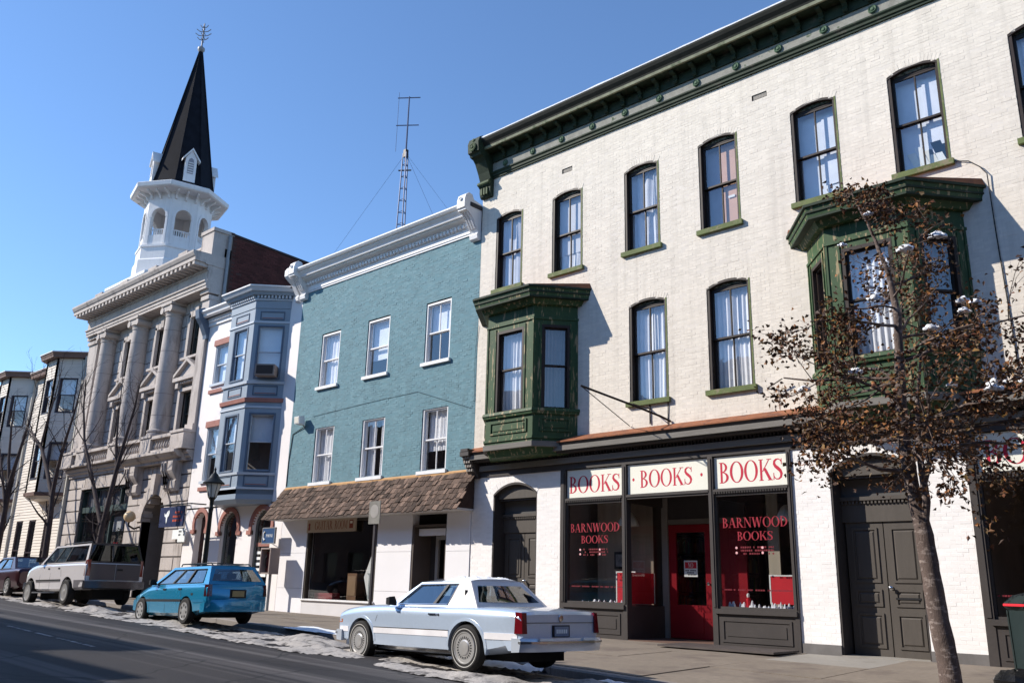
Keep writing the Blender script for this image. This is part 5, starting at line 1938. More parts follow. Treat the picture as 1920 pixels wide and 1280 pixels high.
for k, (x, z, lab) in enumerate(((-36.2, 1.9, 'red bow on a wreath at the left of the bank shop window'), (-33.4, 2.0, 'red bow hanging at the middle of the bank shop window'), (-32.65, 2.05, 'red bow on a wreath at the right of the bank shop window'))):
    wr = thing('christmas_bow', lab, 'decoration', (x, .3, z))
    MB().prism([(x - .16, z + .12), (x, z + .03), (x + .16, z + .12), (x + .13, z - .02), (x + .09, z - .3), (x, z - .04), (x - .08, z - .32), (x - .13, z - .02)], 'y', .2, .26).build('ribbon', REDB, wr, fix=True)
    gr = MB()
    for q in range(220):
        a = rn2.uniform(0, 2 * PI)
        r = .27 + rn2.gauss(0, .05)
        c = Vector((x + r * math.cos(a), .24 + rn2.uniform(0, .1), z + .30 + r * math.sin(a)))
        d = Vector((rn2.uniform(-1, 1), rn2.uniform(-1, 1), rn2.uniform(-1, 1))) * .06
        e = Vector((rn2.uniform(-1, 1), rn2.uniform(-1, 1), rn2.uniform(-1, 1))) * .04
        gr.poly([c, c + d, c + d + e])
    kind(gr.build('greenery', mat('wreath_green', (.03, .045, .018), .8), wr), 'stuff')
nb = tag(MB().box(-34.5, -33.5, .45, .47, 2.55, 3.1).build('poster', mat('pale_poster', (.55, .57, .62), .7, .3, 6)), 'pale poster hanging in the bank shop window', 'poster')
gl = thing('globe_lamp', 'round cream globe lamp on a bracket beside the bank arch', 'lamp', (-31.15, -.4, 2.9))
MB().lathe([(.001, -.2)] + [(.2 * math.sin(PI * k / 10), -.2 * math.cos(PI * k / 10)) for k in range(1, 10)] + [(.001, .2)], 16, (-31.1, -.4, 2.93)).build('globe', mat('cream_globe', (.68, .50, .30), .35, .05), gl, 60)
MB().tube([(-31.1, -.4, 2.74), (-31.1, -.4, 2.62), (-31.1, -.2, 2.52), (-31.1, 0, 2.6)], .035, 6).build('bracket', BLACKW, gl)
# entablature over the ground floor, consoles, balcony
prof_x('ground_cornice', [(.2, 4.72), (-.06, 4.72), (-.06, 4.80), (-.16, 4.86), (-.16, 4.92), (-.26, 4.98), (-.26, 5.05), (.2, 5.08)], KX0, -32.5, STONE, bank)
prof_x('hood_cornice', [(.2, 4.72), (-.25, 4.72), (-.25, 4.80), (-.40, 4.86), (-.46, 4.92), (-.55, 4.98), (-.55, 5.06), (.2, 5.08)], -32.5, -28.1, STONE, bank)
prof_x('ground_cornice', [(.2, 4.72), (-.06, 4.72), (-.06, 4.80), (-.16, 4.86), (-.16, 4.92), (-.26, 4.98), (-.26, 5.05), (.2, 5.08)], -28.1, KX1, STONE, bank)
for x in (-32.15, -29.25):
    c_ = MB()
    c_.prism([(0, 3.75), (-.12, 3.72), (-.2, 3.82), (-.2, 4.05), (-.16, 4.1), (-.30, 4.3), (-.36, 4.4), (-.36, 4.72), (0, 4.72)], 'x', x, x + .34)
    co = c_.build('console', STONE, bank, fix=True)
    c2 = MB()
    c2.prism([(-.2, 3.80), (-.24, 3.84), (-.24, 4.03), (-.205, 4.08), (-.34, 4.3), (-.40, 4.4), (-.40, 4.66), (-.36, 4.68)], 'x', x + .05, x + .12)
    c2.prism([(-.2, 3.80), (-.24, 3.84), (-.24, 4.03), (-.205, 4.08), (-.34, 4.3), (-.40, 4.4), (-.40, 4.66), (-.36, 4.68)], 'x', x + .22, x + .29)
    c2.build('console_rib', STONE, co, fix=True)
    MB().prism([(0, 3.75), (-.12, 3.72), (-.2, 3.82), (-.2, 4.05), (-.16, 4.1), (-.30, 4.3), (-.36, 4.4), (-.36, 4.72), (0, 4.72)], 'x', x + .45, x + .79).build('console', STONE, bank, fix=True)
MB().box(-36.8, -32.3, -.04, .1, 4.20, 4.28).build('window_head', STONE, bank)
BALY = -.30
PED = [(-38.2, -37.2), (-36.75, -35.95), (-33.75, -33.0), (-31.0, -30.2), (-28.7, -27.78)]
for a, b in PED:
    p = MB()
    p.box(a, b, BALY - .14, .3, 5.08, 5.64)
    p.box(a - .03, b + .03, BALY - .18, .3, 5.64, 5.73)
    p.box(a - .03, b + .03, BALY - .17, .3, 5.081, 5.16)
    p.build('pedestal', STONE, bank)
bal = MB()
bal.lathe([(.05, 0), (.05, .05), (.03, .06), (.055, .12), (.06, .17), (.035, .25), (.028, .32), (.05, .35), (.05, .40)], 10)
balm = bal.mesh('baluster', STONE, 50)
for i in range(len(PED) - 1):
    a, b = PED[i][1], PED[i + 1][0]
    MB().box(a, b, BALY - .12, BALY + .14, 5.08, 5.17).build('balustrade_base', STONE, bank)
    MB().box(a, b, BALY - .14, BALY + .16, 5.57, 5.68).build('balustrade_rail', STONE, bank)
    if b - a > .4:
        n = round((b - a) / .19)
        for k in range(n):
            put('baluster', balm, bank, (a + (k + .5) * (b - a) / n, BALY + .01, 5.17))
# upper wall and windows
UW = [(-35.05, -33.85), (-32.25, -31.10), (-29.55, -28.42)]
uh = [rect(a, b, 5.75, 7.30) for a, b in UW] + [rect(a + .05, b - .03, 8.62, 10.1) for a, b in UW]
block_wall(KX0, KX1, 5.08, 10.8, uh, .47, .22, .3, .9, 1.4)
wall_grid('wall_core', KX0 + .02, KX1 - .02, 5.0, 12.4, [(a, b, 5.75, 7.30) for a, b in UW] + [(a + .05, b - .03, 8.62, 10.1) for a, b in UW], mat('stone_joint', (.16, .14, .13), .9), bank, .25, .3)
for i, (a, b) in enumerate(UW):
    for (p, q) in ((5.75, 7.30), (8.62, 10.1)):
        aa, cc = (a, b) if p < 6 else (a + .05, b - .03)
        sash_window(bank, aa, cc, p, q, y=.32, m=mat('dark_green_sash', (.03, .04, .04), .5), inside='blind' if p > 8 else 'none', muntin=False, reveal=.06, sill=False, half=(None, 0.0, .0)[i], trim=.07)
    sr = MB()
    sr.box(a - .16, a, .1, .3, 5.75, 7.42)
    sr.box(b, b + .16, .1, .3, 5.75, 7.42)
    sr.box(a, b, .1, .3, 7.30, 7.42)
    sr.build('window_surround', STONE, bank)
    sr = MB()
    sr.box(a - .12, a + .05, .12, .3, 8.55, 10.2)
    sr.box(b - .03, b + .12, .12, .3, 8.55, 10.2)
    sr.box(a - .2, b + .2, .02, .3, 8.47, 8.56)
    for k in range(5):
        sr.box(a - .12 + k * (b - a + .24) / 5 + .02, a - .12 + (k + 1) * (b - a + .24) / 5 - .02, (.06 if k == 2 else .12), .3, 10.1, 10.42)
    sr.build('window_surround', STONE, bank)
    pd = MB()
    pd.prism([(a - .26, 7.80), (b + .26, 7.80), ((a + b) / 2, 8.40)], 'y', .05, .3)
    po = pd.build('pediment', STONE, bank, fix=True)
    rk = MB()
    for s in (-1, 1):
        e = (a - .34) if s < 0 else (b + .34)
        m2 = (a + b) / 2
        rk.add([(e, -.08, 7.80), (m2, -.08, 8.34), (m2, -.08, 8.46), (e, -.08, 7.92), (e, .3, 7.80), (m2, .3, 8.34), (m2, .3, 8.46), (e, .3, 7.92)],
               [(0, 1, 2, 3), (7, 6, 5, 4), (4, 5, 1, 0), (5, 6, 2, 1), (6, 7, 3, 2), (7, 4, 0, 3)])
    rk.box(a - .34, b + .34, -.08, .3, 7.66, 7.795)
    rk.box(a - .2, a + .0, -.02, .3, 7.42, 7.66)
    rk.box(b - .0, b + .2, -.02, .3, 7.42, 7.66)
    for k in range(6):
        rk.box(a + .1 + k * .16, a + .18 + k * .16, -.0, .3, 7.57, 7.655)
    rk.build('pediment_mould', STONE, po, fix=True)
# columns
colp = [(.44, 0), (.44, .10), (.40, .12), (.44, .17), (.44, .22), (.38, .26)]
rings = []
for k in range(9):
    f = k / 8
    r = .37 - .055 * f ** 1.6
    colp.append((r, .28 + f * 4.22))
colp += [(.34, 4.52), (.34, 4.56), (.32, 4.58), (.36, 4.66)]
for x in (-36.35, -33.38, -30.58):
    c_ = MB()
    c_.lathe(colp, 24, (x, .02, 5.73))
    co = c_.build('column', STONE, bank, 35)
    jt = MB()
    z = 6.5
    while z < 10.1:
        f = (z - 6.0) / 4.2
        r = .372 - .055 * max(0, f) ** 1.6 + .002
        jt.lathe([(r, 0), (r, .012)], 24, (x, .02, z), 'z', False)
        z += .8
    jt.build('drum_joint', mat('stone_joint', (.16, .14, .13), .9), co)
    cp = MB()
    cp.box(x - .42, x + .42, -.38, .42, 10.66, 10.76)
    for s in (-1, 1):
        cp.tube([(x + s * .34, -.36, 10.50), (x + s * .34, .38, 10.50)], .13, 14)
    cp.box(x - .36, x + .36, -.33, .37, 10.44, 10.66)
    cp.build('capital', STONE, co, fix=True)
for a, b in ((-38.15, -37.25), (-28.30, -27.80)):
    p = MB()
    p.box(a, b, -.1, .25, 5.73, 10.4)
    p.box(a - .04, b + .02, -.16, .25, 5.73, 5.95)
    p.box(a - .04, b + .02, -.16, .25, 10.4, 10.55)
    p.box(a - .07, b + .03, -.2, .25, 10.62, 10.76)
    p.build('pilaster', STONE, bank)
# main entablature
prof_x('architrave', [(.3, 10.76), (-.30, 10.76), (-.30, 10.86), (-.33, 10.87), (-.33, 10.98), (-.38, 11.0), (-.38, 11.05), (.3, 11.05)], KX0 + .05, KX1, STONE, bank)
prof_x('frieze', [(.3, 11.05), (-.28, 11.05), (-.28, 11.42), (.3, 11.42)], KX0 + .05, KX1, STONE, bank)
prof_x('cornice', [(.3, 11.62), (-.42, 11.62), (-.44, 11.655), (-.84, 11.66), (-.84, 11.78), (-.88, 11.82), (-.94, 11.93), (-.94, 12.0), (.3, 12.06)], KX0 - .25, KX1 + .02, STONE, bank)
prof_x('dentil_band', [(.3, 11.42), (-.32, 11.42), (-.32, 11.62), (.3, 11.62)], KX0, KX1, STONE, bank)
dmm = MB().box(0, .15, -.82, -.3, 11.52, 11.655)
dmm.tone = None
dme = dmm.mesh('dentil', STONE)
x = KX0
while x < KX1 - .1:
    put('dentil', dme, bank, (x, 0, 0))
    x += .33
prof_x('parapet', [(.3, 12.0), (-.15, 12.0), (-.15, 12.45), (-.20, 12.47), (-.20, 12.55), (.3, 12.57)], KX0 + .2, KX1 - .1, STONE, bank)
for x in (-38.1, -35.6, -33.0, -30.5):
    MB().box(x, x + .7, -.22, .35, 12.03, 12.72).build('parapet_pier', STONE, bank)
MB().box(-28.65, -27.8, -.24, .5, 12.03, 12.95).build('parapet_pier', STONE, bank)
MB().box(-28.70, -27.75, -.28, .55, 12.95, 13.08).build('pier_cap', STONE, bank)
# brick flank and roof
for kx, k in ((KX1 - .02, 1),):
    B, K = MB(), MB()
    B.tone = {}
    rr = 0
    rq = random.Random(6)
    z = 9.0
    while z < 13.0:
        y = .55 + (rr % 2) * .11
        lim = 13.0 - .0
        while y < 14:
            ztop = 13.0 - (y - .5) * .045 - .02
            if z + .075 < ztop:
                d = rq.gauss(0, .003)
                B.add([(kx + d + .03, y + .005, z + .005), (kx + d + .03, y + .215, z + .005), (kx + d + .03, y + .215, z + .07), (kx + d + .03, y + .005, z + .07),
                       (kx + .02, y + .005, z + .005), (kx + .02, y + .215, z + .005), (kx + .02, y + .215, z + .07), (kx + .02, y + .005, z + .07)],
                      [(0, 1, 2, 3), (4, 5, 1, 0), (5, 6, 2, 1), (6, 7, 3, 2), (7, 4, 0, 3)], rq.uniform(.75, 1.25))
            y += .22
        z += .075
        rr += 1
    kind(B.build('flank_brickwork', BRICKR, bank), 'stuff')
    MB().prism([(.5, 0), (14, 0), (14, 12.38), (.5, 12.98)], 'x', kx - .3, kx + .022).build('flank_wall', BRICKJ, bank, fix=True)
    MB().prism([(.4, 12.98), (14, 12.38), (14, 12.46), (.4, 13.06)], 'x', kx - .34, kx + .06).build('flank_coping', mat('dark_coping', (.05, .035, .035), .8), bank, fix=True)
sh = MB()
sh.box(KX0 + .05, KX1 - .35, .9, 14, 0, 12.0)
sh.build('inner_wall', ROOM, bank)
MB().box(KX0 + .03, KX0 + .3, .55, 14, 0, 12.3).build('party_wall', BRICKJ, bank)
MB().tube([(KX1 + .06, .35, 9.7), (KX1 + .06, .35, 12.9)], .06, 8).build('downpipe', STEEL, bank)

hs = thing('hanging_sign', 'dark navy hanging sign with white emblem and orange words at the bank', 'sign', (-27.3, -.8, 2.7))
MB().box(-27.52, -25.95, -1.0, -.95, 2.42, 3.04).build('panel', NAVY, hs)
MB().prism([(-27.2, 2.86), (-27.1, 2.80), (-27.05, 2.86), (-26.98, 2.92), (-26.9, 2.94), (-26.86, 2.86), (-26.9, 2.76), (-26.98, 2.72), (-26.99, 2.60), (-27.03, 2.52), (-27.06, 2.62), (-27.08, 2.72), (-27.18, 2.76)], 'y', -1.008, -1.001).build('emblem', PAPER, hs, fix=True)
small_print(hs, -26.62, -26.05, 2.55, 2.92, -1.006, ORANGE, 3, 6, 'sign_words')
MB().tube([(-27.0, -.97, 3.12), (-25.6, -.97, 3.10), (-25.55, -.5, 3.1)], .02, 6).build('bracket', IRON, hs)
MB().tube([(-27.6, -.97, 3.10), (-27.0, -.97, 3.12)], .02, 6).tube([(-27.55, -.97, 3.10), (-27.55, 0, 3.2)], .02, 6).build('bracket', IRON, hs)
ss = thing('small_white_sign', 'small white two part sign on the bank pier under the navy sign', 'sign', (-28.0, -.1, 2.2))
MB().box(-28.38, -27.95, -.09, -.06, 2.12, 2.42).build('panel', PAPER, ss)
MB().box(-27.92, -27.45, -.12, -.09, 2.02, 2.45).build('panel', PAPER, ss)
small_print(ss, -27.88, -27.5, 2.2, 2.42, -.123, BLACKP, 2, 4, 'sign_words')
# ---------------------------------------------------------------- clapboard houses at the far left
def clap_house(x_off, lab, mast_chim):
    h = thing('clapboard_house', lab, 'building', (x_off - 41.2, 0, 0))
    a, b = x_off - 44.2, x_off - 38.28
    rnq = random.Random(int(-x_off))
    # ground floor and upper wall clapboards as real lapped boards
    wins = [(x_off - 43.55, x_off - 42.75, .6, 3.2), (x_off - 42.0, x_off - 41.2, .4, 3.2), (x_off - 40.2, x_off - 39.4, .6, 3.2)]
    mb = MB()
    mb.tone = {}
    z = .3
    while z < 10.0:
        iv = [(a, b)]
        for w_ in wins:
            if w_[2] < z + .06 < w_[3]:
                iv = [q for (p, s) in iv for q in ((p, min(s, w_[0])), (max(p, w_[1]), s)) if q[1] - q[0] > .01]
        for p, s in iv:
            mb.add([(p, -.02, z), (s, -.02, z), (s, .0, z + .125), (p, .0, z + .125), (p, .01, z), (s, .01, z)], [(0, 1, 2, 3), (4, 5, 1, 0)], rnq.uniform(.96, 1.03))
        z += .125
    kind(mb.build('clapboards', SIDING, h), 'stuff')
    wall_grid('wall_core', a, b, .1, 10.0, wins, mat('dark_sheathing', (.2, .18, .16), .9), h, .012, .2)
    for i, (p, q, z0, z1) in enumerate(wins):
        sash_window(h, p, q, z0, z1, m=mat('dark_brown_sash', (.05, .03, .035), .5), inside='none', muntin=False, reveal=.05)
    root, slab, ring = canted(h, x_off - 41.55, x_off - 38.5, .8, .95, 4.05, 10.0, [
        dict(z0=4.2, z1=7.0, w0=4.75, w1=6.3, hw=.40, bands=[(4.05, 4.2, .08, SIDTR, .1)]),
        dict(z0=7.0, z1=9.95, w0=7.55, w1=9.1, hw=.40, bands=[]),
    ], SIDING, mat('dark_sash_paint', (.05, .045, .06), .5), mat('dark_sash_paint', (.05, .045, .06), .5))
    # lapped boards on the bay faces
    faces = [((x_off - 41.55, 0), (x_off - 40.6, -.8)), ((x_off - 40.6, -.8), (x_off - 39.45, -.8)), ((x_off - 39.45, -.8), (x_off - 38.5, 0))]
    cb = MB()
    cb.tone = {}
    for (p, q) in faces:
        p, q = Vector((*p, 0)), Vector((*q, 0))
        u = q - p
        L_ = u.length
        u.normalize()
        nr = Vector((u.y, -u.x, 0))
        z = 4.2
        while z < 9.9:
            iv = [(.06, L_ - .06)]
            hw = min(.40, L_ / 2 - .14)
            if 4.72 < z + .06 < 6.32 or 7.52 < z + .06 < 9.12:
                iv = [(.06, L_ / 2 - hw - .02), (L_ / 2 + hw + .02, L_ - .06)]
            for s0, s1 in iv:
                A, B = p + u * s0, p + u * s1
                o1, o2 = nr * .025, nr * .006
                cb.add([(A.x + o1.x, A.y + o1.y, z), (B.x + o1.x, B.y + o1.y, z), (B.x + o2.x, B.y + o2.y, z + .125), (A.x + o2.x, A.y + o2.y, z + .125), (A.x, A.y, z), (B.x, B.y, z)],
                       [(0, 1, 2, 3), (4, 5, 1, 0)], rnq.uniform(.96, 1.03))
            z += .125
    kind(cb.build('clapboards', SIDING, root), 'stuff')
    for (p, q) in faces:
        for e in (p, q):
            MB().box(e[0] - .05, e[0] + .05, e[1] - .04, e[1] + .05, 4.2, 9.95).build('corner_board', mat('corner_board_paint', (.55, .52, .46), .7), root)
    slab('eave_soffit', 9.95, 10.0, .28, SIDTR)
    slab('eave_fascia', 10.0, 10.16, .28, SIDTR, .34)
    slab('eave_edge', 10.16, 10.2, .36, WHITE)
    prof_x('eave', [(.1, 9.78), (-.28, 9.78), (-.30, 9.95), (-.34, 9.97), (-.34, 10.02), (.1, 10.04)], a, x_off - 41.5, SIDTR, h)
    prof_x('eave_lip', [(-.30, 10.03), (-.36, 10.03), (-.36, 10.06), (.1, 10.09)], a, x_off - 41.5, WHITE, h)
    MB().box(a, b, .25, 3.6, 0, 9.9).build('inner_wall', ROOM, h)
    MB().prism([(-.1, 10.05), (3.7, 10.35), (3.7, 10.2), (-.1, 9.9)], 'x', a, b).build('roof', ROOFT, h, fix=True)
    if mast_chim:
        MB().box(x_off - 41.2, x_off - 40.4, .8, 1.5, 10.0, 10.7).build('chimney', BRICKJ, h)
    MB().box(b - .02, b + .06, -.12, .02, .2, 10.0).build('corner_board', mat('corner_board_paint', (.55, .52, .46), .7), h)
    return h


clap_house(0, 'cream clapboard house with bay directly beside the limestone bank', False)
clap_house(-5.92, 'cream clapboard house at the left edge of the street row', True)

# ---------------------------------------------------------------- church tower
TXc, TYc = -47.45, 7.1
tw = thing('church_tower', 'white church tower with octagonal arcaded belfry and dark spire', 'church tower', (TXc, TYc, 0))
face0 = math.atan2(-14 - TYc, 0 - TXc)       # towards the viewer's side
A0 = face0 + math.radians(10)


def octo(r, z, a0=A0, n=8):
    return [(TXc + r * math.cos(a0 + PI / n + 2 * PI * k / n), TYc + r * math.sin(a0 + PI / n + 2 * PI * k / n), z) for k in range(n)]


def sq(r, z):
    return [(TXc + r * math.cos(PI / 4 + PI / 2 * k) * 1.414, TYc + r * math.sin(PI / 4 + PI / 2 * k) * 1.414, z) for k in range(4)]


MB().loft([sq(2.0, 0), sq(2.0, 17.0)]).build('tower_shaft', WHITE, tw, fix=True)
MB().loft([sq(2.1, 17.0), sq(2.15, 17.2), sq(2.45, 17.45), sq(2.55, 17.6), sq(2.55, 17.75), sq(2.0, 18.1)]).build('shaft_cornice', WHITE, tw, fix=True)
k = 0
for s in range(4):
    p, q = Vector(sq(2.1, 17.1)[s]), Vector(sq(2.1, 17.1)[(s + 1) % 4])
    for i in range(16):
        c = p.lerp(q, (i + .5) / 16)
        d = (c - Vector((TXc, TYc, c.z))).normalized()
        MB().box(c.x - .07, c.x + .07, c.y - .07, c.y + .07, 17.16, 17.38).build('dentil', WHITE, tw)
MB().loft([octo(2.12, 17.9), octo(2.12, 19.0), octo(2.02, 19.1), octo(2.02, 19.75), octo(2.08, 19.8), octo(2.08, 19.92), octo(1.7, 19.95)]).build('drum', WHITE, tw, fix=True)
# belfry: eight arched faces
Rb = 1.92
for f in range(8):
    p, q = Vector(octo(Rb, 0)[f]), Vector(octo(Rb, 0)[(f + 1) % 8])
    u = q - p
    L_ = u.length
    u.normalize()
    n_out = Vector((u.y, -u.x, 0))
    mid = (p + q) / 2
    if n_out.dot(mid - Vector((TXc, TYc, 0))) < 0:
        n_out = -n_out
    hw = L_ * .30
    zs0, zsp = 20.55, 21.75
    cx = L_ / 2

    def loc(s, d, z):
        r = p + u * s + n_out * d
        return (r.x, r.y, z)
    wl = MB()

    def lb(mb, s0, s1, d0, d1, z0, z1):
        pts = [loc(s0, d0, z0), loc(s1, d0, z0), loc(s1, d1, z0), loc(s0, d1, z0), loc(s0, d0, z1), loc(s1, d0, z1), loc(s1, d1, z1), loc(s0, d1, z1)]
        mb.add(pts, [(0, 1, 2, 3), (7, 6, 5, 4), (4, 5, 1, 0), (5, 6, 2, 1), (6, 7, 3, 2), (7, 4, 0, 3)])
    lb(wl, 0, cx - hw, -.2, 0, 19.9, 23.0)
    lb(wl, cx + hw, L_, -.2, 0, 19.9, 23.0)
    lb(wl, cx - hw, cx + hw, -.2, 0, 19.9, zs0)
    arcp = [(cx + hw * math.cos(PI * (1 - i / 10)), zsp + hw * math.sin(PI * (1 - i / 10))) for i in range(11)]
    for i in range(10):
        s0, z0 = arcp[i]
        s1, z1 = arcp[i + 1]
        for d in (0, -.2):
            wl.poly([loc(s0, d, z0), loc(s1, d, z1), loc(s1, d, 23.0), loc(s0, d, 23.0)])
        wl.poly([loc(s0, 0, z0), loc(s1, 0, z1), loc(s1, -.2, z1), loc(s0, -.2, z0)])
    wo = wl.build('belfry_wall', WHITE, tw, fix=True)
    am = MB()
    rg = []
    for i in range(11):
        a = PI * (1 - i / 10)
        rg.append([loc(cx + r * math.cos(a), d, zsp + r * math.sin(a)) for r, d in ((hw, .05), (hw + .14, .05), (hw + .14, -.0), (hw, .0))])
    am.loft(rg)
    lb(am, cx - hw - .17, cx - hw, 0, .05, zsp - .1, zsp)
    lb(am, cx + hw, cx + hw + .17, 0, .05, zsp - .1, zsp)
    lb(am, cx - hw - .16, cx - hw - .04, 0, .04, 20.0, zsp - .1)
    lb(am, cx + hw + .04, cx + hw + .16, 0, .04, 20.0, zsp - .1)
    am.build('arch_mould', WHITE, wo, fix=True)
    rl = MB()
    lb(rl, cx - hw, cx + hw, -.12, -.06, zs0 + .32, zs0 + .38)
    for i in range(7):
        s0 = cx - hw + (i + .5) * 2 * hw / 7
        lb(rl, s0 - .025, s0 + .025, -.11, -.07, zs0, zs0 + .32)
    rl.build('arch_railing', WHITE, wo)
    for sgn in (.12, .5, .88):
        bmb = MB()
        s0 = L_ * sgn
        prof = [(0, 22.75), (.12, 22.78), (.2, 22.95), (.55, 23.1), (.6, 23.2), (0, 23.2)]
        ra = [loc(s0 - .05, d, z) for d, z in prof]
        rb = [loc(s0 + .05, d, z) for d, z in prof]
        bmb.loft([ra, rb])
        bmb.build('eave_bracket', WHITE, tw, fix=True)
MB().loft([octo(1.9, 23.0), octo(1.95, 23.15), octo(2.72, 23.22), octo(2.80, 23.28), octo(2.83, 23.5), octo(2.75, 23.56), octo(1.9, 23.72)]).build('eave', WHITE, tw, fix=True)
MB().loft([octo(1.68, 20.0), octo(1.68, 20.2)]).build('belfry_floor', STEEL, tw, fix=True)
MB().loft([octo(1.65, 22.9), octo(1.65, 23.0)]).build('belfry_ceiling', WHITE, tw, fix=True)
bl = MB()
bl.lathe([(.75, 20.55), (.72, 20.6), (.5, 20.9), (.42, 21.3), (.25, 21.5), (.05, 21.55)], 16, (TXc, TYc, 0))
bl.build('bell', STEEL, tw, 40)
sp = MB()
sp.loft([octo(1.92, 23.70), octo(1.70, 24.6), octo(1.50, 25.6), octo(.78, 29.3), octo(.06, 33.0)])
spo = sp.build('spire', SPIRE, tw, fix=True)
for k in range(8):
    pts = [octo(r, z)[k] for r, z in ((1.93, 23.70), (1.71, 24.6), (1.51, 25.6), (.79, 29.3), (.06, 33.0))]
    MB().tube(pts, .05, 5).build('hip_roll', COPPER if k in (4, 3) else SPIRE, spo)
fin = MB()
fin.lathe([(.10, 32.8), (.22, 32.95), (.22, 33.1), (.1, 33.2), (.05, 33.3), (.04, 34.9), (.001, 34.95)], 10, (TXc, TYc, 0))
fo = fin.build('finial', STEEL, spo, 40)
vx = MB()
d_ = Vector((math.cos(YAW), math.sin(YAW), 0))
for z, r in ((33.7, .35), (34.0, .5), (34.3, .45), (34.6, .25)):
    for s in (-1, 1):
        c = Vector((TXc, TYc, z))
        vx.tube([c, c + d_ * r * .6 * s + Vector((0, 0, .05)), c + d_ * r * s + Vector((0, 0, .2))], .028, 5)
    c2 = Vector((-d_.y, d_.x, 0))
    vx.tube([Vector((TXc, TYc, z)) - c2 * r * .7, Vector((TXc, TYc, z)) + c2 * r * .7], .025, 5)
vx.build('vane_scrolls', STEEL, fo)
# dormers on alternate faces
for k in range(8):
    p, q = Vector(octo(1, 0)[k]), Vector(octo(1, 0)[(k + 1) % 8])
    if k % 2 == 0:
        continue
    c = (p + q) / 2
    n = (c - Vector((TXc, TYc, 0))).normalized()
    t = Vector((-n.y, n.x, 0))
    O = Vector((TXc, TYc, 0)) + n * 1.68

    def L2(s, d, z):
        r = O + t * s + n * d
        return (r.x, r.y, z)
    db = MB()
    db.loft([[L2(s, d, z) for s, z in ((-.33, 24.0), (.33, 24.0), (.31, 25.35), (0, 25.85), (-.31, 25.35))] for d in (.12, -.9)])
    do = db.build('dormer', WHITE, spo, fix=True)
    rf = MB()
    for s in (-1, 1):
        a_ = [L2(s * .50, d, 25.28) for d in (.22, -.9)]
        b_ = [L2(0, d, 25.95) for d in (.22, -.9)]
        c_ = [L2(s * .50, d, 25.18) for d in (.22, -.9)]
        e_ = [L2(0, d, 25.83) for d in (.22, -.9)]
        rf.loft([[a_[0], b_[0], e_[0], c_[0]], [a_[1], b_[1], e_[1], c_[1]]])
    rf.build('dormer_roof', WHITE, do, fix=True)
    lv = MB()
    lv.loft([[L2(s, d, z) for s, z in ((-.17, 24.45), (.17, 24.45), (.17, 25.1), (.12, 25.3), (0, 25.38), (-.12, 25.3), (-.17, 25.1))] for d in (.125, .13)])
    lo = lv.build('dormer_opening', mat('louvre_grey', (.28, .28, .31), .7), do, fix=True)
    for i in range(5):
        MB().loft([[L2(s, d, 24.5 + i * .14 + z) for s, z in ((-.15, 0), (.15, 0), (.15, .05), (-.15, .05))] for d in (.132, .16)]).build('louvre', WHITE, lo, fix=True)


# the belfry sits a little lower than drawn above: ease every piece down, the spire tip stays
_done = set()


def _lower(o):
    for ch in o.children:
        if ch.type == 'MESH' and ch.data.name not in _done:
            _done.add(ch.data.name)
            for v in ch.data.vertices:
                z = v.co.z
                if z <= 16:
                    k = 0
                elif z <= 23.7:
                    k = .85 * (z - 16) / 1.0 if z < 17 else .85
                else:
                    k = .85 * max(0, (33 - z) / 9.3)
                v.co.z = z - k
        _lower(ch)


_lower(tw)
# ---------------------------------------------------------------- cars
def carpaint(name, col, rough=.28, metal=.35, coat=1.0, var=.03):
    return mat(name, col, rough, var, 1.5, 0, 40, metal, .5, coat=coat, fine=.05, col2=[c * .8 for c in col], thr=.72, soft=.1, scale2=1.2)


def half_section(s):
    x, zb_, wb, wm, zm, ws, zs_, zt = s
    pts = [(0, zb_), (wb, zb_), (wm - .02, zb_ + .07), (wm, zm), (wm - .004, (zm + zs_) / 2 + .03), (ws + .03, zs_ - .07), (ws, zs_ - .02), (ws - .05, zs_ + (zt - zs_) * .35), (ws * .55, zs_ + (zt - zs_) * .85), (0, zt)]
    return pts


def smooth_stations(st, n=3):
    out = []
    for i in range(len(st) - 1):
        p0, p1, p2, p3 = st[max(0, i - 1)], st[i], st[i + 1], st[min(len(st) - 1, i + 2)]
        k = max(1, n if abs(p2[0] - p1[0]) > .25 else 1)
        for j in range(k):
            t = j / k
            q = []
            for c in range(len(p1)):
                if c == 0:
                    q.append(p1[0] + (p2[0] - p1[0]) * t)
                else:
                    m1 = (p2[c] - p0[c]) / max(1e-6, (p2[0] - p0[0])) * (p2[0] - p1[0]) if i > 0 else (p2[c] - p1[c])
                    m2 = (p3[c] - p1[c]) / max(1e-6, (p3[0] - p1[0])) * (p2[0] - p1[0]) if i < len(st) - 2 else (p2[c] - p1[c])
                    m1 = max(-.15, min(.15, m1))
                    m2 = max(-.15, min(.15, m2))
                    h = (2 * t ** 3 - 3 * t ** 2 + 1) * p1[c] + (t ** 3 - 2 * t ** 2 + t) * m1 + (-2 * t ** 3 + 3 * t ** 2) * p2[c] + (t ** 3 - t ** 2) * m2
                    q.append(h)
            out.append(tuple(q))
    out.append(tuple(st[-1]))
    return out


def body_at(st, x):
    for a, b in zip(st, st[1:]):
        if a[0] <= x <= b[0]:
            t = (x - a[0]) / max(1e-6, b[0] - a[0])
            return tuple(p + (q - p) * t for p, q in zip(a, b))
    return st[0] if x < st[0][0] else st[-1]


def side_y(st, x, z):
    h = half_section(body_at(st, x))
    for (y0, z0), (y1, z1) in zip(h[1:7], h[2:8]):
        if z0 <= z <= z1:
            return y0 + (y1 - y0) * (z - z0) / max(1e-6, z1 - z0)
    return h[3][0]


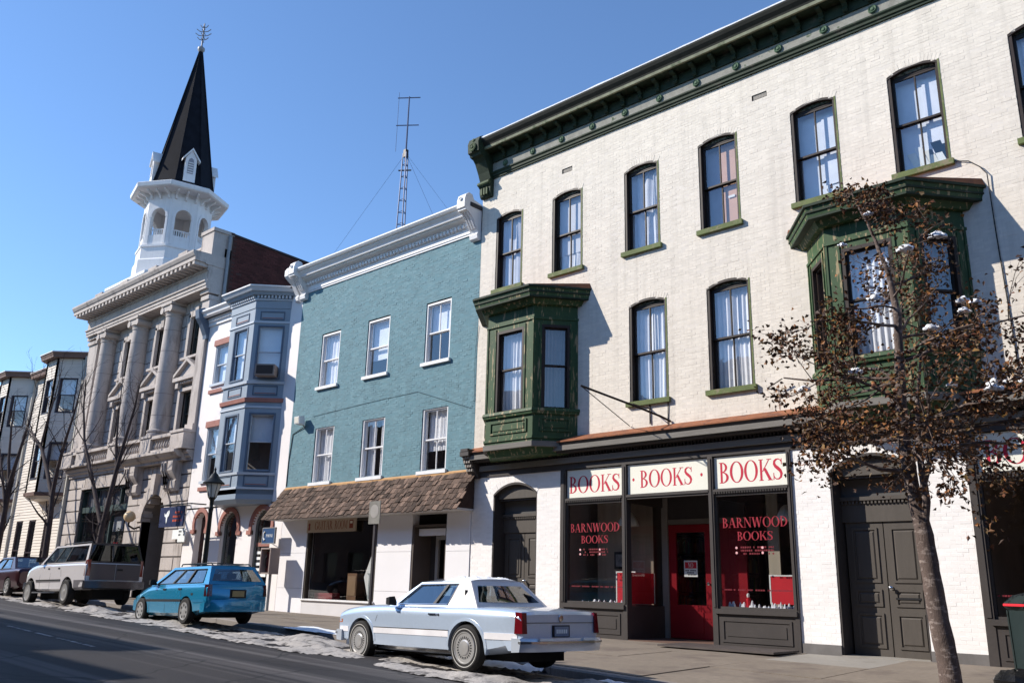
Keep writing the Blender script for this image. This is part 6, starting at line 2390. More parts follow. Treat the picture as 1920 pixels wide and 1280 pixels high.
def wheel(root, x, y, r, wd, side, style, m_rim):
    """wheel group as a part (tyre) with rim and cover as sub-parts; outer face towards side*y"""
    s = side
    ty = MB()
    ty.lathe([(r * .66, -s * wd * .5), (r * .90, -s * wd * .5), (r * .985, -s * wd * .38), (r, -s * wd * .2), (r, s * wd * .2), (r * .985, s * wd * .38), (r * .90, s * wd * .5), (r * .70, s * wd * .5), (r * .66, s * wd * .42), (r * .66, s * wd * .0)], 40, (x, y, r), 'y')
    t = ty.build('wheel', TYRE, root, 40, fix=True)
    rm = MB()
    f = s * wd
    if style == 'wire':
        rm.lathe([(r * .70, f * .46), (r * .685, f * .51), (r * .64, f * .50), (r * .62, f * .40), (r * .36, f * .44), (r * .30, f * .55), (r * .10, f * .60), (.001, f * .61)], 40, (x, y, r), 'y')
        ro = rm.build('wheel_cover', m_rim, t, 30, fix=True)
        sp = MB()
        for k in range(24):
            a = 2 * PI * k / 24
            da = .05
            pts = []
            for rr, aa, d in ((.39, -da * 1.5, .455), (.39, da * 1.5, .455), (.60, da * 1.2, .425), (.60, -da * 1.2, .425)):
                pts.append((x + r * rr * math.cos(a + aa), y + f * d + s * .004, r - r * rr * math.sin(a + aa)))
            sp.poly(pts)
        kind(sp.build('wheel_slots', BLACKP, ro), 'stuff')
        wl = MB()
        wl.lathe([(r * .80, f * .503), (r * .83, f * .506), (r * .83, f * .5)], 40, (x, y, r), 'y', False)
        wl.build('whitewall', mat('whitewall_rubber', (.5, .49, .47), .7), t)
    else:
        n = {'seven': 7, 'five': 5, 'six': 6}[style]
        rm.lathe([(r * .68, f * .46), (r * .67, f * .50), (r * .62, f * .49), (r * .58, f * .38), (r * .30, f * .40), (r * .24, f * .46), (r * .08, f * .48), (.001, f * .48)], 36, (x, y, r), 'y')
        ro = rm.build('wheel_rim', m_rim, t, 30, fix=True)
        sp = MB()
        for k in range(n):
            a = 2 * PI * k / n + .3
            pts = []
            for i in range(10):
                b = 2 * PI * i / 10
                pts.append((x + r * (.45 * math.cos(a)) + r * .11 * math.cos(b), y + f * .40 + s * .012, r - r * .45 * math.sin(a) + r * .11 * math.sin(b)))
            sp.poly(pts)
        kind(sp.build('rim_holes', BLACKP, ro), 'stuff')
    return t


def strip(root, st, x0, x1, za, zb_, off, m, name, n=10, both=True):
    for s in ((1, -1) if both else (1,)):
        mb = MB()
        rg = []
        for k in range(n + 1):
            x = x0 + (x1 - x0) * k / n
            ya, yb = side_y(st, x, za), side_y(st, x, zb_)
            rg.append([(x, s * (ya - .01), za), (x, s * (ya + off), za), (x, s * (yb + off), zb_), (x, s * (yb - .01), zb_)])
        mb.loft(rg)
        mb.build(name, m, root, fix=True)


def vline(root, st, pts, m, name='door_gap', wdt=.012, both=True):
    """thin dark gap following the body side through (x,z) points"""
    for s in ((1, -1) if both else (1,)):
        mb = MB()
        rg = []
        for (x, z) in pts:
            y = side_y(st, x, z)
            rg.append([(x - wdt / 2, s * (y - .004), z), (x - wdt / 2, s * (y + .0025), z), (x + wdt / 2, s * (y + .0025), z), (x + wdt / 2, s * (y - .004), z)])
        mb.loft(rg)
        mb.build(name, m, root, fix=True)


def boolean_cut(o, cutters):
    for c in cutters:
        md = o.modifiers.new('cut', 'BOOLEAN')
        md.operation = 'DIFFERENCE'
        md.solver = 'EXACT'
        md.object = c
    dg = bpy.context.evaluated_depsgraph_get()
    me = bpy.data.meshes.new_from_object(o.evaluated_get(dg))
    o.modifiers.clear()
    o.data = me
    me.polygons.foreach_set('use_smooth', [True] * len(me.polygons))
    me.set_sharp_from_angle(angle=math.radians(32))
    for c in cutters:
        bpy.data.objects.remove(c)


def car(name, label, loc, ang, sp, rot_x=0.0, rot_y=0.0):
    """sp: stations (x ascending from tail to nose), wheels, cabin. local +x = nose"""
    root = thing(name, label, sp['cat'], loc, None, True, (rot_x, rot_y, ang))
    root.scale = sp['scale']
    st = smooth_stations(sp['st'])
    rings = []
    for s in st:
        h = half_section(s)
        full = [(s[0], y, z) for y, z in h] + [(s[0], -y, z) for y, z in h[-2:0:-1]]
        rings.append(full)
    body = MB().loft(rings).build('body', sp['paint'], root, 32, fix=True)
    cut = []
    R = sp['wr']
    for wx in sp['wx']:
        for s in (1, -1):
            c = MB()
            a, b = sp['tw'] - .20, sp['tw'] + .4
            rr = R + sp.get('arch', .055)
            pr_ = []
            for k in range(24):
                an_ = 2 * PI * k / 24
                pr_.append((wx + rr * 1.04 * math.cos(an_), R + rr * math.sin(an_) * (1.0 if math.sin(an_) > 0 else 1.6)))
            c.prism(pr_, 'y', s * a, s * b)
            co = c.build('cutter', None, None, fix=True)
            co.matrix_world = root.matrix_basis
            cut.append(co)
    bpy.context.view_layer.update()
    for co in cut:
        co.matrix_world = root.matrix_world
    bpy.context.view_layer.update()
    boolean_cut(body, cut)
    # dark wells
    for wx in sp['wx']:
        for s in (1, -1):
            a, b = s * (sp['tw'] - .19), s * (sp['tw'] + .095)
            rr = R + sp.get('arch', .055) - .006
            mb = MB()
            arc = [(wx + rr * 1.04 * math.cos(PI * k / 16), R + rr * math.sin(PI * k / 16)) for k in range(17)]
            mb.loft([[(p[0], a, p[1]), (p[0], b - s * .07, p[1])] for p in arc], False)
            mb.build('wheel_well', UNDER, root)
            # arch lip
            if sp.get('lip'):
                lp = MB()
                rr2 = R + sp.get('arch', .055)
                rg = []
                for k in range(17):
                    an_ = PI * (-.06 + 1.12 * k / 16)
                    px, pz = wx + rr2 * 1.04 * math.cos(an_), R + rr2 * math.sin(an_)
                    px2, pz2 = wx + (rr2 + .045) * 1.04 * math.cos(an_), R + (rr2 + .045) * math.sin(an_)
                    y1, y2 = side_y(st, px, max(pz, .25)), side_y(st, px2, max(pz2, .25))
                    rg.append([(px, s * (y1 - .02), pz), (px, s * (y1 + .012), pz), (px2, s * (y2 + .008), pz2), (px2, s * (y2 - .01), pz2)])
                lp.loft(rg)
                lp.build('arch_lip', sp['lip'], root, 40, fix=True)
            wheel(root, wx, s * (sp['tw'] - .02 + sp.get('wout', 0)), R, sp.get('wwd', .2), s, sp['style'], ALLOY)
    MB().box(sp['st'][0][0] + .35, sp['st'][-1][0] - .35, -.5, .5, .16, sp['st'][3][1] + .1).build('underbody', UNDER, root)
    # cabin
    cb = sp['cabin']
    (x0, z0), (x1, z1), (x2, z2), (x3, z3) = cb['outer']            # base front, roof front, roof rear, base rear
    wb, wt = cb['wb'], cb['wt']

    def yy(z):
        t = (z - z0) / (z1 - z0)
        t = max(0, min(1.1, t))
        return wb + (wt - wb) * t
    for s in (1, -1):
        out = cb['outer']
        inn = cb['win']
        mb = MB()
        po = [(x, s * yy(z), z) for x, z in out]
        pi_ = [(x, s * (yy(z)), z) for x, z in inn]
        p2 = [(x, s * (yy(z) - .04), z) for x, z in inn]
        mb.add(po + pi_ + p2, [(k, (k + 1) % 4, 4 + (k + 1) % 4, 4 + k) for k in range(4)] + [(4 + k, 4 + (k + 1) % 4, 8 + (k + 1) % 4, 8 + k) for k in range(4)])
        so = mb.build('cabin_side', cb.get('side_paint', sp['paint']), root, fix=True)
        if cb.get('trim'):
            tr = MB()
            pt = [(x, s * (yy(z) + .004), z) for x, z in inn]
            tr.tube(pt + [pt[0], pt[1]], .012, 6)
            tr.build('window_trim', cb['trim'], so)
        # panes split by pillars
        cuts = [0.0] + cb['split'] + [1.0]
        for k in range(len(cuts) - 1):
            a, b = cuts[k], cuts[k + 1]

            def P(t, top):
                f, r = (inn[1], inn[2]) if top else (inn[0], inn[3])
                x, z = f[0] + (r[0] - f[0]) * t, f[1] + (r[1] - f[1]) * t
                return (x, s * (yy(z) - .018), z)
            MB().poly([P(a, 0), P(b, 0), P(b, 1), P(a, 1)]).build('side_window', cb.get('side_glass', CGLASS), so)
            if k:
                pw = cb.get('pw', .05)
                L_ = inn[0][0] - inn[3][0]
                e = pw / L_ / 2
                q = [P(a - e, 0), P(a + e, 0), P(a + e, 1), P(a - e, 1)]
                q2 = [(p[0], p[1] + s * .03, p[2]) for p in q]
                MB().loft([q, q2]).build('pillar', cb.get('pillar', BLACKP), so, fix=True)
    # roof
    rg = []
    n = 8
    for i in range(7):
        t = i / 6
        xa, za = x1 + (x2 - x1) * t, z1 + (z2 - z1) * t
        cr = cb.get('crown', .05) * (.55 + .45 * math.sin(PI * min(1, .15 + t * .8)))
        rg.append([(xa, wt * (1 - 2 * k / n), za + cr * (1 - (1 - 2 * k / n) ** 2) ** .7) for k in range(n + 1)])
    ro = MB().loft(rg, False).build('roof', cb.get('roof_paint', sp['paint']), root, 50)
    # screens
    for nm, (bx, bz), (tx, tz), gm, ins in (('windscreen', (x0, z0), (x1, z1), cb.get('front_glass', CGLASS), .05), ('rear_window', (x3, z3), (x2, z2), cb.get('rear_glass', CGLASS), cb.get('rear_inset', .09))):
        yb, yt = yy(bz), wt
        cr = cb.get('crown', .05) * .55
        o4 = [(bx, yb, bz), (bx, -yb, bz), (tx, -yt, tz), (tx, yt, tz)]
        sx, sz = tx - bx, tz - bz
        l_ = math.hypot(sx, sz)
        i4 = [(bx + sx * ins / l_, yb - ins * 1.1, bz + sz * ins / l_), (bx + sx * ins / l_, -(yb - ins * 1.1), bz + sz * ins / l_),
              (tx - sx * ins * .8 / l_, -(yt - ins * .9), tz - sz * ins * .8 / l_), (tx - sx * ins * .8 / l_, yt - ins * .9, tz - sz * ins * .8 / l_)]
        mb = MB()
        mb.add(o4 + i4, [(k, (k + 1) % 4, 4 + (k + 1) % 4, 4 + k) for k in range(4)])
        # fill up to the crowned roof edge
        edge = [(tx, wt * (1 - 2 * k / n), tz + cr * (1 - (1 - 2 * k / n) ** 2) ** .7 * 1.0) for k in range(n + 1)]
        mb.add(edge + [(tx, -wt, tz - .002), (tx, wt, tz - .002)], [tuple(range(len(edge) + 2))])
        fo = mb.build(nm + '_frame', cb.get('frame_paint', sp['paint']), root, fix=True)
        cv = .03
        gm_ = MB()
        rg = []
        for i in range(5):
            t = i / 4
            L0, R0 = Vector(i4[0]).lerp(Vector(i4[3]), t), Vector(i4[1]).lerp(Vector(i4[2]), t)
            rg.append([tuple(L0.lerp(R0, k / 6) + Vector((math.copysign(cv, bx - tx) * (1 - (1 - k / 3) ** 2), 0, 0))) for k in range(7)])
        gm_.loft(rg, False)
        gm_.build(nm, gm, fo, 60)
    # cabin floor and seats
    MB().box(x3 + .1, x0 - .15, -wb + .06, wb - .06, z0 - .09, z0 - .02).build('dash_panel', INTER, root)
    for sx in cb.get('seats', (x0 - 1.0,)):
        for sy in (.36, -.36):
            se = MB()
            se.prism([(sx - .14, z0 - .1), (sx + .06, z0 - .1), (sx - .06, z0 + .16), (sx - .2, z0 + .16)], 'y', sy - .24, sy + .24)
            se.prism([(sx - .16, z0 + .17), (sx - .09, z0 + .17), (sx - .12, z0 + .30), (sx - .19, z0 + .30)], 'y', sy - .12, sy + .12)
            se.build('seat', INTER, root, fix=True)
    # mirrors
    for s in (1, -1):
        mx, mz = cb['mirror']
        my = s * (side_y(st, mx, mz - .1) - .02)
        mb = MB()
        mb.loft([[(mx - .02, my + s * .02, mz - .06), (mx + .06, my + s * .02, mz - .05), (mx + .06, my + s * .02, mz - .01), (mx - .02, my + s * .02, mz - .0)],
                 [(mx - .05, my + s * .10, mz - .06), (mx + .07, my + s * .10, mz - .05), (mx + .07, my + s * .10, mz + .07), (mx - .05, my + s * .10, mz + .09)],
                 [(mx - .05, my + s * .22, mz - .05), (mx + .04, my + s * .22, mz - .04), (mx + .04, my + s * .22, mz + .06), (mx - .05, my + s * .22, mz + .08)]])
        mb.build('wing_mirror', sp.get('mirror_paint', BLACKP), root, 50, fix=True)
    return root, st, yy


def lbox(root, name, x0, x1, y0, y1, z0, z1, m, parent=None, bev=0):
    o = MB().box(x0, x1, y0, y1, z0, z1).build(name, m, parent or root)
    if bev:
        md = o.modifiers.new('b', 'BEVEL')
        md.width = bev
        md.segments = 3
    return o


def place(fx_, fy_, rx_, ry_, half_track, wheelbase):
    """pose from ground points of the near side front and rear wheels"""
    f, r = Vector((fx_, fy_)), Vector((rx_, ry_))
    d = (f - r).normalized()
    n = Vector((d.y, -d.x))
    if n.y < 0:
        n = -n
    c = (f + r) / 2 + n * half_track
    ang = math.atan2(d.y, d.x)
    nf = f + d * 0
    return c, ang


# ---- pale blue coupe
PBLUE = carpaint('pale_blue_paint', (.58, .69, .85), .32, .5)
PBLUE2 = carpaint('pale_blue_lower_paint', (.55, .61, .70), .35, .5)
VINYL = mat('white_vinyl_roof', (.74, .71, .70), .6, .04, 8, .2, 90)
WBE = 2.74
c, ang = place(-9.93, -6.22, -7.50, -6.58, .76 * .68, WBE)
zf = zr(c.x, c.y) - .005
eld_sp = dict(cat='car', paint=PBLUE, wx=(-WBE / 2, WBE / 2), wr=.33, tw=.80, style='wire', lip=PBLUE, wout=.05, arch=.05, wwd=.2, scale=(2.44 / 2.74, .66, .77),
              st=[  # x, zb, wb, wm, zm, ws, zs, zt
                  (-2.46, .46, .74, .85, .58, .83, .80, .82),
                  (-2.42, .40, .75, .87, .58, .845, .845, .865),
                  (-2.15, .32, .76, .895, .58, .86, .87, .905),
                  (-1.75, .25, .76, .905, .58, .865, .885, .925),
                  (-1.30, .22, .76, .905, .58, .87, .895, .925),
                  (-.4, .21, .76, .905, .58, .87, .895, .91),
                  (.55, .21, .76, .905, .58, .87, .91, .93),
                  (1.0, .22, .76, .90, .58, .86, .905, .945),
                  (1.5, .24, .75, .895, .57, .85, .89, .93),
                  (1.95, .28, .74, .87, .56, .83, .84, .87),
                  (2.12, .34, .72, .845, .54, .81, .80, .82)],
              cabin=dict(outer=[(.66, .915), (.04, 1.295), (-1.15, 1.295), (-1.52, .90)], win=[(.42, .945), (.02, 1.255), (-.92, 1.255), (-.84, .945)], wb=.82, wt=.60, split=[.74], pw=.07,
                         trim=CHROME, pillar=BLACKP, crown=.055, seats=(-.35, -1.05), mirror=(.40, .98), frame_paint=VINYL, rear_inset=.11, side_glass=CGLASS, rear_glass=CGLASS))
eld, st, yy = car('pale_blue_coupe', 'pale blue two door coupe with white vinyl rear roof parked nearest', (c.x, c.y, zf), ang, eld_sp, 0, .025)
# vinyl landau roof over the rear half: roof skin, C pillars
for s in (1, -1):
    mb = MB()
    q = [(-.935, 1.298), (-1.16, 1.298), (-1.54, .895), (-.82, .895), (-.86, .93)]
    mb.loft([[(x, s * (yy(z) + .006), z) for x, z in q], [(x, s * (yy(z) - .03), z) for x, z in q]])
    mb.build('vinyl_quarter', VINYL, eld, fix=True)
    MB().box(-1.17, -1.15, min(s * .66, s * (yy(1.1) + .012)), max(s * .66, s * (yy(1.1) + .012)), 1.02, 1.16).build('opera_lamp', BLACKP, eld)
def eld_roof(x, y, up_=0.0):
    t = max(0, min(1, (.04 - x) / 1.19))
    cr = .055 * (.55 + .45 * math.sin(PI * min(1, .15 + t * .8)))
    return 1.295 + cr * max(0, 1 - (y / .60) ** 2) ** .7 + up_


rg = []
for i in range(5):
    xa = -.86 - .29 * i / 4
    rg.append([(xa, .602 * (1 - 2 * k / 8), eld_roof(xa, .60 * (1 - 2 * k / 8), .005)) for k in range(9)])
MB().loft(rg, False).build('vinyl_roof', VINYL, eld, 50)
rs = MB()
nx_, ny_ = 20, 34
for i in range(nx_ + 1):
    for j in range(ny_ + 1):
        xa = -.45 - .70 * i / nx_
        ya = .58 * (1 - 2 * j / ny_)
        e = min(i, nx_ - i) / 2.5
        f_ = min(j, ny_ - j) / 3
        nval = noise.noise(Vector((xa * 9, ya * 9, 2))) * .5 + .5 + .3 * noise.noise(Vector((xa * 25, ya * 25, 4)))
        h = max(0, nval - .30) * .10 * min(1, e) * min(1, f_)
        rs.v.append((xa, ya, eld_roof(xa, ya, .001) + h))
rs.f = [(i * (ny_ + 1) + j, i * (ny_ + 1) + j + 1, (i + 1) * (ny_ + 1) + j + 1, (i + 1) * (ny_ + 1) + j)[::-1] for i in range(nx_) for j in range(ny_)]
so = rs.build('roof_snow', SNOW, eld, 80)
kind(so, 'stuff')
strip(eld, st, -.98, .98, .47, .56, .012, mat('pale_moulding', (.72, .71, .74), .35), 'side_moulding', 12)
strip(eld, st, -.98, .98, .56, .572, .014, BLACKP, 'moulding_line', 12)
strip(eld, st, -2.40, -1.77, .47, .56, .012, mat('pale_moulding', (.72, .71, .74), .35), 'side_moulding', 6)
strip(eld, st, 1.77, 2.08, .47, .56, .012, mat('pale_moulding', (.72, .71, .74), .35), 'side_moulding', 6)
strip(eld, st, -.97, .97, .288, .465, .003, mat('blue_grey_lower', (.42, .49, .60), .35, .04, 2, coat=.6, metal=.2), 'lower_panel', 10)
strip(eld, st, -2.36, -1.80, .33, .465, .003, mat('blue_grey_lower', (.42, .49, .60), .35), 'lower_panel', 5)
strip(eld, st, -.98, .98, .235, .285, .006, CHROME, 'rocker_trim', 10)
vline(eld, st, [(.55, .30), (.57, .5), (.58, .86)], BLACKP)
vline(eld, st, [(-.82, .30), (-.82, .5), (-.82, .85)], BLACKP)
vline(eld, st, [(.94, .66), (.90, .75), (.86, .86)], BLACKP, 'fender_gap', .006)
for s in (1, -1):
    y = side_y(st, -.62, .80)
    lbox(eld, 'door_handle', -.68, -.50, min(s * y, s * (y + .022)), max(s * y, s * (y + .022)), .785, .81, CHROME)
    MB().lathe([(.018, 0), (.018, s * .012), (.001, s * .013)], 10, (-.73, s * y, .79), 'y').build('lock', BLACKP, eld)
    # tail lamps upright at the corners
    MB().loft([[(-2.49, s * .76, .56), (-2.485, s * .86, .56), (-2.37, s * .905, .56), (-2.37, s * .76, .56)],
               [(-2.475, s * .76, .84), (-2.465, s * .845, .84), (-2.37, s * .88, .85), (-2.37, s * .76, .85)]]).build('tail_lamp', TAIL, eld, fix=True)
    MB().loft([[(2.0, s * .862, .62), (2.13, s * .842, .62), (2.13, s * .80, .62), (2.0, s * .80, .62)], [(2.0, s * .862, .68), (2.13, s * .838, .68), (2.13, s * .80, .68), (2.0, s * .80, .68)]]).build('marker_lamp', mat('amber_lens', (.4, .13, .06), .2), eld, fix=True)
# bumpers
for xs_, sg in ((-2.46, -1), (2.12, 1)):
    mb = MB()
    rg = []
    for k in range(13):
        y = -.90 + 1.8 * k / 12
        e = abs(y) / .90
        back = .10 * e ** 6
        xf = xs_ + sg * (.13 - back)
        rg.append([(xs_ - sg * .15, y, .31), (xf - sg * .03, y, .32), (xf, y, .46), (xf - sg * .02, y, .50), (xs_ - sg * .15, y, .50)])
    mb.loft(rg)
    bo = mb.build('bumper', PBLUE2, eld, 40, fix=True)
    mb = MB()
    rg = []
    for k in range(13):
        y = -.91 + 1.82 * k / 12
        e = abs(y) / .90
        xf = xs_ + sg * (.145 - .10 * e ** 6)
        rg.append([(xf - sg * .05, y, .43), (xf, y, .43), (xf, y, .46), (xf - sg * .05, y, .46)])
    mb.loft(rg)
    mb.build('bumper_strip', CHROME, bo, fix=True)
    if sg < 0:
        for y0 in (-.62, .34):
            MB().box(xs_ - .155, xs_ - .12, y0, y0 + .28, .465, .50).build('reversing_lamp', PAPER, bo)
lbox(eld, 'plate_recess', -2.475, -2.45, -.19, .19, .51, .67, BLACKP)
po = lbox(eld, 'number_plate', -2.485, -2.476, -.155, .155, .52, .655, mat('blue_grey_plate', (.22, .25, .31), .5))
small_print_rows = MB()
for k in range(6):
    y = -.115 + k * .042
    small_print_rows.box(-2.4875, -2.4855, y, y + .026, .56, .615)
kind(small_print_rows.build('plate_characters', PAPER, po), 'stuff')
MB().lathe([(.05, 0), (.045, -.012), (.001, -.015)], 14, (-2.462, 0, .765), 'x').build('boot_emblem', CHROME, eld, fix=True)
lbox(eld, 'boot_gap', -2.468, -2.45, -.76, .76, .70, .708, BLACKP)
# grille and lamps at the nose
lbox(eld, 'grille', 2.10, 2.14, -.36, .36, .54, .76, CHROME)
for s in (1, -1):
    lbox(eld, 'headlamp', 2.09, 2.135, min(s * .40, s * .74), max(s * .40, s * .74), .60, .72, mat('lamp_glass', (.6, .62, .65), .1, .02, coat=1))
pt = MB()
zz0, zz1 = 1.08, 1.20
pt.poly([(x, (yy(z) - .024), z) for x, z in ((-.66, zz0), (-.78, zz0), (-.78, zz1), (-.66, zz1))])
pt.build('window_sticker', PAPER, eld)
pt = MB().poly([(-1.405, .46, 1.02), (-1.405, .36, 1.02), (-1.29, .36, 1.14), (-1.29, .46, 1.14)]).build('window_sticker', mat('green_paper', (.45, .7, .5), .7), eld)

# ---- blue wagon
CYAN = carpaint('bright_blue_paint', (.010, .25, .45), .25, .35)
WBW = 2.50
c, ang = place(-16.85, -6.1, -14.75, -6.3, .74 * .66, WBW)
zf = zr(c.x, c.y)
wag_sp = dict(cat='car', paint=CYAN, wx=(-WBW / 2, WBW / 2), wr=.30, tw=.77, style='seven', lip=None, wout=.04, arch=.045, wwd=.18, scale=(2.1 / 2.5, .66, .73),
              st=[(-2.24, .40, .66, .78, .55, .74, .80, .82),
                  (-2.20, .32, .70, .815, .52, .78, .88, .90),
                  (-1.9, .26, .72, .84, .54, .80, .905, .92),
                  (-1.2, .20, .72, .85, .55, .81, .905, .915),
                  (-.2, .18, .72, .85, .55, .81, .90, .91),
                  (.7, .18, .72, .85, .55, .80, .885, .905),
                  (1.05, .19, .72, .84, .55, .79, .86, .91),
                  (1.5, .22, .70, .82, .53, .75, .77, .83),
                  (1.8, .26, .68, .78, .50, .70, .67, .73),
                  (1.92, .32, .62, .70, .48, .62, .58, .61)],
              cabin=dict(outer=[(.88, .89), (.0, 1.33), (-1.92, 1.32), (-2.2, .90)], win=[(.58, .93), (-.08, 1.265), (-1.80, 1.25), (-1.90, .94)], wb=.79, wt=.60, split=[.36, .67], pw=.07,
                         trim=BLACKP, pillar=BLACKP, crown=.045, seats=(-.3, -1.1), mirror=(.55, .96), rear_inset=.10, frame_paint=CYAN, rear_glass=CGLASS))
wag, st, yy = car('blue_estate_car', 'bright blue estate car with roof rack parked in the middle', (c.x, c.y, zf), ang, wag_sp, 0, .025)
strip(wag, st, -1.0, 1.0, .52, .57, .012, BLACKP, 'side_moulding', 10)
strip(wag, st, -2.12, -1.6, .50, .56, .010, carpaint('bright_blue_trim', (.02, .24, .46)), 'side_moulding', 5)
vline(wag, st, [(.78, .26), (.80, .6), (.80, .88)], BLACKP)
vline(wag, st, [(-.12, .26), (-.12, .6), (-.12, .90)], BLACKP)
vline(wag, st, [(-.98, .62), (-.95, .75), (-.90, .90)], BLACKP)
for s in (1, -1):
    for hx in (-.1, -.95):
        y = side_y(st, hx, .80)
        lbox(wag, 'door_handle', hx - .02, hx + .14, min(s * y, s * (y + .016)), max(s * y, s * (y + .016)), .785, .825, BLACKP)
    y = side_y(st, -1.65, .66)
    lbox(wag, 'fuel_flap_mark', -1.58, -1.48, min(s * y, s * (y + .006)), max(s * y, s * (y + .006)), .66, .71, BLACKP)
    MB().tube([(-.2, s * .52, 1.36), (-.25, s * .52, 1.405), (-1.75, s * .52, 1.39), (-1.83, s * .52, 1.345)], .016, 6).build('roof_rail', BLACKP, wag)
    MB().loft([[(-2.26, s * .70, .64), (-2.255, s * .79, .64), (-2.12, s * .845, .64), (-2.12, s * .70, .64)], [(-2.235, s * .70, .90), (-2.22, s * .78, .90), (-2.10, s * .825, .90), (-2.10, s * .70, .90)]]).build('tail_lamp', mat('dark_red_lens', (.05, .006, .01), .2, coat=1), wag, fix=True)
for xx in (-.5, -1.5):
    MB().tube([(xx, -.52, 1.40), (xx, .52, 1.40)], .012, 6).build('roof_bar', BLACKP, wag)
for xs_, sg, w_ in ((-2.22, -1, .83), (1.92, 1, .80)):
    rg = []
    for k in range(13):
        y = -w_ + 2 * w_ * k / 12
        e = abs(y) / w_
        xf = xs_ + sg * (.12 - .16 * e ** 4)
        rg.append([(xs_ - sg * .25, y, .28), (xf - sg * .02, y, .30), (xf, y, .50), (xf - sg * .03, y, .56), (xs_ - sg * .25, y, .56)])
    MB().loft(rg).build('bumper', CYAN, wag, 40, fix=True)
lbox(wag, 'number_plate', -2.265, -2.25, -.16, .16, .63, .76, mat('tan_plate', (.34, .27, .13), .5))
lbox(wag, 'plate_recess', -2.249, -2.2, -.22, .22, .60, .79, BLACKP)

# ---- white and grey estate truck
SILW = carpaint('off_white_paint', (.68, .65, .66), .25, .05)
GREYL = carpaint('grey_lower_paint', (.20, .185, .20), .35, .2)
REARG = carpaint('shaded_rear_paint', (.10, .085, .09), .4, .3, .3)  # rear doors darkened in colour for the shade on the tail
WBS = 3.1
c, ang = place(-22.5, -6.2, -20.45, -6.15, .82 * .68, WBS)
zf = zr(c.x, c.y)
sub_sp = dict(cat='suv', paint=SILW, wx=(-1.63, 1.45), wr=.38, tw=.86, style='five', lip=None, wout=.05, arch=.09, wwd=.24, scale=(2.06 / 3.15, .68, .70),
              st=[(-2.92, .55, .84, .90, .80, .88, 1.20, 1.22),
                  (-2.89, .50, .86, .935, .80, .91, 1.235, 1.255),
                  (-2.2, .44, .86, .955, .80, .925, 1.25, 1.265),
                  (-1.2, .42, .86, .96, .80, .93, 1.25, 1.265),
                  (.2, .42, .86, .96, .80, .93, 1.25, 1.265),
                  (.7, .42, .86, .955, .80, .925, 1.245, 1.27),
                  (1.2, .44, .86, .95, .80, .91, 1.22, 1.27),
                  (1.80, .48, .84, .93, .78, .88, 1.14, 1.20),
                  (1.95, .54, .80, .90, .76, .85, 1.06, 1.10)],
              cabin=dict(outer=[(.85, 1.255), (.02, 1.82), (-2.72, 1.83), (-2.90, 1.245)], win=[(.58, 1.30), (-.05, 1.755), (-2.60, 1.765), (-2.72, 1.30)], wb=.91, wt=.78, split=[.28, .53], pw=.07,
                         trim=BLACKP, pillar=BLACKP, crown=.055, seats=(-.3, -1.2), mirror=(.62, 1.38), rear_inset=.06, frame_paint=mat('shaded_frame_paint', (.035, .025, .03), .3, coat=.6), rear_glass=CGLASSD, side_glass=CGLASS))  # screen frame colour darkened for the shaded rear
sub, st, yy = car('white_sport_utility', 'white and grey sport utility parked behind the blue estate', (c.x, c.y, zf), ang, sub_sp, 0, .025)
strip(sub, st, -1.10, .95, .45, .74, .008, GREYL, 'lower_panel', 10)
strip(sub, st, -2.86, -2.15, .52, .74, .008, GREYL, 'lower_panel', 5)
strip(sub, st, -1.10, .95, .74, .775, .016, BLACKP, 'side_moulding', 8)
strip(sub, st, -1.05, .9, .36, .40, .10, CHROME, 'running_board', 6)
vline(sub, st, [(.62, .5), (.64, .8), (.64, 1.2)], BLACKP)
vline(sub, st, [(-.22, .5), (-.22, .8), (-.22, 1.2)], BLACKP)
vline(sub, st, [(-1.12, .85), (-1.06, 1.0), (-1.02, 1.2)], BLACKP)
for s in (1, -1):
    for hx in (-.12, -.95):
        y = side_y(st, hx, 1.1)
        lbox(sub, 'door_handle', hx, hx + .13, min(s * y, s * (y + .014)), max(s * y, s * (y + .014)), 1.09, 1.13, BLACKP)
    MB().loft([[(-2.94, s * .80, .86), (-2.94, s * .90, .86), (-2.84, s * .95, .86), (-2.80, s * .8, .86)], [(-2.925, s * .80, 1.34), (-2.92, s * .885, 1.34), (-2.82, s * .925, 1.32), (-2.80, s * .8, 1.32)]]).build('tail_lamp', mat('brown_red_lens', (.20, .02, .015), .2, coat=1), sub, fix=True)
for xs_, sg in ((-2.92, -1), (1.95, 1)):
    rg = []
    for k in range(9):
        y = -.95 + 1.9 * k / 8
        e = abs(y) / .95
        xf = xs_ + sg * (.2 - .1 * e ** 4)
        rg.append([(xs_ - sg * .1, y, .48), (xf, y, .50), (xf, y, .70), (xs_ - sg * .1, y, .72)])
    MB().loft(rg).build('bumper', mat('dark_chrome', (.10, .10, .115), .25, metal=.9) if sg < 0 else CHROME, sub, 40, fix=True)
lbox(sub, 'rear_door', -2.94, -2.921, -.80, -.01, .74, 1.22, REARG)
lbox(sub, 'rear_door', -2.94, -2.921, .01, .80, .74, 1.22, REARG)
lbox(sub, 'rear_handle', -2.96, -2.94, -.22, -.04, 1.02, 1.08, BLACKP)
for s in (1, -1):
    MB().tube([(-.2, s * .62, 1.86), (-.3, s * .62, 1.89), (-2.3, s * .62, 1.90), (-2.4, s * .62, 1.87)], .015, 6).build('roof_rail', BLACKP, sub)
MB().tube([(-2.5, .25, .40), (-2.3, .28, .38), (-1.9, .3, .40)], .04, 6).build('exhaust', STEEL, sub)

